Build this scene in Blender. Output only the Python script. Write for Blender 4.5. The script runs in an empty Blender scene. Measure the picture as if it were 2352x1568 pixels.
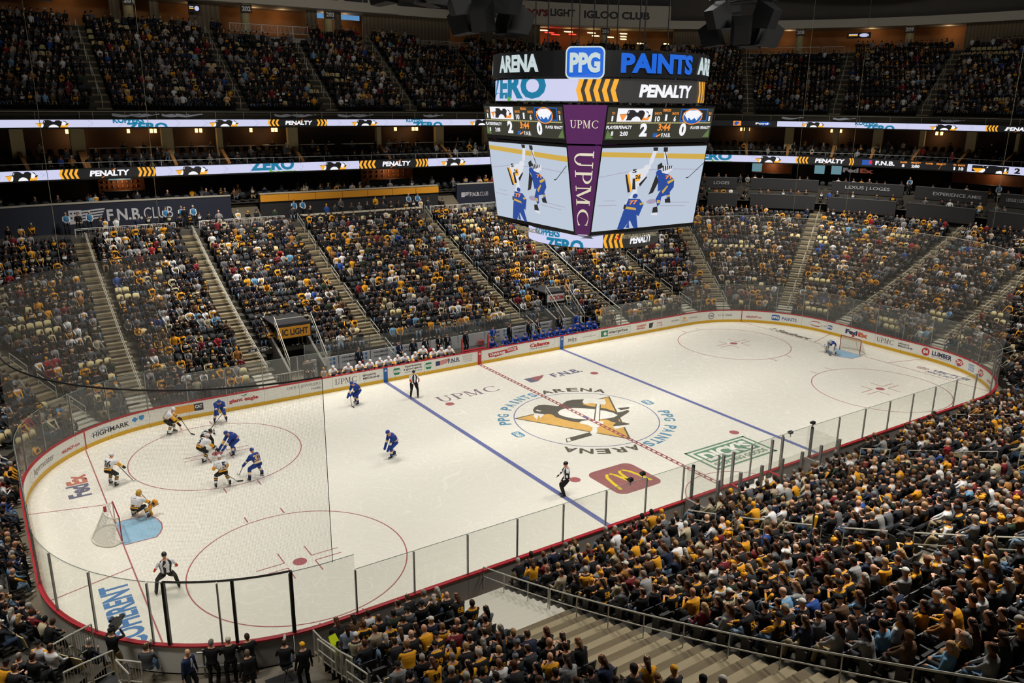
import bpy, bmesh, math, random
import numpy as np
from mathutils import Vector, Matrix
from mathutils.bvhtree import BVHTree
random.seed(7); rng = np.random.default_rng(7)
PI = math.pi
SC = bpy.context.scene; COL = SC.collection
# ---------------------------------------------------------------- camera
cd = bpy.data.cameras.new('camera'); cam = bpy.data.objects.new('camera', cd); COL.objects.link(cam)
CAM = np.array([-30.83463, -37.62197, 18.95959]); YAW, PITCH, ROLL, FPX = 0.98197, -0.2816, 0.01054, 1880.18
_f = np.array([math.cos(PITCH)*math.cos(YAW), math.cos(PITCH)*math.sin(YAW), math.sin(PITCH)])
_r = np.cross(_f, [0, 0, 1]); _r /= np.linalg.norm(_r); _u = np.cross(_r, _f)
CR = _r*math.cos(ROLL)+_u*math.sin(ROLL); CU = -_r*math.sin(ROLL)+_u*math.cos(ROLL); CF = _f
cam.matrix_world = Matrix(((CR[0], CU[0], -CF[0], CAM[0]), (CR[1], CU[1], -CF[1], CAM[1]), (CR[2], CU[2], -CF[2], CAM[2]), (0, 0, 0, 1)))
cd.sensor_width = 36; cd.lens = 36*FPX/2352; cd.clip_start = 0.5; cd.clip_end = 400
SC.camera = cam
SC.view_settings.view_transform = 'Standard'; SC.view_settings.look = 'None'
SC.view_settings.exposure = 0.0; SC.view_settings.gamma = 1.0; SC.view_settings.use_curve_mapping = False
SC.cycles.max_bounces = 5; SC.cycles.diffuse_bounces = 2; SC.cycles.glossy_bounces = 2
SC.cycles.transparent_max_bounces = 24; SC.cycles.caustics_reflective = False; SC.cycles.caustics_refractive = False
SC.cycles.use_denoising = True
# ---------------------------------------------------------------- world: the dim air of the closed hall
w = bpy.data.worlds.new('hall'); SC.world = w; w.use_nodes = True
w.node_tree.nodes['Background'].inputs[0].default_value = (0.9, 0.85, 0.78, 1); w.node_tree.nodes['Background'].inputs[1].default_value = 0.035
# ---------------------------------------------------------------- lights: catwalk floods over the ice, weaker house lights over the lower seats, added fill above
def area(x, y, z, power, sx, sy, spread, col=(1, 0.975, 0.925), tx=None, ty=None, tz=0):
    l = bpy.data.lights.new('flood', 'AREA'); l.shape = 'RECTANGLE'; l.size = sx; l.size_y = sy; l.energy = power; l.color = col; l.spread = spread
    o = bpy.data.objects.new('flood_light', l); COL.objects.link(o); o.location = (x, y, z)
    d = Vector(((x if tx is None else tx)-x, (y if ty is None else ty)-y, tz-z)); o.rotation_euler = d.to_track_quat('-Z', 'Y').to_euler()
    return o
LK = 1.0
for x in (-23, -11, 11, 23):
    for y in (-13, 13):
        area(x, y, 31.5, (1480 if abs(x) < 12 else 800 if x > 0 else 730)*LK, 9, 2.4, math.radians(110), tx=x*(.9 if abs(x) > 12 else .45), ty=y*.3+(1.5 if abs(x) < 12 else 0))
for (x, y, tx, ty, tz, p) in ((-12, 20, -14, 27, 6, 2600), (12, 20, 14, 27, 6, 2600), (36, 10, 42, 16, 6, 2600), (37, -8, 43, -10, 6, 2200),
                       (-4, -24, -6, -27, 5, 2500), (16, -24, 18, -27, 4, 2500), (-34, 4, -37, 4, 4, 1600), (-36, -14, -37, -18, 3, 1300)):
    area(x, y, 30, p*LK, 6, 2, math.radians(80), (1, 0.95, 0.87), tx, ty, tz)
for (x, y, tx, ty, p) in ((-16, 26, -16, 46, 230), (4, 26, 4, 46, 230), (30, 22, 45, 38, 230), (42, 6, 58, 14, 230)):  # fill lamps added to brighten the upper stands
    area(x, y, 33, p*LK, 8, 1.5, math.radians(120), (1, .95, .88), tx, ty, 21)
# ---------------------------------------------------------------- helpers
def tag(o, label=None, cat=None, group=None, kind=None):
    if label: o['label'] = label
    if cat: o['category'] = cat
    if group: o['group'] = group
    if kind: o['kind'] = kind
    return o
def empty(name, loc=(0, 0, 0), rz=0, parent=None):
    o = bpy.data.objects.new(name, None); COL.objects.link(o); o.location = loc; o.rotation_euler = (0, 0, rz); o.empty_display_size = .1
    if parent: o.parent = parent
    return o
def srgb(*c):
    if len(c) == 1 and isinstance(c[0], str):
        h = c[0]; c = [int(h[i:i+2], 16) for i in (0, 2, 4)]
    return tuple(((v/255)/12.92 if v/255 <= .04045 else ((v/255+.055)/1.055)**2.4) for v in c)
MATS = {}
def mat(name, col=(.5, .5, .5), rough=.6, metal=0., emit=None, estr=1., noise=None, spec=.5, alpha=1.):
    if name in MATS: return MATS[name]
    m = bpy.data.materials.new(name); m.use_nodes = True; nt = m.node_tree; b = nt.nodes['Principled BSDF']
    b.inputs['Base Color'].default_value = (*col, 1); b.inputs['Roughness'].default_value = rough; b.inputs['Metallic'].default_value = metal
    b.inputs['Specular IOR Level'].default_value = spec
    if emit is not None:
        b.inputs['Emission Color'].default_value = (*emit, 1); b.inputs['Emission Strength'].default_value = estr
    if noise:
        sc, amt = noise
        tc = nt.nodes.new('ShaderNodeTexCoord'); n = nt.nodes.new('ShaderNodeTexNoise'); n.inputs['Scale'].default_value = sc; n.inputs['Detail'].default_value = 4
        nt.links.new(tc.outputs['Object'], n.inputs['Vector'])
        r = nt.nodes.new('ShaderNodeMapRange'); r.inputs['From Min'].default_value = .3; r.inputs['From Max'].default_value = .7
        r.inputs['To Min'].default_value = 1-amt; r.inputs['To Max'].default_value = 1+amt; nt.links.new(n.outputs[0], r.inputs[0])
        mx = nt.nodes.new('ShaderNodeMix'); mx.data_type = 'RGBA'; mx.blend_type = 'MULTIPLY'; mx.inputs[0].default_value = 1
        mx.inputs[6].default_value = (*col, 1); nt.links.new(r.outputs[0], mx.inputs[7]); nt.links.new(mx.outputs[2], b.inputs['Base Color'])
    MATS[name] = m; return m
def led(name, col, s=1.0):
    if name in MATS: return MATS[name]
    m = bpy.data.materials.new(name); m.use_nodes = True; nt = m.node_tree; b = nt.nodes['Principled BSDF']
    b.inputs['Base Color'].default_value = (.01, .01, .01, 1); b.inputs['Roughness'].default_value = .5
    b.inputs['Emission Color'].default_value = (*col, 1); b.inputs['Emission Strength'].default_value = s
    MATS[name] = m; return m
def mesh_obj(name, V, F, m, parent=None, smooth=False):
    me = bpy.data.meshes.new(name); me.from_pydata([tuple(map(float, v)) for v in V], [], [tuple(map(int, f)) for f in F]); me.materials.append(m)
    if smooth: me.polygons.foreach_set('use_smooth', [True]*len(me.polygons))
    o = bpy.data.objects.new(name, me); COL.objects.link(o)
    if parent: o.parent = parent
    return o
def me_obj(name, me, parent=None):
    o = bpy.data.objects.new(name, me); COL.objects.link(o)
    if parent: o.parent = parent
    return o
class MB:
    def __init__(s): s.V = []; s.F = []
    def add(s, V, F):
        n = len(s.V); s.V += [tuple(v) for v in V]; s.F += [tuple(i+n for i in f) for f in F]
    def box(s, c, sz, rz=0, M=None):
        x, y, z = sz[0]/2, sz[1]/2, sz[2]/2; ca, sa = math.cos(rz), math.sin(rz)
        P = [(-x, -y, -z), (x, -y, -z), (x, y, -z), (-x, y, -z), (-x, -y, z), (x, -y, z), (x, y, z), (-x, y, z)]
        P = [(c[0]+a*ca-b*sa, c[1]+a*sa+b*ca, c[2]+d) for a, b, d in P]
        s.add(P, [(3, 2, 1, 0), (4, 5, 6, 7), (0, 1, 5, 4), (1, 2, 6, 5), (2, 3, 7, 6), (3, 0, 4, 7)])
    def beam(s, a, b, w, h=None, n=4, up=(0, 0, 1)):
        h = h or w; a = Vector(a); b = Vector(b); d = (b-a).normalized(); u = Vector(up)
        if abs(d.dot(u)) > .98: u = Vector((1, 0, 0)) if abs(d.x) < .9 else Vector((0, 1, 0))
        x = d.cross(u).normalized(); y = x.cross(d); o = PI/4 if n == 4 else 0; k = math.sqrt(2) if n == 4 else 1
        R = [(math.cos(2*PI*i/n+o)*k*w/2, math.sin(2*PI*i/n+o)*k*h/2) for i in range(n)]
        s.add([a+x*p+y*q for p, q in R]+[b+x*p+y*q for p, q in R], [tuple(range(n))[::-1], tuple(range(n, 2*n))]+[(i, (i+1) % n, n+(i+1) % n, n+i) for i in range(n)])
    def tube(s, pts, r, n=6):
        for a, b in zip(pts[:-1], pts[1:]): s.beam(a, b, 2*r, n=n)
    def prism(s, poly, t, f):
        """flat polygon list [(u,v)] extruded by t along local w; f(u,v,w)->xyz"""
        n = len(poly); s.add([f(u, v, 0) for u, v in poly]+[f(u, v, t) for u, v in poly], [tuple(range(n))[::-1], tuple(range(n, 2*n))]+[(i, (i+1) % n, n+(i+1) % n, n+i) for i in range(n)])
    def obj(s, name, m, parent=None, smooth=False): return mesh_obj(name, s.V, s.F, m, parent, smooth)
# ---------------------------------------------------------------- plan of the rink and bowl
HX, HY, RC = 30.48, 12.954, 8.534
CX, CY = HX-RC, HY-RC
QA = PI/2*RC; TOT = 2*(CX+QA+CY)          # half perimeter
def pu(u, d=0.):
    """u = length along the boards from the far side's middle, clockwise; d = distance outward -> x,y,nx,ny"""
    u = (u+TOT) % (2*TOT)-TOT; sgn = 1 if u >= 0 else -1; a = abs(u)
    if a <= CX: x, y, nx, ny = a, HY, 0, 1
    elif a <= CX+QA: t = (a-CX)/RC; nx, ny = math.sin(t), math.cos(t); x, y = CX+RC*nx, CY+RC*ny
    elif a <= CX+QA+2*CY: x, y, nx, ny = HX, CY-(a-CX-QA), 1, 0
    elif a <= CX+2*QA+2*CY: t = (a-CX-QA-2*CY)/RC; nx, ny = math.cos(t), -math.sin(t); x, y = CX+RC*nx, -CY+RC*ny
    else: x, y, nx, ny = CX-(a-CX-2*QA-2*CY), -HY, 0, -1
    return sgn*(x+d*nx), y+d*ny, sgn*nx, ny
def dist(x, y):
    qx, qy = abs(x)-CX, abs(y)-CY
    if qx <= 0: return qy-RC
    if qy <= 0: return qx-RC
    return math.hypot(qx, qy)-RC
def zl(d): return .3+.30*d+.0045*d*d
def zu(d): return 17.75+(d-25.2)*.68
def usteps(d, step, u0=-TOT, u1=TOT):
    """u values evenly spaced at distance d"""
    out = []; u = u0
    while u < u1:
        out.append(u); a = abs((u+TOT) % (2*TOT)-TOT)
        corner = CX < a < CX+QA or CX+QA+2*CY < a < CX+2*QA+2*CY
        u += step*(RC/(RC+d) if corner else 1)
    return out
def project(x, y, z):
    q = np.array([x, y, z])-CAM; k = q@CF
    if k < .5: return None
    return 1176+FPX*(q@CR)/k, 784-FPX*(q@CU)/k, k
def inview(x, y, z, m=150):
    p = project(x, y, z); return p is not None and -m < p[0] < 2352+m and -m < p[1] < 1568+m
US = sorted(set([round(v, 4) for v in list(np.linspace(-TOT, -CX-2*QA-2*CY, 9))+list(np.linspace(-CX-2*QA-2*CY, -CX-QA-2*CY, 33))+list(np.linspace(-CX-QA-2*CY, -CX-QA, 5))+list(np.linspace(-CX-QA, -CX, 33))+list(np.linspace(-CX, 0, 9))]))
US = US+[-v for v in US[::-1][1:]]
def band(prof, u0=-TOT, u1=TOT, us=None):
    """sweep a profile [(d,z)...] along the perimeter"""
    L = us or [u0]+[v for v in US if u0+.05 < v < u1-.05]+[u1]; V = []; F = []; n = len(prof)
    for u in L:
        for d, z in prof:
            x, y, _, _ = pu(u, d); V.append((x, y, z))
    for i in range(len(L)-1):
        for j in range(n-1): a = i*n+j; F.append((a, a+1, a+n+1, a+n))
    return V, F
def on_wall(d):
    """map (u, z, out) onto the vertical surface at distance d facing the ice; out moves towards the ice"""
    def f(u, v, w=0.):
        x, y, _, _ = pu(u, d-w); return (x, y, v)
    return f
# ---------------------------------------------------------------- text as flat meshes
_TC = {}
def text2d(s, bold=0., shear=0.):
    k = (s, bold, shear)
    if k in _TC: return _TC[k]
    c = bpy.data.curves.new('txt', 'FONT'); c.body = s; c.size = 1; c.offset = bold; c.shear = shear; c.resolution_u = 3; c.fill_mode = 'FRONT'
    o = bpy.data.objects.new('txt', c); me = bpy.data.meshes.new_from_object(o)
    V = np.array([v.co[:2] for v in me.vertices]) if len(me.vertices) else np.zeros((0, 2)); F = [tuple(p.vertices) for p in me.polygons]
    bpy.data.objects.remove(o); bpy.data.curves.remove(c); bpy.data.meshes.remove(me)
    if len(V): V = V-V.min(0)
    _TC[k] = (V, F); return _TC[k]
def text(mb, s, cx, cy, w, h, f, off=.004, bold=.02, shear=0., flip=False):
    """fit text s into a w x h box centred on (cx,cy) of surface map f"""
    V, F = text2d(s, bold, shear)
    if not len(V): return
    W, H = V.max(0); P = (V/[W, H]-.5)*[w, h]
    mb.add([f(cx+(-a if flip else a), cy+b, off) for a, b in P], F)
def poly(mb, pts, f, off=.004):
    mb.add([f(u, v, off) for u, v in pts], [tuple(range(len(pts)))])
def rect(mb, u0, v0, u1, v1, f, off=.004, n=1):
    for i in range(n):
        a, b = u0+(u1-u0)*i/n, u0+(u1-u0)*(i+1)/n; poly(mb, [(a, v0), (b, v0), (b, v1), (a, v1)], f, off)
def brect(mb, u0, v0, u1, v1, f, off):
    L = [u0]+[v for v in US if u0+.02 < v < u1-.02]+[u1]
    for a, b in zip(L[:-1], L[1:]): rect(mb, a, v0, b, v1, f, off)
def rrect(cx, cy, w, h, r, n=5):
    P = []
    for (sx, sy, a0) in ((1, 1, 0), (-1, 1, PI/2), (-1, -1, PI), (1, -1, 1.5*PI)):
        for i in range(n+1): a = a0+PI/2*i/n; P.append((cx+sx*(w/2-r)+r*math.cos(a), cy+sy*(h/2-r)+r*math.sin(a)))
    return P
def circ(cx, cy, rx, ry, n=20): return [(cx+rx*math.cos(2*PI*i/n), cy+ry*math.sin(2*PI*i/n)) for i in range(n)]
def ring(mb, cx, cy, rx, ry, t, f, off=.004, n=24, a0=0, a1=2*PI):
    for i in range(n):
        a, b = a0+(a1-a0)*i/n, a0+(a1-a0)*(i+1)/n
        poly(mb, [(cx+(rx-t)*math.cos(a), cy+(ry-t)*math.sin(a)), (cx+rx*math.cos(a), cy+ry*math.sin(a)), (cx+rx*math.cos(b), cy+ry*math.sin(b)), (cx+(rx-t)*math.cos(b), cy+(ry-t)*math.sin(b))], f, off)
# serif capitals drawn as polygons in a 1 x 1 box
def serif_UPMC(mb, cx, cy, w, h, f, off=.004):
    x0, y0 = cx-w/2, cy-h/2; cw = w/4.25
    def R(i, a, b, c, d): rect(mb, x0+cw*(i+a), y0+h*b, x0+cw*(i+c), y0+h*d, f, off)
    def P(i, pts): poly(mb, [(x0+cw*(i+a), y0+h*b) for a, b in pts], f, off)
    def arc(i, ccx, ccy, rx, ry, t0, t1, a0, a1, n=12):
        for k in range(n):
            a, b = math.radians(a0+(a1-a0)*k/n), math.radians(a0+(a1-a0)*(k+1)/n); ta = t0+(t1-t0)*abs(math.cos(a)); tb = t0+(t1-t0)*abs(math.cos(b))
            P(i, [(ccx+(rx-ta)*math.cos(a), ccy+(ry-ta*.8)*math.sin(a)), (ccx+rx*math.cos(a), ccy+ry*math.sin(a)), (ccx+rx*math.cos(b), ccy+ry*math.sin(b)), (ccx+(rx-tb)*math.cos(b), ccy+(ry-tb*.8)*math.sin(b))])
    R(0, .12, .35, .27, 1); R(0, .02, .95, .37, 1); R(0, .72, .35, .79, 1); R(0, .6, .95, .92, 1); arc(0, .455, .35, .335, .36, .06, .13, 180, 360)
    R(1, .14, 0, .29, 1); R(1, .04, 0, .4, .05); R(1, .04, .95, .3, 1); arc(1, .4, .72, .36, .28, .05, .14, -90, 90); R(1, .25, .95, .41, 1); R(1, .25, .44, .41, .49)
    R(1.85, .12, 0, .18, 1); R(1.85, .02, 0, .3, .05); R(1.85, .02, .95, .25, 1); P(1.85, [(.14, 1), (.3, 1), (.62, .12), (.54, 0)]); P(1.85, [(.54, 0), (.6, .1), (.92, 1), (.86, 1)])
    R(1.85, .84, 0, .99, 1); R(1.85, .74, 0, 1.09, .05); R(1.85, .84, .95, 1.09, 1)
    arc(3.1, .6, .5, .55, .5, .05, .15, 50, 310, 18); R(3.1, .9, .72, .95, .95); R(3.1, .9, .05, .95, .25)
EMB = {"tri":[[-3.79,2.2],[3.62,2.16],[0.03,-4.0]],"body":[[-2.11,2.88],[-1.74,3.23],[-1.29,3.42],[-0.9,3.27],[-0.62,2.96],[-0.31,2.6],[0.21,2.78],[0.74,3.06],[1.25,3.04],[1.63,2.86],[1.97,2.7],[1.75,2.17],[1.3,2.02],[1.42,1.6],[1.72,1.16],[2.06,0.61],[2.21,0.01],[2.28,-0.36],[2.76,-0.42],[3.09,-0.34],[3.12,-0.56],[2.88,-0.74],[2.26,-0.99],[1.7,-1.2],[1.43,-1.43],[1.3,-1.73],[1.51,-1.93],[1.58,-2.21],[1.41,-2.33],[0.92,-2.25],[0.51,-2.06],[0.59,-1.89],[1.01,-1.7],[0.89,-1.39],[0.9,-1.01],[0.61,-0.75],[-0.18,-0.57],[-0.43,-0.72],[-0.8,-0.56],[-1.17,-0.1],[-1.43,0.53],[-1.6,1.11],[-1.53,1.46],[-1.58,1.73],[-1.79,1.86],[-2.11,1.75],[-2.48,1.58],[-2.34,1.89],[-2.29,2.18],[-2.32,2.44]],"belly":[[-0.99,1.69],[-0.53,1.97],[-0.08,1.98],[0.4,1.78],[0.87,1.39],[1.36,0.88],[1.78,0.28],[1.98,-0.26],[1.97,-0.73],[1.58,-0.89],[0.98,-0.83],[0.4,-0.62],[-0.22,-0.23],[-0.77,0.27],[-1.06,0.85],[-1.15,1.3]],"beak":[[-2.34,2.37],[-2.7,1.95],[-2.87,1.36],[-2.31,1.95],[-2.53,1.46],[-1.91,1.86],[-2.17,2.18]],"glove":[[1.62,2.42],[2.04,2.78],[2.38,2.62],[2.39,2.39],[2.7,2.28],[3.15,2.0],[2.85,1.48],[2.52,1.17],[2.17,1.47],[1.96,1.86],[1.52,1.96],[1.44,2.19]],"shaftk":[[2.08,1.61],[2.37,1.43],[0.27,-1.0],[-0.06,-0.8]],"shaft":[[2.1,1.52],[2.26,1.41],[0.26,-0.92],[0.06,-0.79]],"glove2":[[-0.9,-0.42],[-0.6,-0.31],[-0.1,-0.46],[0.19,-0.88],[0.48,-1.06],[0.31,-1.34],[-0.39,-1.65],[-0.71,-1.45],[-0.71,-1.0],[-0.92,-0.72]],"heel":[[-0.67,-1.47],[-0.47,-1.68],[-1.0,-2.29],[-1.45,-2.51],[-1.38,-2.05],[-1.01,-1.85]],"blade":[[-1.34,-2.01],[-1.51,-2.47],[-3.47,-2.52],[-3.17,-2.03]],"toe":[[-3.15,-2.11],[-2.92,-2.1],[-3.11,-2.48],[-3.36,-2.46]],"sk1":[[3.04,0.67],[4.26,0.29],[4.09,-0.07],[3.89,-0.2],[3.61,-0.06],[2.82,0.26]],"boot1":[[2.97,0.51],[3.47,0.32],[3.68,0.02],[3.3,-0.26],[2.73,-0.15],[2.79,0.23]],"sk2":[[0.43,-2.05],[1.69,-2.38],[1.71,-2.55],[0.28,-2.44]],"boot2":[[0.55,-2.02],[1.13,-1.7],[1.63,-2.16],[1.55,-2.39],[1.05,-2.38],[0.55,-2.24]],"eye":[[-1.96,2.79],[-1.81,2.78],[-1.8,2.53],[-1.63,2.5],[-1.88,2.41],[-1.99,2.61]]}
def emblem(f, cx, cy, k, parts, off, clip=None):
    """the team emblem as flat polygons; parts: dict colour-> MB"""
    order = [('tri', 'k', 1.05), ('tri', 'g', 1), ('boot1', 'k', 1), ('sk1', 'w', 1), ('body', 'k', 1), ('boot2', 'k', 1), ('sk2', 'w', 1), ('belly', 'w', 1), ('beak', 'w', 1), ('eye', 'w', 1), ('shaftk', 'k', 1), ('shaft', 'w', 1),
             ('glove', 'w', 1), ('glove2', 'w', 1), ('heel', 'w', 1), ('blade', 'k', 1), ('toe', 'w', 1)]
    for n, (key, c, s) in enumerate(order):
        P = np.array(EMB[key]); m = P.mean(0); P = (P-m)*s+m
        pts = [(cx+p[0]*k, cy+p[1]*k*1.0) for p in P]
        if clip:
            for lim, sg in ((clip[0], 1), (clip[1], -1)):
                out = []
                for i in range(len(pts)):
                    a, b = pts[i-1], pts[i]; ia, ib = (a[1]-lim)*sg >= 0, (b[1]-lim)*sg >= 0
                    if ia != ib: t = (lim-a[1])/(b[1]-a[1]); out.append((a[0]+t*(b[0]-a[0]), lim))
                    if ib: out.append(b)
                pts = out
        if len(pts) > 2: poly(parts[c], pts, f, off+n*off*.35)

MOTIF = dict(g=[[(-1, .52), (-.53, .6), (-.75, 0), (-.83, 0)], [(.4, .45), (1, .48), (.86, 0), (.36, 0)]],
             k=[[(-.62, 0), (-.6, .4), (-.55, .8), (-.5, .97), (-.25, 1), (-.1, .93), (0, .78), (.12, .74), (.2, .93), (.42, .95), (.55, .8), (.6, .6), (.52, .35), (.42, 0)], [(-.6, .55), (-.68, .3), (-.6, .25)], [(.6, .5), (.98, .56), (.9, .35), (.62, .3)], [(-1.04, .56), (-.55, .64), (-.55, .6), (-1, .52)], [(.66, .9), (.8, .8), (.86, .6), (.7, .5)]],
             w=[[(-.28, 0), (-.2, .22), (-.05, .36), (.08, .38), (.22, .3), (.32, .12), (.35, 0)], [(-.76, .02), (-.64, .46), (-.55, .5), (-.56, .2), (-.62, 0)], [(.52, .3), (.56, .62), (.68, .78), (.78, .7), (.82, .5), (.7, .2)], [(-.5, .82), (-.46, .9), (-.47, .7), (-.52, .62)]])
def motif(f, cx, z0, hw, h, parts, off):
    """the cropped emblem as shown on the strip screens"""
    for n, c in enumerate('gkw'):
        for P in MOTIF[c]: poly(parts[c], [(cx+a*hw, z0+b*h) for a, b in P], f, off*(1+n*.5))
# ================================================================ floor and ice
def st(o): o['kind'] = 'structure'; return o
M_conc = mat('concrete', srgb(112, 103, 86), .85, noise=(.6, .18)); M_concd = mat('dark_concrete', srgb(62, 58, 50), .9, noise=(.5, .2))
M_step = mat('step_concrete', srgb(132, 120, 93), .85, noise=(.8, .15)); M_deck = mat('white_decking', srgb(176, 172, 158), .6, noise=(.7, .08))
M_wht = mat('board_white', srgb(236, 234, 226), .35); M_red = mat('cap_red', srgb(176, 38, 48), .4); M_yel = mat('kick_yellow', srgb(222, 172, 10), .4)
M_rail = mat('brushed_rail', srgb(196, 192, 178), .4, .25); M_blk = mat('black', srgb(16, 16, 17), .5); M_dk = mat('charcoal', srgb(38, 38, 40), .6)
M_gry = mat('panel_grey', srgb(158, 152, 148), .5, noise=(.9, .05)); M_tan = mat('tan_wall', srgb(200, 184, 138), .8); M_wood = mat('tan_wood', srgb(168, 118, 66), .6)
M_navy = mat('navy_wall', srgb(28, 33, 50), .7); M_gold = mat('gold_paint', srgb(222, 150, 30), .6); M_steel = mat('stanchion_steel', srgb(150, 150, 148), .35, .6)
st(mesh_obj('floor', [(-95, -80, -.06), (95, -80, -.06), (95, 80, -.06), (-95, 80, -.06)], [(0, 1, 2, 3)], M_conc))
ice_m = mat('ice', srgb(238, 233, 219), .22, spec=.35); nt = ice_m.node_tree; b = nt.nodes['Principled BSDF']
tc = nt.nodes.new('ShaderNodeTexCoord')
def scr(scale, rot):
    mp = nt.nodes.new('ShaderNodeMapping'); mp.inputs['Rotation'].default_value = (0, 0, rot); nt.links.new(tc.outputs['Object'], mp.inputs[0])
    n = nt.nodes.new('ShaderNodeTexVoronoi'); n.feature = 'DISTANCE_TO_EDGE'; n.inputs['Scale'].default_value = scale; nt.links.new(mp.outputs[0], n.inputs['Vector'])
    no = nt.nodes.new('ShaderNodeTexNoise'); no.inputs['Scale'].default_value = .25; no.inputs['Detail'].default_value = 2; nt.links.new(mp.outputs[0], no.inputs['Vector'])
    va = nt.nodes.new('ShaderNodeVectorMath'); va.operation = 'MULTIPLY_ADD'; va.inputs[1].default_value = (6, 6, 0); nt.links.new(no.outputs[1], va.inputs[0]); nt.links.new(mp.outputs[0], va.inputs[2]); nt.links.new(va.outputs[0], n.inputs['Vector'])
    r = nt.nodes.new('ShaderNodeMapRange'); r.inputs['From Max'].default_value = .02; r.inputs['To Min'].default_value = 1.0; r.inputs['To Max'].default_value = 0; nt.links.new(n.outputs[0], r.inputs[0]); return r
s1, s2 = scr(1.3, .3), scr(2.3, 1.2); ad = nt.nodes.new('ShaderNodeMath'); ad.operation = 'MAXIMUM'; nt.links.new(s1.outputs[0], ad.inputs[0]); nt.links.new(s2.outputs[0], ad.inputs[1])
big = nt.nodes.new('ShaderNodeTexNoise'); big.inputs['Scale'].default_value = .16; big.inputs['Detail'].default_value = 5; nt.links.new(tc.outputs['Object'], big.inputs['Vector'])
mx = nt.nodes.new('ShaderNodeMix'); mx.data_type = 'RGBA'; mx.inputs[6].default_value = (*srgb(234, 229, 214), 1); mx.inputs[7].default_value = (*srgb(242, 238, 226), 1); nt.links.new(big.outputs[0], mx.inputs[0])
m2 = nt.nodes.new('ShaderNodeMix'); m2.data_type = 'RGBA'; m2.inputs[7].default_value = (*srgb(252, 250, 244), 1); nt.links.new(mx.outputs[2], m2.inputs[6])
mm = nt.nodes.new('ShaderNodeMath'); mm.operation = 'MULTIPLY'; mm.inputs[1].default_value = .1; nt.links.new(ad.outputs[0], mm.inputs[0]); nt.links.new(mm.outputs[0], m2.inputs[0]); nt.links.new(m2.outputs[2], b.inputs['Base Color'])
rr = nt.nodes.new('ShaderNodeMapRange'); rr.inputs['To Min'].default_value = .25; rr.inputs['To Max'].default_value = .6; nt.links.new(ad.outputs[0], rr.inputs[0]); nt.links.new(rr.outputs[0], b.inputs['Roughness'])
UALL = US[:-1]
ice = st(mesh_obj('ice_surface', [(*pu(u, 0)[:2], 0) for u in UALL][::-1], [tuple(range(len(UALL)))], ice_m))
def paint(name, c, a=.0):  # paint under the ice: worn, matt
    return mat('ice_paint_'+name, srgb(*c), .3, noise=(2.2, .09), spec=.35)
P_red, P_blue, P_crease = paint('red', (176, 104, 106)), paint('blue', (112, 118, 168)), paint('crease', (150, 190, 214))
P_k, P_g, P_w, P_ppg, P_grn, P_mar, P_y, P_or, P_pur, P_coh = paint('black', (102, 97, 86)), paint('gold', (224, 178, 100)), paint('white', (240, 237, 226)), paint('ppgblue', (104, 152, 180)), paint('green', (112, 150, 124)), paint('maroon', (160, 106, 104)), paint('yellow', (232, 206, 62)), paint('orange', (196, 124, 104)), paint('plum', (140, 118, 132)), paint('lightblue', (88, 132, 184))
P_navy = paint('navy', (112, 112, 132))
fl = lambda u, v, w=0.: (u, v, .002+w)
def ipart(name, mb, m, lab=None):
    if not mb.V: return
    o = mb.obj(name, m, ice)
    if lab: o['label'] = lab
    return o
FT = .3048
m = MB()
for s in (-1, 1): rect(m, s*.11-.04, -HY, s*.11+.04, HY, fl, .003)
for i in range(62):
    y = -HY+.2+i*.415
    poly(m, [(-.1, y), (.1, y+.1), (.1, y+.26), (-.1, y+.16)], fl, .003)
ipart('centre_line', m, P_red, 'red chequered centre line')
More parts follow.
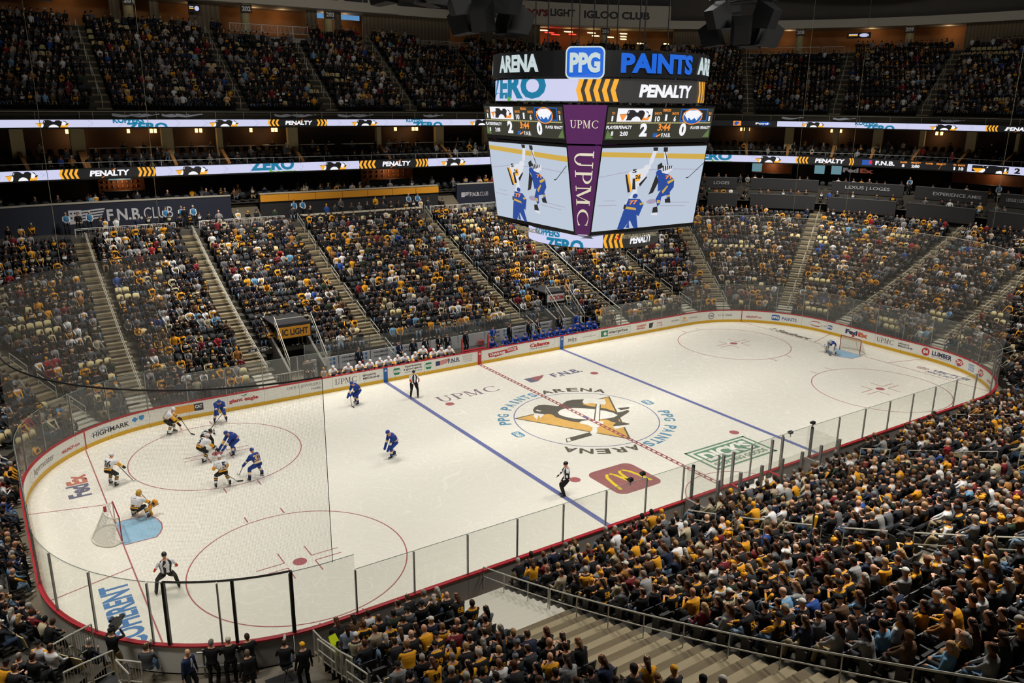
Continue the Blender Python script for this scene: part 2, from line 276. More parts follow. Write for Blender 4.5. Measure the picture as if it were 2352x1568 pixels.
for s in (-1, 1):
    m = MB(); rect(m, s*7.77-.15, -HY, s*7.77+.15, HY, fl, .003); ipart('blue_line', m, P_blue)
    m = MB(); gx = 89*FT; ye = CY+math.sqrt(RC**2-(gx-CX)**2); rect(m, s*gx-.03, -ye, s*gx+.03, ye, fl, .003); ipart('goal_line', m, P_red)
    m = MB()
    for t in (-1, 1): a, c = (s*gx, t*11*FT), (s*HX, t*14*FT); poly(m, [(a[0], a[1]-.03), (c[0], c[1]-.03), (c[0], c[1]+.03), (a[0], a[1]+.03)], fl, .003)
    ipart('trapezoid_lines', m, P_red)
    m = MB(); cr = [(s*gx, -4*FT)]+[(s*(gx-x*FT), y*FT) for x, y in ((4.5, -4), (5.2, -3), (5.75, -1.7), (6, 0), (5.75, 1.7), (5.2, 3), (4.5, 4))]+[(s*gx, 4*FT)]
    poly(m, cr, fl, .002); ipart('goal_crease', m, P_crease, 'light blue goal crease')
    m = MB()
    for a, c in zip(cr[:-1], cr[1:]):
        d = Vector((c[0]-a[0], c[1]-a[1])).normalized(); n = Vector((-d.y, d.x))*.028
        poly(m, [(a[0]-n.x, a[1]-n.y), (c[0]-n.x, c[1]-n.y), (c[0]+n.x, c[1]+n.y), (a[0]+n.x, a[1]+n.y)], fl, .004)
    ipart('crease_outline', m, P_red)
    for t in (-1, 1):
        cx, cy = s*69*FT, t*22*FT; m = MB(); ring(m, cx, cy, 4.6, 4.6, .055, fl, .003, 72)
        for q in (-1, 1):
            for e in (-1, 1): rect(m, cx+e*.87-.03, cy+q*4.6, cx+e*.87+.03, cy+q*5.2, fl, .003)
        ipart('faceoff_circle', m, P_red)
        m = MB(); poly(m, circ(cx, cy, .3, .3), fl, .004); ipart('faceoff_spot', m, P_red)
        m = MB()
        for q in (-1, 1):
            for e in (-1, 1):
                rect(m, cx+e*.6, cy+q*.23-.025, cx+e*1.8, cy+q*.23+.025, fl, .003); rect(m, cx+e*.6-.025, cy+q*.23, cx+e*.6+.025, cy+q*1.15, fl, .003)
        ipart('faceoff_marks', m, P_red)
        m = MB(); poly(m, circ(s*20*FT, t*22*FT, .3, .3), fl, .003); ipart('neutral_spot', m, P_red)
m = MB(); ring(m, 0, 0, 4.6, 4.6, .06, fl, .003, 90); ipart('centre_circle', m, P_blue)
m = MB(); rect(m, -.12, -.16, .12, .16, fl, .012); ipart('centre_spot', m, P_blue)
m = MB(); ring(m, 0, -HY, 3.05, 3.05, .05, fl, .003, 40, 0, PI); ipart('referee_crease', m, P_red)
parts = dict(k=MB(), g=MB(), w=MB()); emblem(fl, 0, 0, 1, parts, .0005)
ipart('centre_emblem_black', parts['k'], P_k); ipart('centre_emblem_gold', parts['g'], P_g); ipart('centre_emblem_white', parts['w'], P_w)
def arc_text(s, r, a0, a1, h, bold=.03):
    """letters around the centre circle, read from outside; angles in degrees, clockwise reading"""
    m = MB(); n = len(s)
    for i, ch in enumerate(s):
        if ch == ' ': continue
        a = math.radians(a0+(a1-a0)*(i+.5)/n); cw = abs(math.radians(a1-a0))*r/n*(.35 if ch == 'I' else .84)
        ux, uy = math.sin(a), -math.cos(a); ox, oy = math.cos(a), math.sin(a)
        text(m, ch, 0, 0, cw, h, lambda u, v, w: (ox*r+u*ux+v*ox, oy*r+u*uy+v*oy, .002+w), .003, bold)
    return m
ipart('arena_lettering', arc_text('ARENA', 5.25, 88, 36, .72), P_k, 'grey ARENA lettering'); ipart('arena_lettering', arc_text('ARENA', 5.25, 268, 216, .72), P_k)
ipart('paints_lettering', arc_text('PPG PAINTS', 5.25, 162, 92, .74), P_ppg, 'blue PPG PAINTS lettering'); ipart('paints_lettering', arc_text('PPG PAINTS', 5.25, -18, -88, .74), P_ppg)
for a in (0, 180):
    a = math.radians(a); ox, oy = math.cos(a), math.sin(a); ux, uy = math.sin(a), -math.cos(a); g = lambda u, v, w: (ox*5.2+u*ux+v*ox, oy*5.2+u*uy+v*oy, .002+w)
    m = MB(); poly(m, rrect(0, 0, .85, .62, .18), g, .002); ipart('logo_patch', m, P_ppg); m = MB(); text(m, 'PPG', 0, 0, .66, .36, g, .004, .03); ipart('logo_letters', m, P_w)
m = MB(); serif_UPMC(m, -4.0, 7.75, 4.9, 1.05, fl, .003); ipart('upmc_lettering', m, P_pur)
m = MB(); text(m, 'F.N.B.', 4.35, 7.85, 2.6, .85, fl, .003, .03); ipart('fnb_lettering', m, P_navy)
m = MB(); poly(m, [(.9, 8.3), (2.7, 8.35), (2.3, 7.95), (1.5, 7.4), (.9, 7.4)], fl, .002); ipart('fnb_flag', m, P_mar)
m = MB(); poly(m, [(.9, 8.3), (1.45, 8.3), (1.45, 7.4), (.9, 7.4)], fl, .003); ipart('fnb_canton', m, P_navy)
m = MB()
for a, c, d, e in ((1.2, -7.35, 6.1, -7.5), (1.2, -9.95, 6.1, -9.8), (1.2, -9.95, 1.35, -7.35), (5.95, -9.95, 6.1, -7.35)): rect(m, a, min(c, e), d, max(c, e), fl, .003)
rect(m, 1.6, -9.05, 5.7, -7.65, fl, .003); ipart('store_sign', m, P_grn)
m = MB(); text(m, "DICK'S", 3.65, -8.35, 3.8, 1.15, fl, .005, .05); ipart('store_letters', m, P_w); m = MB(); text(m, 'SPORTING GOODS', 3.65, -9.42, 4.1, .42, fl, .004, .03); ipart('store_letters', m, P_grn)
m = MB(); poly(m, rrect(-3.75, -7.95, 3.0, 2.95, .5), fl, .002); ipart('burger_panel', m, P_mar)
m = MB()
for s in (-1, 1):
    pts = [(-.95, -.95), (-.85, -.2), (-.7, .5), (-.5, .82), (-.34, .85), (-.18, .6), (0, -.45)]
    for (a, b_), (c, d) in zip(pts[:-1], pts[1:]):
        w_ = .1; poly(m, [(-3.75+s*a*1.1-w_, -7.95+b_), (-3.75+s*a*1.1+w_, -7.95+b_), (-3.75+s*c*1.1+w_, -7.95+d), (-3.75+s*c*1.1-w_, -7.95+d)], fl, .004)
ipart('burger_arches', m, P_y)
rotL = lambda x0, y0: (lambda u, v, w=0.: (x0-v, y0+u, .002+w)); rotR = lambda x0, y0: (lambda u, v, w=0.: (x0+v, y0-u, .002+w))
m = MB(); text(m, 'Fed', -.75, 0, 1.55, 1.05, rotL(-28.1, 6.45), .003, .04); ipart('courier_letters', m, P_navy)
m = MB(); text(m, 'Ex', .72, -.04, 1.2, .98, rotL(-28.1, 6.45), .003, .05); ipart('courier_letters', m, P_or)
m = MB(); text(m, 'COHERENT', 0, 0, 4.7, 1.1, rotL(-28.05, -6.7), .003, .035); ipart('coherent_letters', m, P_coh)
m = MB(); text(m, 'Seubert', .35, 0, 3.5, .75, rotR(27.65, 6.2), .003, .05, .2); text(m, 'Z', -1.85, 0, .6, .55, rotR(27.65, 6.2), .003, .05, .4); ipart('insurer_letters', m, P_k)
m = MB(); text(m, 'VECTOR', .6, .28, 2.7, .55, rotR(28.1, -7.1), .003, .04, .25); text(m, 'SECURITY', .4, -.38, 2.7, .4, rotR(28.1, -7.1), .003, .03, .25); ipart('security_letters', m, P_navy)
m = MB(); ring(m, -1.5, .1, .5, .28, .09, rotR(28.1, -7.1), .003, 8); ring(m, -1.5, .1, .28, .14, .06, rotR(28.1, -7.1), .003, 8); ipart('security_mark', m, P_mar)
# ================================================================ dasher boards
boards = tag(empty('dasher_boards'), 'white dasher boards with red cap rail and yellow kick strip around the ice', 'rink boards')
glass_root = tag(empty('rink_glass'), 'clear glass shield standing on the dasher boards around the rink', 'rink glass')
NP = 68; PST = 2*TOT/NP; pan_u = [-TOT+i*PST for i in range(NP+1)]
def sub(u0, u1): return [u0]+[v for v in US if u0+.03 < v < u1-.03]+[u1]
def closed(prof, u0, u1):
    V, F = band(prof+prof[:1], us=sub(u0, u1)); n = len(prof)+1; k = len(V)//n
    F += [tuple(range(n-1)), tuple((k-1)*n+i for i in range(n-1))[::-1]]
    return V, F
for i in range(NP):
    u0, u1 = pan_u[i]+.008, pan_u[i+1]-.008
    V, F = closed([(0, 0), (0, 1.06), (.09, 1.06), (.09, 0)], u0, u1); mesh_obj('board_panel', V, F, M_wht if abs((u0+u1)/2) < CX+QA+2*CY+10 else M_gry, boards)
    V, F = closed([(-.018, 0), (-.018, .23), (0, .23), (0, 0)], u0, u1); mesh_obj('kick_strip', V, F, M_yel, boards)
    V, F = closed([(-.025, 1.06), (-.025, 1.12), (.15, 1.12), (.15, 1.06)], u0, u1); mesh_obj('cap_rail', V, F, M_red, boards)
bw = on_wall(0)
def bpart(name, mb, m, lab=None):
    if mb.V:
        o = mb.obj(name, m, boards)
        if lab: o['label'] = lab
A_k, A_b, A_r, A_g, A_n, A_y, A_pur, A_w, A_lb, A_gr, A_t = [mat('print_'+n, srgb(*c), .4) for n, c in (('black', (40, 40, 42)), ('blue', (28, 96, 168)), ('red', (190, 40, 44)), ('green', (20, 128, 84)), ('navy', (36, 40, 92)), ('amber', (232, 160, 40)), ('plum', (70, 44, 66)), ('white', (240, 240, 238)), ('sky', (50, 140, 200)), ('grey', (130, 128, 124)), ('orange', (214, 88, 34)))]
for x, mm_ in ((-7.77, A_b), (7.77, A_b), (0, A_r)):
    m = MB(); rect(m, x-.16, .0, x+.16, 1.06, bw, .022); bpart('line_stripe', m, mm_)
    m = MB(); poly(m, [(x-.11, .8), (x+.11, .8), (x+.02, .95)], bw, .026); bpart('stripe_mark', m, A_w)
for s in (-1, 1):
    m = MB(); g = s*27.45; rect(m, g-.035, 0, g+.035, 1.06, bw, .022); bpart('goal_line_stripe', m, A_r)
def ad(s, u, v, w_, h, m, bold=.02, shear=0., name='advert_lettering'):
    mb = MB(); text(mb, s, u, v, w_, h, bw, .006, bold, shear); bpart(name, mb, m)
def uppm(u, v, w_, h):
    mb = MB(); serif_UPMC(mb, u, v, w_, h, bw, .006); bpart('advert_lettering', mb, A_pur)
ad('HIGHMARK', -25.75, .6, 2.3, .3, A_k); mb = MB(); ring(mb, -26.3, .66, .75, .17, .03, bw, .006, 20, .6, 3.9); bpart('advert_mark', mb, A_lb)
mb = MB(); rect(mb, -24.32, .56, -24.18, .86, bw, .006); rect(mb, -24.42, .65, -24.08, .78, bw, .006); poly(mb, [(-24, .88), (-23.7, .88), (-23.7, .68), (-23.85, .55), (-24, .68)], bw, .006); bpart('advert_mark', mb, A_lb)
ad('NHLSHOP', -28.75, .52, .95, .2, A_r, .04, .2); ad('.com', -28.05, .5, .4, .14, A_r, .03)
ad('Jägermeister', -31.0, .62, 2.2, .45, A_k, .0); mb = MB(); ring(mb, -32.45, .6, .18, .3, .02, bw, .006); bpart('advert_mark', mb, A_gr)
mb = MB(); rect(mb, -22.03, .45, -20.75, .92, bw, .006); bpart('advert_panel', mb, A_y); mb = MB(); rect(mb, -20.75, .45, -20.2, .92, bw, .006); bpart('advert_panel', mb, A_k)
ad('Cleveland', -21.35, .77, .95, .17, A_k); ad('Brothers', -21.4, .58, .8, .15, A_k); mb = MB(); text(mb, 'CAT', -20.48, .72, .42, .22, bw, .012, .04); bpart('advert_lettering', mb, A_w)
ad('giant eagle', -17.7, .62, 1.85, .32, A_r, .04); mb = MB(); poly(mb, [(-17.65, .82), (-17.9, .95), (-17.7, .93)], bw, .006); poly(mb, [(-17.65, .82), (-17.4, 1.0), (-17.62, .95)], bw, .006); bpart('advert_mark', mb, A_g)
ad("ORR'S JEWELERS", -13.7, .78, 2.3, .26, A_gr, .0); ad('rocks.', -12.85, .52, .7, .17, A_gr)
uppm(-10.7, .66, 1.65, .4); ad('SPORTS', -9.0, .76, 1.0, .15, A_pur, .03); ad('MEDICINE', -8.85, .55, 1.25, .15, A_pur, .03); mb = MB(); rect(mb, -9.72, .45, -9.7, .9, bw, .006); bpart('advert_mark', mb, A_gr)
for u in (-6.9, -4.35):
    mb = MB(); poly(mb, [(u-.22, .88), (u+.22, .88), (u+.3, .66), (u+.18, .38), (u-.18, .38), (u-.3, .66)], bw, .006); bpart('advert_mark', mb, A_g)
    mb = MB(); rect(mb, u-.26, .56, u+.26, .74, bw, .01); bpart('advert_mark', mb, A_w); mb = MB(); text(mb, 'LOTTERY', u, .65, .42, .09, bw, .014, .01); bpart('advert_lettering', mb, A_g)
ad('Appreciating', -5.6, .86, 1.35, .19, A_k, .03); ad('a good game.', -5.6, .65, 1.5, .19, A_k, .03); ad("THAT'S LOTTERY LOVE", -5.6, .44, 1.4, .09, A_gr)
mb = MB(); rect(mb, -3.75, .5, -3.4, .85, bw, .006); bpart('advert_mark', mb, A_n); mb = MB()
for k in range(4): poly(mb, [(-3.4, .52+k*.09), (-2.8+k*.06, .6+k*.09), (-2.8+k*.06, .65+k*.09), (-3.4, .57+k*.09)], bw, .006)
bpart('advert_mark', mb, A_r); ad('F.N.B.', -2.22, .7, 1.0, .34, A_n, .03)
for k, s in enumerate(('OFFICIAL RETAIL', 'BANK OF THE', 'PITTSBURGH', 'PENGUINS')): ad(s, -1.05, .88-k*.14, .9-.12*(k > 0), .07, A_gr, 0)
mb = MB(); poly(mb, [(.85, .42), (1.35, .42), (1.4, .36), (2.4, .5), (3.5, .62), (3.4, .95), (2.6, .9), (2.5, .82), (.75, .74)], bw, .006); bpart('advert_panel', mb, A_r)
for s, u, v, w_ in (('CHAN', 1.35, .6, .85), ('NEL', 2.1, .6, .55), ('LOCK', 2.95, .76, .85)):
    mb = MB(); text(mb, s, u, v, w_, .22, bw, .012, .04, .15); bpart('advert_lettering', mb, A_w)
ad('Caliente', 5.6, .75, 1.9, .32, A_r, .05, .1); ad('Pizza & Draft House', 5.6, .48, 1.7, .12, A_k, 0)
ad('indra', 8.85, .66, .85, .3, A_pur, .01); ad('ENERGY', 9.0, .43, .5, .07, A_gr, 0); ad('indraenergy.com', 10.6, .66, 1.4, .14, A_gr, 0)
mb = MB(); rect(mb, 11.85, .4, 12.6, .88, bw, .006); bpart('advert_panel', mb, A_g); mb = MB(); text(mb, 'e', 12.3, .62, .32, .3, bw, .012, .04); bpart('advert_lettering', mb, A_w)
ad('nterprise', 13.75, .63, 2.1, .34, A_k, .02)
mb = MB(); 
for a, c, d, e in ((11.83, .38, 15.1, .4), (11.83, .88, 15.1, .9), (15.08, .38, 15.1, .9)): rect(mb, a, c, d, e, bw, .006)
bpart('advert_mark', mb, A_g)
ad("DUNKIN'", 16.35, .75, 1.05, .2, A_t, .05); ad('REWARDS', 16.3, .52, .95, .16, A_r, .04); mb = MB(); poly(mb, [(17.25, .4), (17.6, .4), (17.75, .85), (17.25, .85)], bw, .006); bpart('advert_mark', mb, A_k); ad('TO RUN', 18.45, .72, .6, .13, A_r, .03); ad('IT IS DUNKIN', 18.5, .5, .75, .09, A_r, .02)
ad('RIVERS', 20.4, .66, .95, .14, A_k, 0); ad('CASINO', 22.6, .66, 1.0, .14, A_k, 0); ad('PITTSBURGH', 21.55, .42, .85, .07, A_gr, 0); mb = MB(); poly(mb, [(21, .85), (21.6, .82), (21.75, .7), (21.3, .55), (21.6, .52), (22.0, .55), (21.9, .5), (21.2, .5), (21.35, .62), (21.45, .75)], bw, .006); bpart('advert_mark', mb, A_y)
mb = MB(); ring(mb, 24.55, .62, .3, .3, .05, bw, .006); bpart('advert_mark', mb, A_n); ad('USS', 24.55, .62, .42, .18, A_n, .03); ad('U. S. Steel', 25.9, .66, 1.3, .18, A_gr, .02)
ad('NHLSHOP', 28.35, .52, 1.0, .17, A_r, .04, .2); ad('.com', 29.05, .48, .35, .12, A_r, .03)
def ppg(u, v, w_, h):
    mb = MB(); poly(mb, rrect(u, v, w_, h, h*.2), bw, .006); bpart('advert_panel', mb, A_b); mb = MB(); text(mb, 'PPG', u, v, w_*.84, h*.5, bw, .012, .05); bpart('advert_lettering', mb, A_w)
ppg(30.45, .62, .7, .5); ad('PAINTS', 31.65, .6, 1.3, .3, A_b, .02)
mb = MB(); ring(mb, 34.05, .62, .55, .24, .06, bw, .006); bpart('advert_mark', mb, A_r); mb = MB(); rect(mb, 33.45, .5, 34.65, .74, bw, .008); bpart('advert_panel', mb, A_w); mb = MB(); text(mb, 'Glidden', 34.05, .62, 1.15, .26, bw, .012, .03); bpart('advert_lettering', mb, A_k); ad('by', 34.95, .58, .22, .18, A_gr, .01); ppg(35.45, .6, .45, .36)
ad('Fed', 37.55, .66, 1.15, .4, A_n, .06); ad('Ex', 38.65, .64, .9, .38, A_t, .06)
uppm(40.7, .66, 1.55, .4); ad('SPORTS', 42.3, .76, .95, .14, A_pur, .03); ad('MEDICINE', 42.45, .56, 1.25, .14, A_pur, .03)
mb = MB(); poly(mb, circ(44.15, .64, .32, .32), bw, .006); bpart('advert_mark', mb, A_r); mb = MB(); text(mb, '84', 44.15, .64, .4, .32, bw, .012, .04); bpart('advert_lettering', mb, A_w)
ad('LUMBER', 45.55, .68, 1.75, .36, A_n, .04); ad('84LUMBER.COM', 45.5, .42, 1.6, .1, A_gr, 0)
for u in (47.2, 49.75):
    mb = MB(); poly(mb, [(u-.42, .64), (u-.15, .9), (u+.15, .9), (u+.42, .64), (u+.15, .38), (u-.15, .38)], bw, .006); bpart('advert_mark', mb, A_r); mb = MB(); text(mb, 'DQ', u, .64, .55, .28, bw, .012, .05); bpart('advert_lettering', mb, A_w)
    mb = MB(); poly(mb, [(u-.42, .52), (u-.12, .3), (u+.1, .34), (u-.15, .38)], bw, .006); bpart('advert_mark', mb, A_b)
for k, s in enumerate(('HAPPY', 'TASTES', 'GOOD')): ad(s, 48.5, .82-k*.19, .7, .15, A_lb, .03)
ad('NHLSHOP', 51.3, .5, .9, .15, A_r, .04, .2)
# ---------------------------------------------------------------- glass
gm = bpy.data.materials.new('shield_glass'); gm.use_nodes = True; nt = gm.node_tree; nt.nodes.clear()
out = nt.nodes.new('ShaderNodeOutputMaterial'); tr = nt.nodes.new('ShaderNodeBsdfTransparent'); tr.inputs[0].default_value = (.955, .962, .95, 1)
gl = nt.nodes.new('ShaderNodeBsdfGlossy'); gl.inputs['Roughness'].default_value = .03; fw_ = nt.nodes.new('ShaderNodeLayerWeight'); fw_.inputs[0].default_value = .5; fr = nt.nodes.new('ShaderNodeMapRange'); fr.inputs['From Min'].default_value = .6; fr.inputs['To Min'].default_value = .025; fr.inputs['To Max'].default_value = .3; nt.links.new(fw_.outputs['Facing'], fr.inputs[0])
df = nt.nodes.new('ShaderNodeBsdfDiffuse'); df.inputs[0].default_value = (.75, .75, .7, 1)
m1 = nt.nodes.new('ShaderNodeMixShader'); m2 = nt.nodes.new('ShaderNodeMixShader'); m1.inputs[0].default_value = .055
nt.links.new(tr.outputs[0], m1.inputs[1]); nt.links.new(df.outputs[0], m1.inputs[2]); nt.links.new(fr.outputs[0], m2.inputs[0]); nt.links.new(m1.outputs[0], m2.inputs[1]); nt.links.new(gl.outputs[0], m2.inputs[2]); nt.links.new(m2.outputs[0], out.inputs[0])
GLASS = gm
M_gedge = mat('glass_edge', srgb(150, 168, 158), .3)
for i in range(NP):
    u0, u1 = pan_u[i], pan_u[i+1]; um = (u0+u1)/2
    if abs(um) < 12.6: continue
    if 12.6 < um < 12.6: continue
    top = 2.92 if (abs(um) < CX or TOT-abs(um) < CX) else 3.52
    V, F = closed([(.045, 1.12), (.045, top), (.057, top), (.057, 1.12)], u0+.02, u1-.02); mesh_obj('glass_pane', V, F, GLASS, glass_root)
    V, F = closed([(.043, top-.012), (.043, top+.006), (.059, top+.006), (.059, top-.012)], u0+.02, u1-.02); mesh_obj('pane_edge', V, F, M_gedge, glass_root)
stm = MB(); stm.box((0, 0, .5), (.055, .075, 1)); me_st = stm.obj('stanchion', M_steel).data; bpy.data.objects.remove(bpy.data.objects['stanchion'])
for i in range(NP):
    u = pan_u[i]
    if abs(u) < 12.2: continue
    hi = not (abs(u) < CX-.5 or TOT-abs(u) < CX-.5)
    x, y, nx, ny = pu(u, .05); o = me_obj('stanchion', me_st, glass_root); o.location = (x, y, 1.12); o.scale = (1, 1, 2.33 if hi else 1.76); o.rotation_euler.z = math.atan2(ny, nx)+PI/2
# zamboni gate posts: tall black frame in the near left corner
for u in (-56.2, -54.3, -52.05):
    x, y, nx, ny = pu(u, .06); m = MB(); m.box((x, y, 2.33), (.1, .13, 2.44), math.atan2(ny, nx)+PI/2); o = m.obj('gate_post', M_blk, glass_root)
m = MB(); m.tube([(*pu(u, .06)[:2], 3.56) for u in np.linspace(-56.2, -52.05, 8)], .03); m.obj('gate_header', M_blk, glass_root)
# ---------------------------------------------------------------- safety netting at both ends
nm = bpy.data.materials.new('netting'); nm.use_nodes = True; nt = nm.node_tree; nt.nodes.clear()
out = nt.nodes.new('ShaderNodeOutputMaterial'); uv = nt.nodes.new('ShaderNodeUVMap'); sep = nt.nodes.new('ShaderNodeSeparateXYZ'); nt.links.new(uv.outputs[0], sep.inputs[0])
def line(sock):
    f_ = nt.nodes.new('ShaderNodeMath'); f_.operation = 'FRACT'; nt.links.new(sock, f_.inputs[0]); l_ = nt.nodes.new('ShaderNodeMath'); l_.operation = 'LESS_THAN'; l_.inputs[1].default_value = .065; nt.links.new(f_.outputs[0], l_.inputs[0]); return l_
a_, b_ = line(sep.outputs[0]), line(sep.outputs[1]); mxm = nt.nodes.new('ShaderNodeMath'); mxm.operation = 'MAXIMUM'; nt.links.new(a_.outputs[0], mxm.inputs[0]); nt.links.new(b_.outputs[0], mxm.inputs[1])
tr = nt.nodes.new('ShaderNodeBsdfTransparent'); df = nt.nodes.new('ShaderNodeBsdfDiffuse'); df.inputs[0].default_value = (*srgb(176, 172, 162), 1); ms = nt.nodes.new('ShaderNodeMixShader')
nt.links.new(mxm.outputs[0], ms.inputs[0]); nt.links.new(tr.outputs[0], ms.inputs[1]); nt.links.new(df.outputs[0], ms.inputs[2]); nt.links.new(ms.outputs[0], out.inputs[0])
def net(u0, u1, z0, z1, lab, cable):
    us = [u0]+[v for v in US if u0+.03 < v < u1-.03]+[u1]; V, F = band([(.12, z0), (.12, z1)], us=us)
    o = mesh_obj('safety_netting', V, F, nm); uvl = o.data.uv_layers.new(); L = o.data.loops
    for p in o.data.polygons:
        for li in p.loop_indices:
            vi = L[li].vertex_index; uvl.data[li].uv = (us[vi//2]/.046, (z1 if vi % 2 else z0)/.046)
    tag(o, lab, 'netting')
    m = MB(); m.tube([(*pu(u, .12)[:2], z1) for u in us], .03 if cable else .02); m.obj('top_cable', M_blk if cable else M_rail, o)
    m = MB()
    for u in (u0, u1): m.tube([(*pu(u, .12)[:2], z0), (*pu(u, .12)[:2], z1)], .012)
    m.obj('edge_cord', M_dk, o)
net(-(2*TOT-0) + TOT+21.9+.0, -21.6, 3.5, 10.35, 'fine protective netting hung around the left end of the rink', True)
net(21.8, TOT-21.9, 3.5, 9.7, 'fine protective netting hung around the right end of the rink', False)
for (u, d, z0, z1, wh) in ((-21.6, .12, 10.35, 33, 'left of the club lettering'), (-27.3, .12, 10.35, 33, 'furthest left, past plate 201'), (31.0, .12, 9.7, 33, 'first right of the scoreboard'), (35.5, .12, 9.7, 33, 'second right of the scoreboard'), (48, .12, 9.7, 33, 'at the right edge')):
    x, y, _, _ = pu(u, d); m = MB(); m.tube([(x, y, z0), (x, y, z1)], .014); tag(m.obj('hanging_rope', mat('rope', srgb(150, 146, 120), .8)), 'thin pale rope hanging from the roof, '+wh, 'rope', 'ropes that carry the netting')
# ================================================================ lower bowl terraces
ROWS = [1.5+.84*k for k in range(23)]
BX = (-12.9, 12.9)                       # benches, far side
EXC = [(-3, 3.4, *BX), (-1, 5.6, -14.7, -11.3), (-1, 4.4, 9.2, 11.6), (-1, 50, -56.9, -50.4), (-1, 2.25, TOT-4.4, TOT+4.9)]
def excluded(u, d, m=0.):
    for d0, d1, a, b_ in EXC:
        for uu in (u, u+2*TOT, u-2*TOT):
            if d0 < d < d1 and a-m < uu < b_+m: return True
    return False
def inter(d):
    """u intervals of a row that are not excluded"""
    cuts = [(-TOT, TOT)]
    for d0, d1, a, b_ in EXC:
        if not d0 < d < d1: continue
        for k in (-2*TOT, 0, 2*TOT):
            n = []
            for p, q in cuts:
                A, B = a+k, b_+k
                if B <= p or A >= q: n.append((p, q)); continue
                if A > p: n.append((p, A))
                if B < q: n.append((B, q))
            cuts = n
    return cuts
m = MB()
for k, d in enumerate(ROWS):
    z = zl(d); zp = zl(ROWS[k-1]) if k else 0
    for p, q in inter(d): V, F = band([(d-.42, zp-.1), (d-.42, z), (d+.42, z), (d+.42, z-.6)], p, q); m.add(V, F)
m2 = MB(); V, F = band([(20.4, zl(20.0)), (20.4, 8.72), (26.5, 8.72)]); m2.add(V, F)
st(m.obj('lower_terrace', M_concd)); st(m2.obj('concourse_platform', mat('platform_floor', srgb(70, 66, 60), .8, noise=(.5, .15))))
LA = [(6.2, 'x'), (-6.5, 'x'), (15.5, 'x'), (-15.68, 'x'), (23.6, 'x'), (-23.6, 'x'), (4.2, 'y'), (-4.5, 'y'), (30, 'r'), (61, 'r')]
UA = [(-20.1, 'x'), (-8.9, 'x'), (-.5, 'x'), (7.85, 'x'), (18, 'x'), (0, 'y'), (15, 'r'), (30, 'r'), (45.5, 'r'), (60, 'r'), (75, 'r')]
def to_aisle(x, y, LIST):
    """distance to the nearest aisle line"""
    best = 9
    for v, k in LIST:
        if k == 'x' and abs(y) > HY-2.5: best = min(best, abs(x-v))
        elif k == 'y' and abs(x) > HX-1: best = min(best, abs(y-v))
        elif k == 'r':
            ax, ay = abs(x)-CX, abs(y)-CY
            if ax > 0 and ay > 0: a = math.radians(v); best = min(best, abs(-math.sin(a)*ax+math.cos(a)*ay))
    return best
def aisle_lines(LIST, dmin, dmax):
    """every aisle as (point(d) , outward dir)"""
    out = []
    for v, k in LIST:
        if k == 'x':
            for sy in (1, -1): out.append((lambda d, v=v, sy=sy: (v, sy*(HY+d-max(0, abs(v)-CX)**2/(2*(RC+d))), 0, sy), ('x', v, sy)))
        elif k == 'y':
            for sx in (1, -1): out.append((lambda d, v=v, sx=sx: (sx*(HX+d), v, sx, 0), ('y', v, sx)))
        else:
            for sx in (1, -1):
                for sy in (1, -1):
                    a = math.radians(v); out.append((lambda d, a=a, sx=sx, sy=sy: (sx*(CX+(RC+d)*math.cos(a)), sy*(CY+(RC+d)*math.sin(a)), sx*math.cos(a), sy*math.sin(a)), ('r', v, sx, sy)))
    return out
stepm = MB(); stepm.box((0, 0, -.5), (1, 1, 1)); me_step = stepm.obj('step', M_step).data; bpy.data.objects.remove(bpy.data.objects['step'])
me_stepd = me_step.copy(); me_stepd.materials.clear(); me_stepd.materials.append(mat('step_dark', srgb(96, 84, 62), .9, noise=(.8, .2))); me_deck = me_step.copy(); me_deck.materials.clear(); me_deck.materials.append(M_deck)  # darker tone for every other step
def upar(x, y):
    ax, ay = abs(x), abs(y)
    if ax <= CX and ay > CY: s = ax
    elif ay <= CY: s = CX+QA+(CY-ay)
    else: s = CX+RC*math.atan2(ax-CX, ay-CY)
    if y >= 0: return s if x >= 0 else -s
    return 2*TOT/2-s if x >= 0 else -(TOT-s)
def rail(name, pts_list, m_, r=.022): 
    mb = MB()
    for pts in pts_list: mb.tube(pts, r)
    return mb
ALAB = {('x', -15.68, -1): 'long stair with its railing between the two nearest seat blocks', ('x', -15.68, 1): 'stair with a long double handrail above the left half of the far seats'}
STAIRS = []
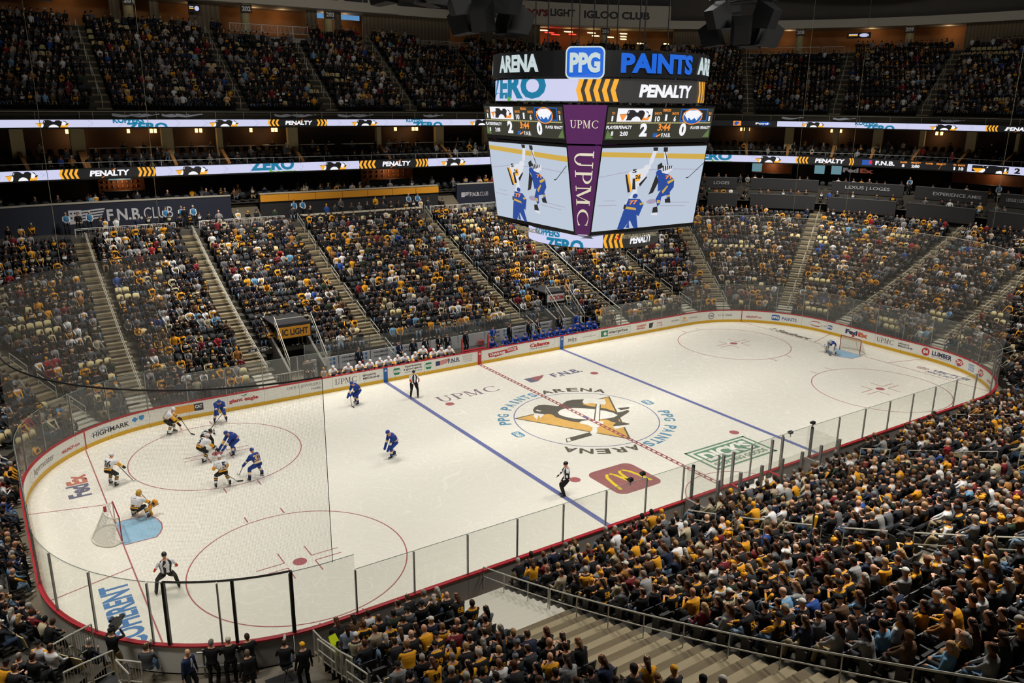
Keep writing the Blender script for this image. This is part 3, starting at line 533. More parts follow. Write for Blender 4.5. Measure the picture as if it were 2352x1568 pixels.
for fn, key in aisle_lines(LA, 1, 20.5):
    vis = [d for d in np.arange(1.3, 20.4, 1) if inview(*fn(d)[:2], zl(d), 0)]
    if len(vis) < 3: continue
    x0, y0, nx, ny = fn(10.); u = upar(*fn(2.)[:2])
    root = empty('aisle_stair'); side = 'far' if key[-1] == 1 and key[0] == 'x' else 'near' if key[0] == 'x' else 'end'
    pr_ = project(x0, y0, zl(10))
    lab = ALAB.get(key) or 'concrete aisle stair of the %s stand, rising at %s' % (side, ('x=%.0f' % key[1]))
    tag(root, lab, 'stair', 'aisle stairs of the lower stand'); STAIRS.append((side, pr_[0], root, key in ALAB))
    W = 2.5 if key == ('x', -15.68, -1) else 1.3; a = math.atan2(ny, nx); wide = W > 2
    for k, d in enumerate(ROWS):
        for h in (0, 1):
            dd = d-.21+h*.42; zn = zl(ROWS[k+1]) if k+1 < len(ROWS) else zl(d)+.4; z = zl(d)+.015+(zn-zl(d))*.5*h
            x, y, _, _ = fn(dd)
            if excluded(upar(x, y), dd) or not inview(x, y, z, 120): continue
            o = me_obj('step', me_deck if (d < 5.2 if wide else d < 3) else (me_step if h else me_stepd), root); o.location = (x-(.98 if wide else 0), y, z); o.scale = (.415, W, .16); o.rotation_euler.z = a
    # handrails: u-shaped lengths down the middle, or one long rail
    longr = key in (('x', -15.68, -1), ('x', -15.68, 1), ('x', 15.5, 1), ('x', -23.6, 1))
    off = .5 if key[-1] == -1 else -.3
    tx, ty = -ny, nx
    if longr:
        d0, d1 = (.1 if key[-1] == -1 and key[0] == 'x' else 2.2), 20.2
        if key == ('x', -15.68, -1): off = 0
        segs = [(d0, 4.45), (4.55, d1)] if key == ('x', -15.68, -1) else [(d0, d1)]
    else: segs = [(q, q+.84*1.9) for q in np.arange(1.7, 19.5, .84*3)]
    for q0, q1 in segs:
        if not inview(*fn(q0)[:2], zl(q0)+.5, 100) and not inview(*fn(q1)[:2], zl(q1)+.5, 100): continue
        P = lambda d, h: (fn(d)[0]+tx*off, fn(d)[1]+ty*off, zl(d)+h)
        ds = np.linspace(q0, q1, max(2, int((q1-q0)/.84)+1)); mb = MB()
        mb.tube([P(d, .92) for d in ds], .026); mb.tube([P(d, .5) for d in ds], .02); mb.tube([P(q0, .92), P(q0, 0)], .024); mb.tube([P(q1, .92), P(q1, 0)], .024)
        if longr:
            for d in np.arange(q0+1.5, q1, 1.6): mb.tube([P(d, .92), P(d, 0)], .02)
            if side == 'far': mb.tube([(p[0]+tx*.1, p[1]+ty*.1, p[2]) for p in (P(d, .96) for d in ds)], .022)
        mb.obj('handrail', M_rail, root)
ORD = ['leftmost', 'second', 'third', 'fourth', 'fifth', 'sixth', 'seventh', 'eighth', 'ninth', 'tenth', 'eleventh', 'twelfth', 'thirteenth', 'fourteenth', 'fifteenth', 'sixteenth', 'seventeenth', 'eighteenth', 'nineteenth', 'twentieth', 'twenty-first']
for sd, tx_ in (('far', 'far stand'), ('end', 'curved end stands'), ('near', 'near stand')):
    for i_, q_ in enumerate(sorted([q for q in STAIRS if q[0] == sd], key=lambda q: q[1])):
        if not q_[3]: q_[2]['label'] = '%s concrete stair%s, %s' % (ORD[i_], '' if i_ == 0 else ' from the left', tx_)
# platform-front railings, "wheelchair" decks with number plates
def railing(u0, u1, d, z, name='platform_railing', label=None, plates=(), solid=None, gates=6):
    root = tag(empty(name), label, 'railing', 'white railings along the top of the lower stand')
    n = max(1, round((u1-u0)/1.55)); f = on_wall(d)
    for i in range(n):
        a, b_ = u0+(u1-u0)*i/n+.05, u0+(u1-u0)*(i+1)/n-.05; mb = MB()
        us = [a, b_]; P = lambda u, v: f(u, v)
        mb.tube([P(a, z), P(a, z+1.05), P(b_, z+1.05), P(b_, z)], .026); mb.tube([P(a, z+.25), P(b_, z+.25)], .02); mb.tube([P(a, z+.95), P(b_, z+.95)], .014)
        for q in np.linspace(a, b_, 11)[1:-1]: mb.beam(P(q, z+.25), P(q, z+.95), .016)
        mb.obj('rail_section', mat('white_rail', srgb(214, 212, 204), .45), root)
    for s, uc in plates:
        mb = MB(); rect(mb, uc-.42, z+.35, uc+.42, z+.95, f, .05); mb.obj('number_plate', mat('plate_brown', srgb(62, 50, 42), .6), root)
        mb = MB(); text(mb, s, uc, z+.65, .58, .32, f, .06, .04); mb.obj('plate_number', A_w, root)
    return root
railing(-32, -24.5, 20.5, 8.35, label='white railing of the leftmost platform above the stand')
railing(-22.6, -16.6, 20.5, 8.35, label='white railing with the 122 plate on the platform', plates=(('122', -17.9),))
railing(-14.8, -7.5, 20.5, 8.35, label='white railing with two 101 plates on the platform', plates=(('101', -13.8), ('101', -8.8)))
railing(6.9, 14.6, 20.5, 8.35, label='white railing with two 103 plates beside the hanging scoreboard', plates=(('103', 8.1), ('103', 12.3)))
railing(16.5, 22, 20.5, 8.35, label='white railing on the platform right of the scoreboard')
f = on_wall(20.5); blk = tag(empty('platform_parapet'), 'dark parapet with 102 at both ends below the gold banner', 'parapet')
V, F = closed([(20.45, 7.6), (20.45, 9.25), (20.75, 9.25), (20.75, 7.6)], -5.6, 6.0); mesh_obj('parapet_wall', V, F, M_dk, blk)
V, F = closed([(20.4, 9.25), (20.4, 9.33), (21.2, 9.33), (21.2, 9.25)], -5.9, 6.05); mesh_obj('parapet_ledge', V, F, mat('ledge_stone', srgb(186, 178, 158), .6), blk)
m = MB(); text(m, '102', -5.05, 9.0, .5, .24, f, .07, .03); text(m, '102', 5.55, 9.0, .5, .24, f, .07, .03); m.obj('parapet_numbers', A_w, blk)
# club fronts
def wall_prof(name, prof, u0, u1, m_, lab=None, cat=None, **k):
    V, F = closed(prof, u0, u1); o = mesh_obj(name, V, F, m_)
    if lab: tag(o, lab, cat, **k)
    return o
M_cap = mat('wall_cap', srgb(176, 170, 156), .6); FW = on_wall(23.45)
def club(u0, u1, lab, sign=None, gold=False):
    r = tag(empty('club_parapet'), lab, 'wall'); V, F = closed([(23.45, 8.7), (23.45, 11.0), (23.75, 11.0), (23.75, 8.7)], u0, u1); mesh_obj('front_wall', V, F, M_navy if not gold else M_dk, r)
    V, F = closed([(23.4, 11.0), (23.4, 11.1), (23.8, 11.1), (23.8, 11.0)], u0, u1); mesh_obj('wall_cap', V, F, M_cap, r)
    if sign:
        uc, s = sign; m = MB(); text(m, 'F.N.B.', uc+.05*s, 9.95, 2.7*s, .95*s, FW, .02, .03); text(m, 'CLUB', uc+2.65*s, 9.95, 2.3*s, .95*s, FW, .02, -.0); m.obj('sign_letters', mat('sign_white', srgb(196, 196, 200), .5), r)
        m = MB(); rect(m, uc-(2.55 if s == 1 else 3.6)*s, 9.95-.55*s, uc-(2.3 if s == 1 else 2.7)*s, 9.95+.55*s, FW, .02)
        for k in range(4): poly(m, [(uc-(2.3 if s == 1 else 2.7)*s, 9.95+(-.35+k*.23)*s), (uc-1.7*s+k*.1*s, 9.95+(-.17+k*.22)*s), (uc-1.7*s+k*.1*s, 9.95+(-.05+k*.22)*s), (uc-(2.3 if s == 1 else 2.7)*s, 9.95+(-.21+k*.23)*s)], FW, .02)
        m.obj('sign_flag', mat('sign_white', (1, 1, 1)), r)
        m = MB()
        for a in range(3):
            for b_ in range(2): poly(m, circ(uc-(2.5-a*.07 if s == 1 else 3.4-a*.25)*s, 9.95+(-.05+b_*.36)*s, (.022 if s == 1 else .03), .08*s, 5), FW, .03)
        m.obj('sign_stars', M_navy, r)
    if gold:
        for i in range(7):
            a, b_ = u0+(u1-u0)*i/7+.02, u0+(u1-u0)*(i+1)/7-.02; V, F = closed([(23.3, 10.35), (23.3, 10.95), (23.44, 10.95), (23.44, 10.35)], a, b_); mesh_obj('banner_panel', V, F, M_gold, r)
    return r
club(-34, -11.25, 'dark blue club wall with big white F.N.B. CLUB lettering', (-19.95, 1.0))
club(-8.7, 9.4, 'dark wall carrying the long gold banner', gold=True)
club(11.6, 23, 'dark blue club wall beside the scoreboard with small F.N.B. CLUB sign', (13.7, .44))
# stairs beside club fronts (between them)
for u0, u1 in ((-11.2, -8.8), (9.5, 11.5)):
    r = tag(empty('club_stair'), 'grey stair flight climbing %s club wall' % ('beside the lettered' if u0 < 0 else 'between the gold banner and the small sign'), 'stair')
    for k in range(8): V, F = closed([(22.4+k*.3, 8.7), (22.4+k*.3, 8.9+k*.2), (22.7+k*.3, 8.9+k*.2), (22.7+k*.3, 8.7)], u0, u1); mesh_obj('step', V, F, M_conc, r)
m = MB(); V, F = band([(23.75, 10.3), (31, 10.3)]); m.add(V, F); st(m.obj('club_floor', M_concd))
# loges at the right end: two tiers of dark fronts
LG = on_wall(20.4); L2 = on_wall(18.9)
k = 0
for u0, u1, s in ((24.2, 27.0, 'MARK'), (27.3, 28.3, 'LOGES'), (28.72, 30.8, ''), (31.2, 33.3, 'LEXUS | LOGES'), (33.62, 36.4, 'EXPERIENCE AMAZING'), (37.6, 41, 'LEXUS | LOGES')):
    r = tag(empty('loge_box'), ['dark loge fronts at the right end, half hidden by the scoreboard', 'dark loge front with LOGES lettering just right of the scoreboard', 'plain dark loge fronts right of the scoreboard', 'dark loge fronts lettered LEXUS LOGES under the right ribbon board', 'dark loge fronts lettered EXPERIENCE AMAZING', 'dark loge fronts at the right edge with round mark'][k], 'loge'); k += 1
    for d, z0, z1 in ((21.0, 10.7, 11.3), (19.3, 8.9, 9.75)):
        V, F = closed([(d-.05, z0-.6), (d-.05, z1), (d+.1, z1), (d+.1, z0-.6)], u0, u1); mesh_obj('loge_front', V, F, M_dk, r)
        V, F = closed([(d-.07, z1), (d-.07, z1+.05), (d+.25, z1+.05), (d+.25, z1)], u0, u1); mesh_obj('loge_ledge', V, F, mat('ledge_dark', srgb(84, 82, 80), .5), r)
    if s:
        m = MB(); text(m, s, (u0+u1)/2, 10.75, (u1-u0)*(.62 if '|' in s or 'EXP' in s else .5), .42 if '|' in s else .34, on_wall(20.95), .07, .01); m.obj('loge_letters', mat('loge_print', srgb(170, 170, 172), .5), r)
V, F = band([(19.35, 9.0), (21, 9.0), (21, 10.3), (24, 10.3)], 24, 44); st(mesh_obj('loge_floor', V, F, M_concd))
# ================================================================ suites between the two ribbon boards
M_sback = mat('suite_wall', srgb(66, 48, 38), .8, noise=(.3, .25)); M_soff = mat('soffit', srgb(30, 28, 27), .8); M_carp = mat('suite_floor', srgb(34, 33, 34), .9)
V, F = band([(24.7, 12.75), (31, 12.75)]); st(mesh_obj('lower_soffit', V, F, M_soff))
V, F = band([(24.85, 13.3), (26.0, 13.3), (26.0, 13.75), (27.1, 13.75), (27.1, 14.2), (30.2, 14.2)]); st(mesh_obj('suite_floor', V, F, M_carp))
V, F = band([(30.1, 14.2), (30.1, 16.9)]); st(mesh_obj('wall_suites', V, F, M_sback))
V, F = band([(24.7, 16.82), (30.4, 16.82)]); st(mesh_obj('upper_soffit', V, F, M_soff))
V, F = band([(31.0, 8.6), (31.0, 12.8)]); st(mesh_obj('wall_club', V, F, mat('club_wall', srgb(52, 46, 42), .8, noise=(.25, .35))))
PT = [-24.6, -23.05, -21.9, -15.18, -10.72, -3.97, 4.88, 11.81, 17.5, 22.6, 25.2, 27.4, 28.61, 29.75, 30.96, 32.01, 33.09, 34.26, 35.34, 38.5]
for i, u in enumerate(PT):
    r = tag(empty('suite_divider'), '%s tan sloping divider between the suites%s' % (ORD[i], ' from the left' if i else ''), 'partition', 'suite partitions between the ribbon boards')
    w_ = .14 if not CX < abs(u) < CX+QA else .14*RC/(RC+26); prof = [(24.9, 13.3), (24.9, 13.8), (28.0, 15.3), (28.0, 13.3)]
    V, F = closed(prof, u-w_, u+w_); mesh_obj('sloping_wall', V, F, M_wood, r)
    wc = w_*(2.6 if i % 2 else 1.3); V, F = closed([(27.3, 14.2), (27.3, 16.82), (27.8, 16.82), (27.8, 14.2)], u-wc*1.3, u+wc*1.3); mesh_obj('column', V, F, M_tan, r)
sc_m = MB(); sc_m.box((0, 0, 0), (.22, .2, .34)); M_sc = led('sconce_glow', srgb(255, 190, 105), 5.0); me_sc = sc_m.obj('x', M_sc).data; bpy.data.objects.remove(bpy.data.objects['x'])
for i, u in enumerate([-22.12, -22.03, -17.94, -16.07, -15.74, -12.22, -11.84, -7.27, -5.2, -4.87, 7.71, 9.77, 10.18, 28.49, 28.59, 28.69, 30.79, 30.93, 31.02, 33.29, 33.4]):
    x, y, nx, ny = pu(u, 29.4); o = me_obj('hanging_lamp', me_sc); o.location = (x, y, 16.4); o.rotation_euler.z = math.atan2(ny, nx)
    tag(o, '%s small warm lamp%s under the upper ribbon board' % (ORD[i], ' from the left' if i else ''), 'lamp', 'warm lamps in the suites')
for u in (-22.1, -17, -12, -6, 9, 28.6, 30.9, 33.3):
    x, y, nx, ny = pu(u, 28.9); l = bpy.data.lights.new('suite_lamp', 'POINT'); l.energy = 26; l.color = (1, .62, .3); l.shadow_soft_size = .25; o = bpy.data.objects.new('suite_lamp_light', l); COL.objects.link(o); o.location = (x, y, 15.8)
# counters and club background objects
k = 0
for u0, u1 in ((-21.4, -18.6), (-18.0, -15.7), (-14.6, -11.3), (-10.2, -7.6), (-6.9, -4.5), (-3.3, .1), (1, 4.3), (5.6, 8.2), (8.8, 11.2), (12.4, 15)):
    V, F = closed([(27.2, 15.05), (27.2, 15.12), (27.7, 15.12), (27.7, 15.05)], u0, u1); k += 1
    tag(mesh_obj('suite_counter', V, F, mat('counter_white', srgb(190, 184, 172), .5)), '%s pale counter ledge%s at the back of the suites' % (ORD[k-1], ' from the left' if k > 1 else ''), 'counter', 'suite counters')
for z, d, nm_ in ((13.64, 24.72, 'lower'), (17.47, 24.72, 'upper')):
    r = tag(empty('ribbon_handrail'), 'thin metal handrail on top of the %s ribbon board' % nm_, 'railing'); fr_ = on_wall(d)
    H = .48 if nm_ == 'lower' else .62; m = MB(); us = [v for v in np.arange(-30, 48, 1.0 if nm_ == 'lower' else 1.0)]; m.tube([fr_(u, z+H) for u in us], .018, 4); m.obj('top_rail', M_rail, r)
    u = -30.
    while u < 48:
        m = MB(); m.tube([fr_(u, z), fr_(u, z+H)], .016, 4); m.obj('rail_post', M_rail, r); u += 2.4 if abs(u) < CX else .8
# ================================================================ ribbon boards
W_ = led('led_white', srgb(206, 208, 238), 1.0); K_ = led('led_black', srgb(22, 22, 24), 1.0); G_ = led('led_gold', srgb(250, 176, 50), 1.0); T_ = led('led_teal', srgb(20, 120, 158), 1.0); GR_ = led('led_green', srgb(96, 170, 60), 1.0); R_ = led('led_red', srgb(214, 40, 60), 1.0); B_ = led('led_blue', srgb(30, 84, 170), 1.0); O_ = led('led_orange', srgb(250, 150, 60), 1.0); WW_ = led('led_bright', srgb(245, 245, 250), 1.0); LG_ = led('led_pale', srgb(188, 190, 222), 1.0)
def ribbon(name, z0, z1, segs, lab):
    root = tag(empty(name), lab, 'screen'); fw = on_wall(24.6)
    V, F = band([(24.6, z0-.12), (24.6, z1+.06), (25.0, z1+.06), (25.0, z0-.12), (24.6, z0-.12)], -40, 52); mesh_obj('ribbon_housing', V, F, M_blk, root)
    H = z1-z0; zc = (z0+z1)/2; B = {k: MB() for k in 'wkgtnrbooxvp'}; col = dict(w=W_, k=K_, g=G_, t=T_, n=GR_, r=R_, b=B_, o=O_, x=WW_, p=LG_, v=K_)
    def R(a, b, m, off=.01, v0=z0, v1=z1): brect(B[m], a, v0, b, v1, fw, off)
    for s in segs:
        t, a, b = s[0], s[1], s[2]; c = (a+b)/2; wd = b-a
        if t == 'white':
            R(a, b, 'w')
            n = max(1, int(wd/(2.2 if abs(c) < CX else .7)))
            for i in range(n):
                q = a+wd*(i+.5)/n; e = min(.25, wd*.1)*(1 if abs(c) < CX else .4)
                poly(B['p'], [(q-e, z0), (q-e*.6, z0), (q+e, zc), (q-e*.6, z1), (q-e, z1), (q+e*.6, zc)], fw, .014)
        elif t == 'dark': R(a, b, 'k')
        elif t == 'peng':
            motif(fw, c, z0, wd/2, H*.97, {'k': B['k'], 'g': B['g'], 'w': B['x']}, .02)
        elif t in ('chevR', 'chevL'):
            R(a, b, 'k', .012); n = 4 if wd > 1.2 or abs(c) > CX else 3
            if len(s) > 3: n = s[3]
            for i in range(n):
                q = a+wd*(i+.35)/n; e = wd/n*.28; h = wd/n*.45*(1 if t == 'chevR' else -1)
                poly(B['g'], [(q-e, z0), (q+e, z0), (q+e+h, zc), (q-e+h, zc)], fw, .02); poly(B['g'], [(q-e+h, zc), (q+e+h, zc), (q+e, z1), (q-e, z1)], fw, .02)
        elif t == 'text':
            text(B[s[4]], s[3], c, zc+(s[5] if len(s) > 5 else 0)*H, wd, H*(s[6] if len(s) > 6 else .62), fw, .035, .045, .12 if s[3] == 'PENALTY' else 0)
            if s[3] == 'PENALTY': poly(B['o'], [(a+wd*.28, z0+H*.02), (a+wd*.3, z0), (a+wd*.66, z1-H*.03), (a+wd*.64, z1)], fw, .03)
        elif t == 'cut':   # letters cropped by the edge of the screen: keep only what falls inside
            Vt, Ft = text2d(s[3], .05); Wt, Ht = Vt.max(0); sc_ = H*s[6]
            for fc in Ft:
                P = [(a+wd*Vt[i][0]/Wt, zc+s[5]*H+(Vt[i][1]/Ht-.5)*sc_) for i in fc]
                for lim, sg in ((z0, 1), (z1, -1)):
                    o_ = []
                    for i in range(len(P)):
                        p, q = P[i-1], P[i]; ip, iq = (p[1]-lim)*sg >= 0, (q[1]-lim)*sg >= 0
                        if ip != iq: tt = (lim-p[1])/(q[1]-p[1]); o_.append((p[0]+tt*(q[0]-p[0]), lim))
                        if iq: o_.append(q)
                    P = o_
                if len(P) > 2: poly(B[s[4]], P, fw, .02)
        elif t == 'box': R(a, b, s[3], .015, z0+H*s[4], z0+H*s[5])
        elif t == 'oval': poly(B[s[3]], circ(c, zc, wd/2, H*.38), fw, .016)
    for k_, mb in B.items():
        if mb.V:
            o = mb.obj('lit_graphics', col[k_], root)
    return root
def pen(a, b, t0=None, t1=None): w_ = b-a; return [('dark', a, b), ('chevR', a, a+w_*.22), ('text', a+w_*.29, a+w_*.72, 'PENALTY', 'x'), ('chevR', b-w_*.22, b)]
lower = [('white', -27, -22.49)]+[('peng', -23.48, -22.9)]+[('dark', -22.49, -16.95), ('chevL', -22.49, -22.12), ('text', -21.96, -18.98, 'PENALTY', 'x'), ('chevR', -18.38, -16.95), ('white', -16.95, 1.46), ('peng', -15.34, -12.65), ('cut', -9.0, -4.97, 'ZERO', 't', .35, 1.35), ('cut', -7.3, -4.7, 'harm', 'n', -.62, .9), ('peng', -2.5, .2),
        ('dark', 1.46, 8.92), ('chevL', 1.6, 3.35), ('text', 3.88, 6.97, 'PENALTY', 'x'), ('chevR', 7.48, 8.92), ('white', 8.92, 30.03), ('peng', 10.43, 13.34), ('cut', 26.9, 28.18, 'ZERO', 't', .3, 1.3), ('cut', 27.6, 28.2, 'harm', 'n', -.6, .8), ('peng', 28.87, 29.61), ('dark', 30.03, 34.54), ('chevL', 30.03, 30.39), ('text', 30.54, 31.35, 'PENALTY', 'x'), ('chevR', 31.46, 31.6, 2),
        ('box', 31.7, 32.1, 'b', .15, .85), ('box', 31.9, 32.15, 'r', .3, .8), ('text', 32.17, 32.68, 'F.N.B.', 'x'), ('text', 32.82, 33.0, 'PLAYER', 'o', .27, .22), ('text', 33.1, 33.36, 'PENALTY', 'o', .27, .22), ('text', 32.87, 32.94, '8', 'x', -.2, .42), ('text', 33.12, 33.33, '2:00', 'x', -.2, .42), ('text', 33.48, 33.67, 'PLAYER', 'o', .27, .22), ('text', 33.75, 34.0, 'PENALTY', 'o', .27, .22), ('text', 34.18, 34.26, 'TO', 'o', .27, .22), ('text', 34.3, 34.48, 'SHOTS', 'o', .27, .22), ('text', 34.2, 34.24, '1', 'x', -.2, .42), ('text', 34.33, 34.45, '10', 'x', -.2, .42),
        ('white', 34.54, 37.0), ('box', 34.62, 36.2, 'k', .1, .9), ('peng', 34.66, 36.15), ('text', 36.74, 37.3, '2', 'v', 0, .7), ('white', 37.0, 42)]
upper = [('white', -27, -7.03), ('peng', -22.81, -22.21), ('cut', -19.8, -17.44, 'KOPPERS', 't', .42, .8), ('cut', -18.84, -15.62, 'ZERO', 't', -.5, 1.2), ('peng', -12.21, -9.71), ('dark', -7.03, -1.59), ('chevL', -7.03, -5.97), ('text', -5.55, -3.0, 'PENALTY', 'x'), ('chevR', -2.6, -1.59), ('white', -1.59, 20), ('peng', .86, 3.51), ('cut', 6.58, 8.4, 'KOPPERS', 't', .42, .8), ('cut', 7.25, 10.63, 'ZERO', 't', -.5, 1.2), ('peng', 13.87, 16.6),
         ('dark', 20, 29.39), ('box', 28.06, 28.49, 'o', .05, .95), ('box', 28.1, 28.45, 'x', .12, .88), ('oval', 28.14, 28.42, 'b'), ('oval', 28.72, 29.2, 'b'), ('text', 28.78, 29.14, 'Ford', 'x', 0, .36), ('white', 29.39, 34.85), ('peng', 30.07, 30.69), ('cut', 31.5, 32.1, 'KOPPERS', 't', .42, .8), ('cut', 31.73, 32.55, 'ZERO', 't', -.5, 1.2), ('peng', 33.45, 34.15), ('dark', 34.85, 39), ('chevL', 34.85, 35.17), ('text', 35.3, 38.2, 'PENALTY', 'x'), ('white', 39, 44)]
ribbon('lower_ribbon_board', 12.87, 13.62, lower, 'lower lit ribbon board with penguins, ZERO and PENALTY in white on dark')
ribbon('upper_ribbon_board', 16.88, 17.46, upper, 'upper lit ribbon board under the dark top stand')
# ================================================================ upper bowl
UROWS = [25.9+.8*k for k in range(14)]
m = MB(); z0 = zu(25.5)
V, F = band([(25.0, 17.3), (25.0, z0), (25.5, z0)]); m.add(V, F)
for d in UROWS: z = zu(d); V, F = band([(d-.4, z-.6), (d-.4, z), (d+.4, z), (d+.4, z-.3)]); m.add(V, F)
ZT = zu(UROWS[-1]); V, F = band([(UROWS[-1]+.4, ZT), (39, ZT+.05)]); m.add(V, F)
st(m.obj('upper_terrace', mat('upper_concrete', srgb(64, 60, 50), .9, noise=(.5, .2))))
i = 0
for fn, key in sorted(aisle_lines(UA, 25, 36), key=lambda t: (project(*t[0](30)[:2], 20) or (9999,))[0]):
    if not inview(*fn(30)[:2], zu(30), -5) or fn(30)[1] < -15: continue
    i += 1; root = empty('aisle_stair'); tag(root, '%s dim stair%s of the top stand' % (ORD[i-1], ' from the left' if i > 1 else ''), 'stair', 'aisle stairs of the top stand')
    mb = MB(); _, _, nx, ny = fn(26); a = math.atan2(ny, nx)
    for d in np.arange(25.7, 36.6, .4): x, y, _, _ = fn(d); mb.box((x, y, zu(d)-.08), (.38, 1.2, .18), a)
    o = mb.obj('stair_steps', M_step, root); o['kind'] = 'stuff'
    tx, ty = -ny, nx
    for q in np.arange(26, 36, 2.1):
        P = lambda d, h: (fn(d)[0]+tx*.1, fn(d)[1]+ty*.1, zu(d)+h); mb = MB(); mb.tube([P(q, 0), P(q, .92), P(q+1.6, .92), P(q+1.6, 0)], .022, 4); mb.obj('handrail', M_rail, root)
# back wall, openings, fascia, roof
ZB = ZT; M_rib = bpy.data.materials.new('ribbed_wall'); M_rib.use_nodes = True; nt = M_rib.node_tree; b = nt.nodes['Principled BSDF']; b.inputs['Roughness'].default_value = .85
tc = nt.nodes.new('ShaderNodeTexCoord'); sx_ = nt.nodes.new('ShaderNodeSeparateXYZ'); nt.links.new(tc.outputs['Object'], sx_.inputs[0]); ad = nt.nodes.new('ShaderNodeMath'); ad.operation = 'SUBTRACT'; nt.links.new(sx_.outputs[0], ad.inputs[0]); nt.links.new(sx_.outputs[1], ad.inputs[1])
ml = nt.nodes.new('ShaderNodeMath'); ml.operation = 'MULTIPLY'; ml.inputs[1].default_value = 14; nt.links.new(ad.outputs[0], ml.inputs[0]); sn = nt.nodes.new('ShaderNodeMath'); sn.operation = 'SINE'; nt.links.new(ml.outputs[0], sn.inputs[0])
rp = nt.nodes.new('ShaderNodeMapRange'); rp.inputs['From Min'].default_value = -1; rp.inputs['To Min'].default_value = .75; rp.inputs['To Max'].default_value = 1.1; nt.links.new(sn.outputs[0], rp.inputs[0])
mx = nt.nodes.new('ShaderNodeMix'); mx.data_type = 'RGBA'; mx.blend_type = 'MULTIPLY'; mx.inputs[0].default_value = 1; mx.inputs[6].default_value = (*srgb(128, 114, 92), 1); nt.links.new(rp.outputs[0], mx.inputs[7]); nt.links.new(mx.outputs[2], b.inputs['Base Color'])
OPEN = [(-26, -16.9), (-16, -13.4), (-12.6, -9.8), (-6.9, 2.0), (3.2, 5.2), (5.9, 8.4), (19.3, 22.2), (23.7, 26.9), (28.5, 33.1)]
u = -30.; zt = 28.3
segs = []
for a, b_ in OPEN: segs.append((u, a)); u = b_
segs.append((u, 46))
for a, b_ in segs: V, F = closed([(38.2, ZB), (38.2, zt), (38.5, zt), (38.5, ZB)], a, b_); st(mesh_obj('wall_upper', V, F, M_rib))
V, F = band([(41.5, ZB), (41.5, zt+.5)], -30, 46); st(mesh_obj('wall_concourse', V, F, mat('orange_wall', srgb(150, 102, 58), .8, noise=(.3, .45))))
V, F = band([(36.95, zt), (44, zt)], -32, 48); st(mesh_obj('ceiling_concourse', V, F, mat('fascia_under', srgb(150, 142, 126), .8)))
M_fas = mat('fascia_white', srgb(206, 200, 186), .7)
V, F = band([(36.9, zt), (36.9, zt+.95), (38, zt+.95)], -32, 48); st(mesh_obj('trim_1', V, F, M_fas))
V, F = band([(38.0, zt+.9), (38.0, 36)], -32, 48); st(mesh_obj('wall_top', V, F, mat('grey_panels', srgb(96, 92, 88), .85, noise=(.12, .2))))
rf = [(*pu(u, 52)[:2], 35.5) for u in UALL]; st(mesh_obj('ceiling', rf, [tuple(range(len(rf)))], mat('roof_dark', srgb(26, 25, 25), .9)))
for u in (-20, -9, -3, 0, 4.6, 7, 20.5, 25, 29.5, 31.2, 32.7):
    x, y, nx, ny = pu(u, 39.8); l = bpy.data.lights.new('concourse_lamp', 'POINT'); l.energy = 12 if 19 < u < 27 else 36 if abs(u) > 27 else 24; l.color = (1, .66, .36); l.shadow_soft_size = .3; o = bpy.data.objects.new('concourse_lamp_light', l); COL.objects.link(o); o.location = (x, y, 27.9)
FS = on_wall(36.85)
def sign(name, lab, u0, u1, z0, z1, items):
    r = tag(empty(name), lab, 'sign'); V, F = closed([(36.6, z0), (36.6, z1), (36.9, z1), (36.9, z0)], u0, u1); mesh_obj('sign_panel', V, F, M_fas, r); fs = on_wall(36.6)
    for s, uc, zc, w_, h, mm_, sh in items: mb = MB(); text(mb, s, uc, zc, w_, h, fs, .03, .04, sh); mb.obj('sign_letters', mm_, r)
S_k = mat('sign_black', srgb(60, 60, 62), .6); S_r = mat('sign_red', srgb(140, 50, 48), .6); S_b = mat('sign_blue', srgb(60, 110, 150), .6)
sign('arena_sign', 'long white fascia sign with dark ARENA letters at the top left', -14, 12, 28.35, 31.9, (('ARENA', 7.2, 30.3, 10.4, 2.1, S_k, 0), ('S', -.9, 30.2, 1.9, 2.4, S_b, 0)))
sign('club_sign', 'white fascia sign reading Coors LIGHT IGLOO CLUB above the scoreboard', 23.0, 26.75, 28.4, 30.9, (('Coors', 23.35, 29.8, .85, 1.15, S_r, .2), ('LIGHT', 24.12, 29.75, .62, .85, S_k, 0), ('IGLOO CLUB', 25.45, 29.7, 1.6, .9, S_k, 0)))
COLN = [('201', -15.46), ('202', -4.67+.0), ('203', 4.07), ('206', 25.2), ('208', 29.75), ('209', 32.05)]
for s, u in COLN:
    x, y, nx, ny = pu(u, 37.3); r = tag(empty('concourse_column'), 'round concourse column with a %s plate at the back of the top stand' % s, 'column'); m = MB(); m.beam((x, y, ZB), (x, y, 28.3), .9, n=14); m.obj('column_shaft', M_tan, r)
    w_ = .55 if abs(u) < CX else .55*RC/(RC+37)*1.0; V, F = closed([(36.7, 27.45), (36.7, 28.2), (36.8, 28.2), (36.8, 27.45)], u-w_, u+w_); mesh_obj('number_plate', V, F, mat('plate_brown', (0, 0, 0)), r)
    mb = MB(); text(mb, s, u, 27.83, w_*1.6, .45, on_wall(36.7), .02, .04); mb.obj('plate_number', A_w, r)
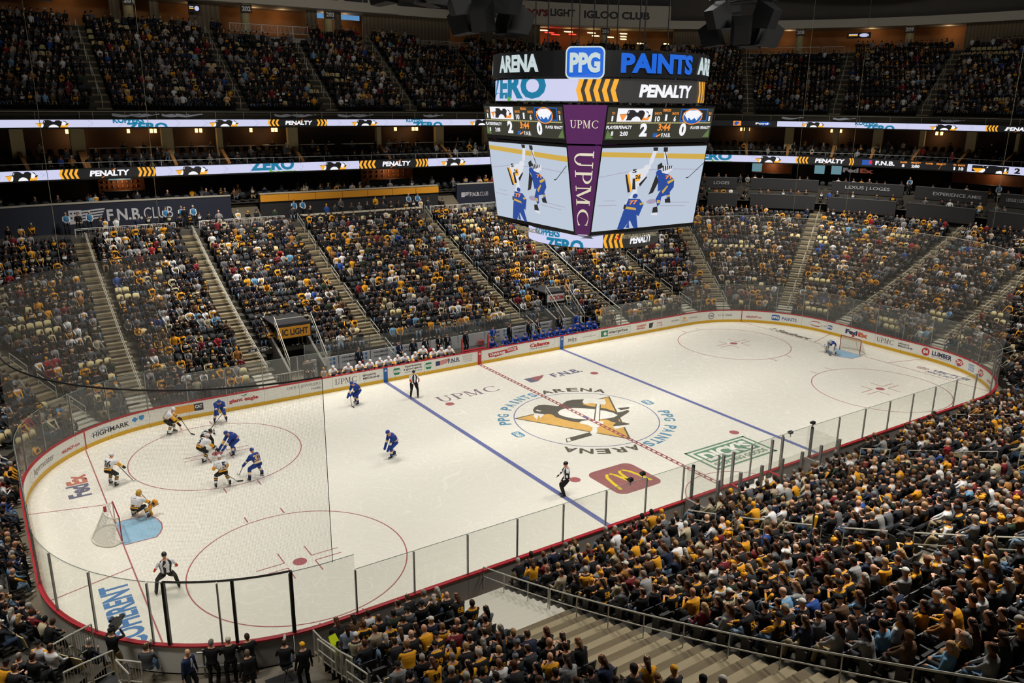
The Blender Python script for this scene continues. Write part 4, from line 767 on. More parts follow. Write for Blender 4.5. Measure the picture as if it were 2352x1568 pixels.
for u0, u1, zz, lab in ((-6.9, 1.0, 25.2, 'railed platform at the back of the top stand between plates 202 and 203'), (14.0, 20, 24.6, 'railed platform behind the hanging speakers at the back of the top stand'), (28.6, 30.8, 24.9, 'railed platform under the 208 plate')):
    r = tag(empty('upper_platform'), lab, 'railing'); V, F = closed([(35.2, zz-1.2), (35.2, zz), (38, zz), (38, zz-1.2)], u0, u1); mesh_obj('platform_front', V, F, M_gry, r); f_ = on_wall(35.2)
    n = 5 if u0 < 20 else 4
    for i in range(n):
        a, b_ = u0+(u1-u0)*i/n+.03, u0+(u1-u0)*(i+1)/n-.03; mb = MB(); mb.tube([f_(a, zz), f_(a, zz+1.1), f_(b_, zz+1.1), f_(b_, zz)], .025, 4); mb.tube([f_(a, zz+.4), f_(b_, zz+.4)], .02, 4)
        for q in np.linspace(a, b_, 12)[1:-1]: mb.beam(f_(q, zz+.4), f_(q, zz+1.05), .018)
        mb.obj('rail_section', M_rail, r)
# lit screens and lamps of the concourse
for u, z, w_, h, lab, ml_ in ((-9.5, 27.6, 1.1, .7, 'small wall television near plate 202', LG_), (31.0, 27.4, .5, .65, 'small wall television between plates 208 and 209', LG_), (-21.9, 27.9, .5, 1.1, 'bright screen at the top left corner', B_)):
    r = tag(empty('wall_television'), lab, 'television'); V, F = closed([(37.4, z-h/2), (37.4, z+h/2), (37.5, z+h/2), (37.5, z-h/2)], u-w_/2, u+w_/2); mesh_obj('screen_case', V, F, M_blk, r); fs = on_wall(37.4)
    mb = MB(); poly(mb, circ(u+w_*.22, z, w_*.2, h*.33, 12), fs, .02); mb.obj('lit_disc', ml_, r); mb = MB(); rect(mb, u-w_*.42, z-h*.1, u-w_*.05, z+h*.05, fs, .02); mb.obj('lit_bar', G_, r); mb = MB(); rect(mb, u-w_*.42, z+h*.12, u-w_*.05, z+h*.25, fs, .02); mb.obj('lit_bar', LG_, r)
k = 0
for u, z, mm_, w_ in [(23.55, 27.9, 0, .1), (23.9, 27.85, 0, .09), (24.05, 27.6, 1, .09), (24.2, 27.4, 1, .08), (24.5, 27.8, 0, .08), (24.6, 27.5, 1, .07), (25.05, 27.75, 0, .08), (25.15, 27.4, 0, .07), (25.5, 27.3, 0, .06), (25.8, 27.75, 0, .07), (25.8, 27.4, 0, .06), (25.8, 27.1, 0, .06), (26.2, 26.6, 0, .06), (26.8, 26.6, 0, .05)]:
    k += 1; V, F = closed([(39.5, z), (39.5, z+.1), (40.2, z+.2), (40.2, z+.1)], u-w_, u+w_); tag(mesh_obj('tube_lamp', V, F, (led('warm_tube', srgb(255, 214, 150), 3), led('red_tube', srgb(255, 50, 40), 3))[mm_]), '%s tube lamp, %s%s in the bar under the club sign' % (('warm', 'red')[mm_], ORD[k-1], ' from the left' if k > 1 else ''), 'lamp', 'tube lamps in the bar')
V, F = closed([(38.6, 27.6), (38.6, 28.1), (38.7, 28.1), (38.7, 27.6)], 3.3, 8.2); tag(mesh_obj('blue_window', V, F, led('evening_glass', srgb(96, 150, 200), .8)), 'blue lit window strip behind plate 203', 'window')
# ceiling equipment: ducts
def duct(name, pts, rad, lab):
    r = tag(empty(name), lab, 'duct'); mb = MB(); mb.tube(pts, rad, 20); mb.obj('duct_shell', mat('duct_metal', srgb(122, 124, 116), .35, .7), r)
    for a, b_ in zip(pts[:-1], pts[1:]):
        a = Vector(a); b_ = Vector(b_); n = int((b_-a).length/2.5)
        for i in range(n): q = a+(b_-a)*(i+.5)/n; d_ = (b_-a).normalized()*.05; mb = MB(); mb.beam(q-d_, q+d_, rad*2.06, n=20); mb.obj('duct_rib', mat('duct_metal', (0, 0, 0)), r)
f_ = lambda u, d, z: (*pu(u, d)[:2], z)
duct('air_duct', [f_(28.9, 34, 33), f_(30.5, 34, 32.4), f_(31.9, 34, 32.2)], 1.25, 'big grey ribbed air duct at the top right')
duct('air_duct', [f_(31.8, 34.5, 31.8), f_(33, 34, 32.3), f_(37, 33, 32.2)], .75, 'slimmer grey air duct running off the top right corner')
# ================================================================ hanging scoreboard
sb = tag(empty('scoreboard', (0, 0, 0)), 'huge hanging scoreboard with video screens, score panels and lit rings', 'scoreboard')
HL = 3.76
def face_map(side, o0, z0, o1, z1):
    """plane of a leaning face; side 0 faces -y, 1 faces -x, 2 +y, 3 +x; u along the face (to the viewer's right), v = height"""
    a = {0: 0, 1: -PI/2, 2: PI, 3: PI/2}[side]; ca, sa = math.cos(a), math.sin(a)
    def f(u, v, w=0.):
        t = (v-z0)/(z1-z0); off = o0+(o1-o0)*t+w; x, y = u, -off
        return (x*ca-y*sa, x*sa+y*ca, v)
    return f
def slab(mb, f, u0, u1, v0, v1, t=.15):
    q = [(u0, v0), (u1, v0), (u1, v1), (u0, v1)]; mb.add([f(u, v, 0) for u, v in q]+[f(u, v, -t) for u, v in q], [(0, 1, 2, 3), (7, 6, 5, 4), (0, 4, 5, 1), (1, 5, 6, 2), (2, 6, 7, 3), (3, 7, 4, 0)])
S_pan = led('led_panel', srgb(54, 54, 44), 1.0); S_ice = led('led_ice', srgb(186, 198, 214), 1.0); S_yel = led('led_board_yellow', srgb(206, 168, 72), 1.0)
V_b = led('led_player_blue', srgb(34, 70, 150), 1.0); V_w = led('led_player_white', srgb(220, 222, 230), 1.0); V_k = led('led_player_black', srgb(36, 34, 36), 1.0); V_p = led('led_spot', srgb(164, 152, 176), 1.0); V_l = led('led_line', srgb(158, 160, 182), 1.0)
def uvf(f, z0, z1):  # unit coords on a face
    return lambda a, b, w: f((a-.5)*2*(HL-.05), z0+(z1-z0)*b, w)
def quadline(mb, a, b, w_, f, off): 
    d = Vector((b[0]-a[0], b[1]-a[1])).normalized(); n = Vector((-d.y, d.x))*w_/2; poly(mb, [(a[0]-n.x, a[1]-n.y), (b[0]-n.x, b[1]-n.y), (b[0]+n.x, b[1]+n.y), (a[0]+n.x, a[1]+n.y)], f, off)
def XY(x, y):  # pixel of the traced screen -> unit
    t = (y-20)/760; xl = 1122-100*t; xr = 2075-132*t; return ((x-xl)/(xr-xl), 1-(y-(25-17*(x-xl)/(xr-xl)))/(775-71*(x-xl)/(xr-xl)))
def PX(*p): return [XY(a, b) for a, b in zip(p[::2], p[1::2])]
for side in range(4):
    f = face_map(side, 4.35, 12.57, 5.0, 16.95); m = MB(); slab(m, f, -HL-.02, HL+.02, 12.4, 17.05, .2); m.obj('screen_frame', M_blk, sb)
    m = MB(); g = uvf(f, 12.6, 16.9); rect(m, 0, 0, 1, 1, g, .01); scr_ = m.obj('video_screen', S_ice, sb)
    def vp(mm_, *polys, off=.03):
        mb = MB()
        for P in polys: poly(mb, P, g, off)
        mb.obj('screen_picture', mm_, scr_)
    mb = MB(); poly(mb, [(0, .9), (1, .83), (1, .895), (0, .955)], g, .02); mb.obj('screen_picture', S_yel, scr_)
    mb = MB(); ring(mb, .53, .325, .05, .03, .05, g, .02, 20); quadline(mb, (.07, .375), (.18, .365), .006, g, .02); quadline(mb, (.02, .32), (.2, .31), .006, g, .02); quadline(mb, (.7, .3), (.92, .28), .006, g, .02); quadline(mb, (.62, .26), (.88, .24), .006, g, .02)
    for a, b_ in (((0, .66), (.25, .71)), ((.25, .71), (.6, .73)), ((.6, .73), (.97, .7))): quadline(mb, a, b_, .006, g, .02)
    mb.obj('screen_picture', V_p, scr_)
    vp(V_w, PX(1345, 240, 1500, 200, 1530, 190, 1520, 240, 1480, 300, 1430, 370, 1385, 420, 1340, 330), PX(1390, 400, 1420, 390, 1350, 520, 1310, 580, 1310, 540), PX(1565, 50, 1600, 50, 1560, 160, 1525, 190, 1530, 140), PX(1665, 50, 1690, 50, 1690, 130, 1665, 130), PX(1640, 185, 1745, 188, 1740, 225, 1680, 265, 1640, 240), PX(1550, 625, 1605, 620, 1600, 645, 1545, 640), PX(1390, 385, 1420, 390, 1420, 440, 1385, 450), circ(*XY(1510, 200), .035, .035, 10))
    vp(G_, PX(1315, 265, 1345, 255, 1370, 410, 1340, 425), PX(1400, 270, 1450, 255, 1440, 320, 1395, 330), off=.045)
    vp(V_k, PX(1310, 265, 1325, 262, 1352, 425, 1330, 430), PX(1375, 300, 1395, 300, 1400, 400, 1370, 400), PX(1560, 20, 1605, 20, 1600, 52, 1562, 52), PX(1655, 20, 1695, 20, 1692, 60, 1655, 60), PX(1430, 350, 1500, 280, 1505, 290, 1440, 375), PX(1600, 180, 1640, 155, 1650, 200, 1600, 225), PX(1590, 260, 1610, 330, 1560, 430, 1515, 450, 1530, 420), PX(1300, 540, 1315, 540, 1310, 585, 1290, 580), PX(1670, 490, 1720, 480, 1725, 525, 1672, 525), PX(1560, 570, 1600, 560, 1605, 615, 1550, 620), PX(1660, 20, 1668, 20, 1700, 180, 1692, 180), off=.06)
    mb = MB()
    for k in range(5): quadline(mb, XY(1652+k*20, 185), XY(1652+k*18, 235-k*6), .012, g, .07)
    for a, b_ in ((1895, 290), ): quadline(mb, XY(2045, 158), XY(a, b_), .007, g, .07); quadline(mb, XY(a, b_), XY(1868, 297), .012, g, .07)
    mb.obj('screen_picture', V_k, scr_)
    vp(V_b, PX(1600, 240, 1640, 250, 1700, 262, 1760, 310, 1755, 380, 1700, 450, 1640, 470, 1625, 540, 1600, 560, 1585, 490, 1630, 410, 1605, 420, 1605, 340), PX(1690, 430, 1720, 430, 1720, 485, 1690, 490), PX(1340, 485, 1440, 490, 1475, 540, 1430, 650, 1410, 640, 1420, 760, 1385, 770, 1350, 690, 1290, 775, 1235, 775, 1290, 610, 1325, 520), circ(*XY(1398, 462), .025, .03, 10), circ(*XY(1615, 250), .03, .04, 10), PX(1310, 760, 1340, 700, 1345, 765), off=.05)
    vp(S_yel, PX(1315, 560, 1400, 572, 1405, 592, 1308, 582), PX(1435, 530, 1470, 520, 1475, 535, 1440, 548), PX(1690, 330, 1755, 300, 1758, 318, 1700, 352), PX(1640, 420, 1690, 365, 1700, 372, 1650, 440), PX(1595, 500, 1625, 500, 1622, 530, 1595, 530), PX(1690, 455, 1718, 448, 1720, 465, 1692, 472), off=.07)
    mb = MB(); 
    for s, x, y, w_, h in (('77', 1378, 520, .075, .05), ): c = XY(x, y); text(mb, s, *c, w_, h, g, .08, .04)
    c = XY(1700, 290); text(mb, '71', *c, .06, .045, g, .08, .04); mb.obj('screen_picture', O_, scr_)
    mb = MB(); c = XY(1420, 285); text(mb, '26', *c, .05, .05, g, .08, .04); text(mb, '5', *XY(1390, 232), .04, .045, g, .08, .04); mb.obj('screen_picture', V_k, scr_)
    # score panel
    f = face_map(side, 5.08, 17.24, 5.33, 18.9); m = MB(); slab(m, f, -HL-.02, HL+.02, 17.1, 19.0, .2); m.obj('score_frame', M_blk, sb)
    m = MB(); g = uvf(f, 17.3, 18.88); rect(m, 0, 0, 1, 1, g, .01); scp = m.obj('score_panel', S_pan, sb)
    B = {k_: MB() for k_ in ('x', 'o', 'b', 'k', 'w', 'n', 'g')}
    def T(s, x, y, w_, h, c, bold=.03, sh=0): text(B[c], s, x, y, w_, h, g, .03, bold, sh)
    T('TO', .05, .82, .028, .08, 'o'); T('1', .045, .66, .014, .16, 'x'); T('TO', .965, .82, .028, .08, 'o'); T('1', .965, .66, .014, .16, 'x')
    T('SHOTS', .455, .82, .065, .08, 'o'); T('10', .455, .65, .045, .17, 'x'); T('PERIOD', .535, .92, .075, .08, 'o'); T('1', .535, .69, .02, .2, 'x'); T('SHOTS', .62, .82, .065, .08, 'o'); T('6', .62, .65, .022, .17, 'x')
    T('PLAYER', .055, .39, .105, .1, 'x', .03, .1); T('PENALTY', .17, .39, .12, .1, 'x', .03, .1); T('8', .06, .2, .02, .14, 'x'); T('2:00', .165, .19, .07, .14, 'x')
    T('PLAYER', .835, .36, .09, .09, 'x', .03, .1); T('PENALTY', .94, .36, .1, .09, 'x', .03, .1)
    T('2', .34, .3, .07, .42, 'x', .05); T('0', .715, .3, .065, .42, 'x', .05); T('3:44', .53, .38, .12, .22, 'o', .03, .1); T('F.N.B.', .56, .12, .09, .13, 'x', .02)
    rect(B['b'], .435, .06, .475, .19, g, .03); poly(B['o'], [(.46, .1), (.51, .18), (.5, .12), (.47, .06)], g, .035)
    rect(B['x'], .085, .56, .4, .97, g, .02); rect(B['k'], .1, .6, .393, .94, g, .03)
    rect(B['x'], .1, .6, .393, .94, g, .034); motif(g, .245, .6, .14, .33, {'k': B['k'], 'g': B['o'], 'w': B['x']}, .04)
    rect(B['b'], .67, .56, .94, .97, g, .02); rect(B['k'], .68, .6, .93, .94, g, .03); poly(B['o'], circ(.79, .72, .1, .26, 24), g, .035); poly(B['b'], circ(.79, .72, .088, .23, 24), g, .04)
    poly(B['x'], [(.715, .85), (.75, .92), (.83, .93), (.865, .86), (.87, .75), (.84, .7), (.83, .62), (.81, .68), (.78, .6), (.76, .68), (.735, .66), (.72, .75)], g, .05); quadline(B['x'], (.7, .84), (.75, .6), .01, g, .05); quadline(B['x'], (.88, .84), (.83, .6), .01, g, .05)
    for i in range(40): a = .01+i*.0245; quadline(B['g'], (a, .5), (a+.014, .54), .02, g, .02)
    for i in range(9):
        for sx in (0, 1): quadline(B['n'], (abs(sx-.012-.007*i), .04+.0*i), (abs(sx-.02-.006*i), .3-.028*i), .008, g, .02)
    cl = dict(x=WW_, o=O_, b=led('led_sabre_blue', srgb(28, 96, 180), 1), k=V_k, w=W_, n=led('led_garland', srgb(96, 120, 70), 1), g=led('led_rope', srgb(176, 168, 120), 1))
    for k_, mb in B.items():
        if mb.V: mb.obj('score_graphics', cl[k_], scp)
# purple corner panels
M_pur = mat('corner_purple', srgb(84, 36, 90), .5, emit=srgb(74, 30, 80), estr=.45); M_cream = mat('corner_cream', srgb(226, 220, 200), .5, emit=srgb(226, 220, 200), estr=.4)
for a in range(4):
    ca, sa = math.cos(a*PI/2), math.sin(a*PI/2); rot = lambda p, ca=ca, sa=sa: (p[0]*ca-p[1]*sa, p[0]*sa+p[1]*ca, p[2])
    def corner(z0, o0, z1, o1, ca=ca, sa=sa):   # between faces -x and -y: from (-o,-HL) to (-HL,-o); u 0..1 left to right seen from outside
        def f(u, v, w=0.):
            t = (v-z0)/(z1-z0); o = o0+(o1-o0)*t; x = -o+(o-HL)*u-w*.707; y = -HL-(o-HL)*u-w*.707; return rot((x, y, v), ca, sa)
        return f
    f = corner(12.45, 4.33, 16.95, 5.0); m = MB(); slab(m, f, 0, 1, 12.45, 17.0, .15); pnl = m.obj('corner_panel', M_pur, sb)
    f2 = corner(17.24, 5.08, 18.9, 5.33); m = MB(); slab(m, f2, 0, 1, 17.1, 18.98, .15); pn2 = m.obj('corner_panel', M_pur, sb)
    m = MB(); serif_UPMC(m, .5, 18.05, .72, .38, lambda u, v, w_: f2(u, v, w_), .02); m.obj('panel_letters', M_cream, pn2)
    m = MB(); serif_UPMC(m, 0, 0, 4.0, .6, lambda u, v, w_: f(.5+v, 14.75-u, w_), .02); m.obj('panel_letters', M_cream, pnl)
V = []; F = []
for z, o in ((12.4, 4.3), (11.9, 3.0)):
    for p in ((-HL, -o), (HL, -o), (o, -HL), (o, HL), (HL, o), (-HL, o), (-o, HL), (-o, -HL)): V.append((p[0]*(1 if z > 12 else .75), p[1]*(1 if z > 12 else .75), z))
F = [tuple(range(8, 16))[::-1]]+[(i, (i+1) % 8, 8+(i+1) % 8, 8+i) for i in range(8)]; mesh_obj('under_housing', V, F, M_blk, sb)
V = [(p[0], p[1], 19.0) for p in ((-HL, -5.3), (HL, -5.3), (5.3, -HL), (5.3, HL), (HL, 5.3), (-HL, 5.3), (-5.3, HL), (-5.3, -HL))]; mesh_obj('top_cover', V, [tuple(range(8))], M_dk, sb)
def cyl(R, th0=0.): return lambda u, v, w=0.: ((R+w)*math.cos(u/R+th0), (R+w)*math.sin(u/R+th0), v)
def ringband(name, R, z0, z1, m_, t=.25, n=64):
    V = []; F = []
    for i in range(n):
        a = 2*PI*i/n
        for r, z in ((R, z0), (R, z1), (R-t, z1), (R-t, z0)): V.append((r*math.cos(a), r*math.sin(a), z))
    for i in range(n):
        for j in range(4): F.append((i*4+j, ((i+1) % n)*4+j, ((i+1) % n)*4+(j+1) % 4, i*4+(j+1) % 4))
    return mesh_obj(name, V, F, m_, sb)
AC = math.atan2(CAM[1], CAM[0])          # direction from which the rings are read first
def ring_text(root, R, z0, z1, items):
    f = cyl(R, AC)
    for it in items:
        mb = MB(); s, u, zc, w_, h, mm_ = it[:6]; text(mb, s, u, zc, w_, h, f, it[6] if len(it) > 6 else .03, .05, it[7] if len(it) > 7 else 0); mb.obj('lit_letters', mm_, root)
r1 = ringband('name_ring', 5.98, 20.33, 21.57, mat('ring_black', srgb(12, 13, 16), .5)); BL = led('led_ppg', srgb(0, 96, 212), 1.0); NB = led('led_name', srgb(196, 212, 214), 1.0)
K = 5.98
def deg(px):  # horizontal position on the ring seen from the seats -> arc length
    return K*math.asin(max(-.999, min(.999, (px-1386)/254.)))
for q in range(4):
    off = q*K*PI/2
    ring_text(r1, K, 0, 0, [('ARENA', -4.85+off+.0, 21.0, 3.3, .86, NB)]) if q in (0, 2) else None
for off in (0, K*PI):
    mb = MB(); f = cyl(K, AC); poly(mb, rrect(-.72+off, 20.98, 1.95, 1.55, .3), f, .04); mb.obj('logo_tile', NB, r1); mb = MB(); poly(mb, rrect(-.72+off, 20.98, 1.8, 1.4, .25), f, .06); mb.obj('logo_field', BL, r1); ring_text(r1, K, 0, 0, [('PPG', -.72+off, 20.98, 1.5, .95, NB, .08), ('PAINTS', 3.25+off, 20.98, 4.4, .95, BL), ('ARENA', 7.95+off, 20.98, 3.9, .86, NB)])
r2 = ringband('message_ring', 5.82, 19.12, 20.25, led('led_charcoal', srgb(52, 50, 48), 1.0)); f = cyl(5.82, AC); zc = 19.69
mb = MB(); rect(mb, -8.6, 19.15, -1.0, 20.22, f, .01, 24); mb.obj('lit_field', W_, r2)
def clip_text(s, u0, u1, zc_, h, z0, z1, f, mm_, root, off=.03):
    Vt, Ft = text2d(s, .05); W, H = Vt.max(0); mb = MB()
    for fc in Ft:
        P = [(u0+(u1-u0)*Vt[i][0]/W, zc_+(Vt[i][1]/H-.5)*h) for i in fc]
        for lim, sg in ((z0, 1), (z1, -1)):
            o_ = []
            for i in range(len(P)):
                p, q = P[i-1], P[i]; ip, iq = (p[1]-lim)*sg >= 0, (q[1]-lim)*sg >= 0
                if ip != iq: tt = (lim-p[1])/(q[1]-p[1]); o_.append((p[0]+tt*(q[0]-p[0]), lim))
                if iq: o_.append(q)
            P = o_
        if len(P) > 2: poly(mb, P, f, off)
    mb.obj('lit_letters', mm_, root)
clip_text('ZERO', -8.2, -2.75, 19.9, 1.3, 19.15, 20.22, f, T_, r2); clip_text('harm', -5.6, -2.3, 19.05, .6, 19.15, 20.22, f, GR_, r2, .05)
mb = MB()
for i in range(5):
    q = -.85+i*.43; e = .12; h = -.16
    poly(mb, [(q-e, 19.15), (q+e, 19.15), (q+e+h, zc), (q-e+h, zc)], f, .03); poly(mb, [(q-e+h, zc), (q+e+h, zc), (q+e, 20.22), (q-e, 20.22)], f, .03)
for i in range(4):
    q = 6.6+i*.5; e = .12; h = .16
    poly(mb, [(q-e, 19.15), (q+e, 19.15), (q+e+h, zc), (q-e+h, zc)], f, .03); poly(mb, [(q-e+h, zc), (q+e+h, zc), (q+e, 20.22), (q-e, 20.22)], f, .03)
mb.obj('lit_chevrons', G_, r2); ring_text(r2, 5.82, 0, 0, [('PENALTY', 3.85, 19.68, 3.6, .62, WW_, .03, .15)])
r3 = ringband('lower_ring', 3.82, 11.42, 12.25, led('led_charcoal', (0, 0, 0))); f = cyl(3.82, AC); mb = MB(); rect(mb, -6.0, 11.45, .55, 12.22, f, .01, 20); mb.obj('lit_field', W_, r3)
clip_text('KOPPERS', -3.9, -1.9, 12.1, .4, 11.45, 12.22, f, T_, r3); clip_text('ZERO', -2.9, -.5, 11.5, .7, 11.45, 12.22, f, T_, r3); mb = MB()
for i in range(4): q = .75+i*.3; poly(mb, [(q-.08, 11.45), (q+.08, 11.45), (q-.04, 11.83), (q-.2, 11.83)], f, .03); poly(mb, [(q-.2, 11.83), (q-.04, 11.83), (q+.08, 12.22), (q-.08, 12.22)], f, .03)
mb.obj('lit_chevrons', G_, r3); ring_text(r3, 3.82, 0, 0, [('PENALTY', 3.0, 11.84, 1.75, .42, WW_, .03, .15)])
M_mred = led('maker_red', srgb(216, 20, 34), 1.0); M_mwh = mat('maker_letters', srgb(200, 190, 160), .5)
for side in range(4):
    f = face_map(side, 4.25, 12.0, 4.35, 12.5); mb = MB(); text(mb, 'MITSUBISHI ELECTRIC', -.45 if side == 0 else -.3, 12.2, 2.55, .24, f, .25, .05); mb.obj('maker_letters', M_mwh, sb)
    mb = MB(); u = -2.05 if side == 0 else -1.9; 
    for a, b_ in ((0, .14), (-.1, -.0), (.1, -.0)): poly(mb, [(u+a, 12.22+b_-.02), (u+a+.07, 12.15+b_), (u+a, 12.06+b_), (u+a-.07, 12.15+b_)], f, .25)
    mb.obj('maker_mark', M_mred, sb)
m = MB()
for x, y in ((-2.6, -2.6), (2.6, -2.6), (2.6, 2.6), (-2.6, 2.6), (0, -3.6), (-3.6, 0), (1.2, 0), (-1.2, .4), (3.4, .6), (.4, 3.2)): mb = MB(); mb.tube([(x, y, 18.9), (x, y, 35)], .035, 5); mb.obj('hoist_cable', M_blk, sb)
for i in range(12): a = 2*PI*i/12; mb = MB(); mb.beam((5.5*math.cos(a), 5.5*math.sin(a), 18.9), (5.6*math.cos(a+.2), 5.6*math.sin(a+.2), 21.4), .1); mb.obj('ring_strut', M_blk, sb)
# hanging loudspeaker clusters
def cluster(x, y, z, s, lab, seed):
    rg = random.Random(seed); r = tag(empty('speaker_cluster'), lab, 'speakers')
    mb = MB(); mb.tube([(x+1.5*s*math.cos(a), y+1.5*s*math.sin(a), z+1.3*s) for a in np.linspace(0, 2*PI, 17)], .06, 5); mb.tube([(x-1.5*s, y, z+1.3*s), (x+1.5*s, y, z+1.3*s)], .06); mb.tube([(x, y-1.5*s, z+1.3*s), (x, y+1.5*s, z+1.3*s)], .06); mb.obj('truss_ring', M_dk, r)
    for a in (0, 2.1, 4.2): mb = MB(); mb.tube([(x+1.4*s*math.cos(a), y+1.4*s*math.sin(a), z+1.3*s), (x+1.4*s*math.cos(a), y+1.4*s*math.sin(a), 35)], .025, 4); mb.obj('hoist_cable', M_blk, r)
    for i in range(7):
        a = 2*PI*i/7+.3; cx_, cy_ = x+1.25*s*math.cos(a), y+1.25*s*math.sin(a); V = []
        tilt = .35
        for (px_, sz, k_) in ((0, .62, 0), (1, .42, 0)):
            for (q, t_) in ((-1, -1), (1, -1), (1, 1), (-1, 1)):
                lx = px_*.9-.3; ly = q*sz*.75; lz = t_*sz
                X = lx*math.cos(tilt)+lz*math.sin(tilt); Z = -lx*math.sin(tilt)+lz*math.cos(tilt)
                V.append((cx_-(X*math.cos(a)-ly*math.sin(a))*s*-1, cy_-(X*math.sin(a)+ly*math.cos(a))*s*-1, z+Z*s+(.55 if i % 2 else -.15)*s))
        mesh_obj('speaker_box', V, [(0, 1, 2, 3), (7, 6, 5, 4), (0, 4, 5, 1), (1, 5, 6, 2), (2, 6, 7, 3), (3, 7, 4, 0)], mat('speaker_black', srgb(26, 26, 28), .6) if i % 2 else M_blk, r)
cluster(-6.9, .6, 23.3, 1.2, 'black hanging speaker cluster with truss ring left above the scoreboard', 1)
cluster(-11.6, .5, 24.4, 1.15, 'black hanging speaker cluster furthest left at the top edge', 2)
cluster(11.6, .3, 23.6, 1.35, 'black hanging speaker cluster right above the scoreboard', 3)
# ================================================================ figures
def np3(*a): return np.array(a, float)
def unit(v): return v/max(1e-9, np.linalg.norm(v))
class Body:
    def __init__(s): s.V = []; s.F = []; s.R = []
    def loft(s, rings, n, reg, cap=(True, True), ph=0.):
        """rings: (centre, xaxis, yaxis, rx, ry); reg(i, j) -> region id"""
        b = len(s.V)
        for c, X, Y, rx, ry in rings:
            for j in range(n):
                a = 2*PI*(j+ph)/n; s.V.append(c+X*rx*math.cos(a)+Y*ry*math.sin(a))
        for i in range(len(rings)-1):
            for j in range(n): s.F.append((b+i*n+j, b+i*n+(j+1) % n, b+(i+1)*n+(j+1) % n, b+(i+1)*n+j)); s.R.append(reg(i, j))
        if cap[0]: s.F.append(tuple(b+j for j in range(n))[::-1]); s.R.append(reg(0, 0))
        if cap[1]: s.F.append(tuple(b+(len(rings)-1)*n+j for j in range(n))); s.R.append(reg(len(rings)-2, 0))
    def limb(s, pts, n, reg, spans=1, flat=1.):
        """pts: list of (pos, radius); reg(t 0..1)"""
        P = []; tot = sum(np.linalg.norm(b[0]-a[0]) for a, b in zip(pts[:-1], pts[1:])); acc = 0
        for k in range(len(pts)-1):
            a, b = pts[k], pts[k+1]; L = np.linalg.norm(b[0]-a[0])
            for q in range(spans+(k == len(pts)-2)): t = q/spans; P.append((a[0]+(b[0]-a[0])*t, a[1]+(b[1]-a[1])*t, (acc+L*t)/tot))
            acc += L
        rings = []; up = np3(.13, .31, .94)
        for k in range(len(P)):
            d = unit(P[min(k+1, len(P)-1)][0]-P[max(k-1, 0)][0]); X = unit(np.cross(d, up)); Y = np.cross(X, d); rings.append((P[k][0], X, Y, P[k][1], P[k][1]*flat))
        s.loft(rings, n, lambda i, j: reg((P[i][2]+P[min(i+1, len(P)-1)][2])/2))
    def ball(s, c, r, n, m, reg, sc=(1, 1, 1)):
        rings = [(c+np3(0, 0, r*sc[2]*math.cos(PI*(i+.35)/(m+.7-.0)) if 0 else r*sc[2]*math.cos(PI*(i+.5)/m)), np3(1, 0, 0), np3(0, 1, 0), r*sc[0]*math.sin(PI*(i+.5)/m), r*sc[1]*math.sin(PI*(i+.5)/m)) for i in range(m)]
        s.loft(rings, n, reg)
def ik(a, c, la, lb, pole):
    d = c-a; L = min(np.linalg.norm(d), (la+lb)*.999); u = unit(d); x = (la*la-lb*lb+L*L)/(2*L); h = math.sqrt(max(0, la*la-x*x)); p = pole-u*(pole@u)
    return a+u*x+unit(p)*h
def rotz(v, a): c, s_ = math.cos(a), math.sin(a); return np3(v[0]*c-v[1]*s_, v[0]*s_+v[1]*c, v[2])
def torso_frames(pel, lean, twist=0., L=.56, curve=.25, side=0.):
    """points up the spine; lean from vertical towards +y"""
    out = []; p = pel.copy(); N = 6
    for i in range(N+1):
        t = i/N; a = lean*(1-curve)+lean*curve*2*t; d = np3(math.sin(side)*.6, math.sin(a), math.cos(a)); d = unit(d); X = rotz(np3(1, 0, 0), twist*t); Y = unit(np.cross(d, X)); Y = -Y if Y[1] < 0 and abs(lean) < 1.2 else Y; X = np.cross(Y, d)
        out.append((p.copy(), d, X, Y)); p = p+d*L/N
    return out
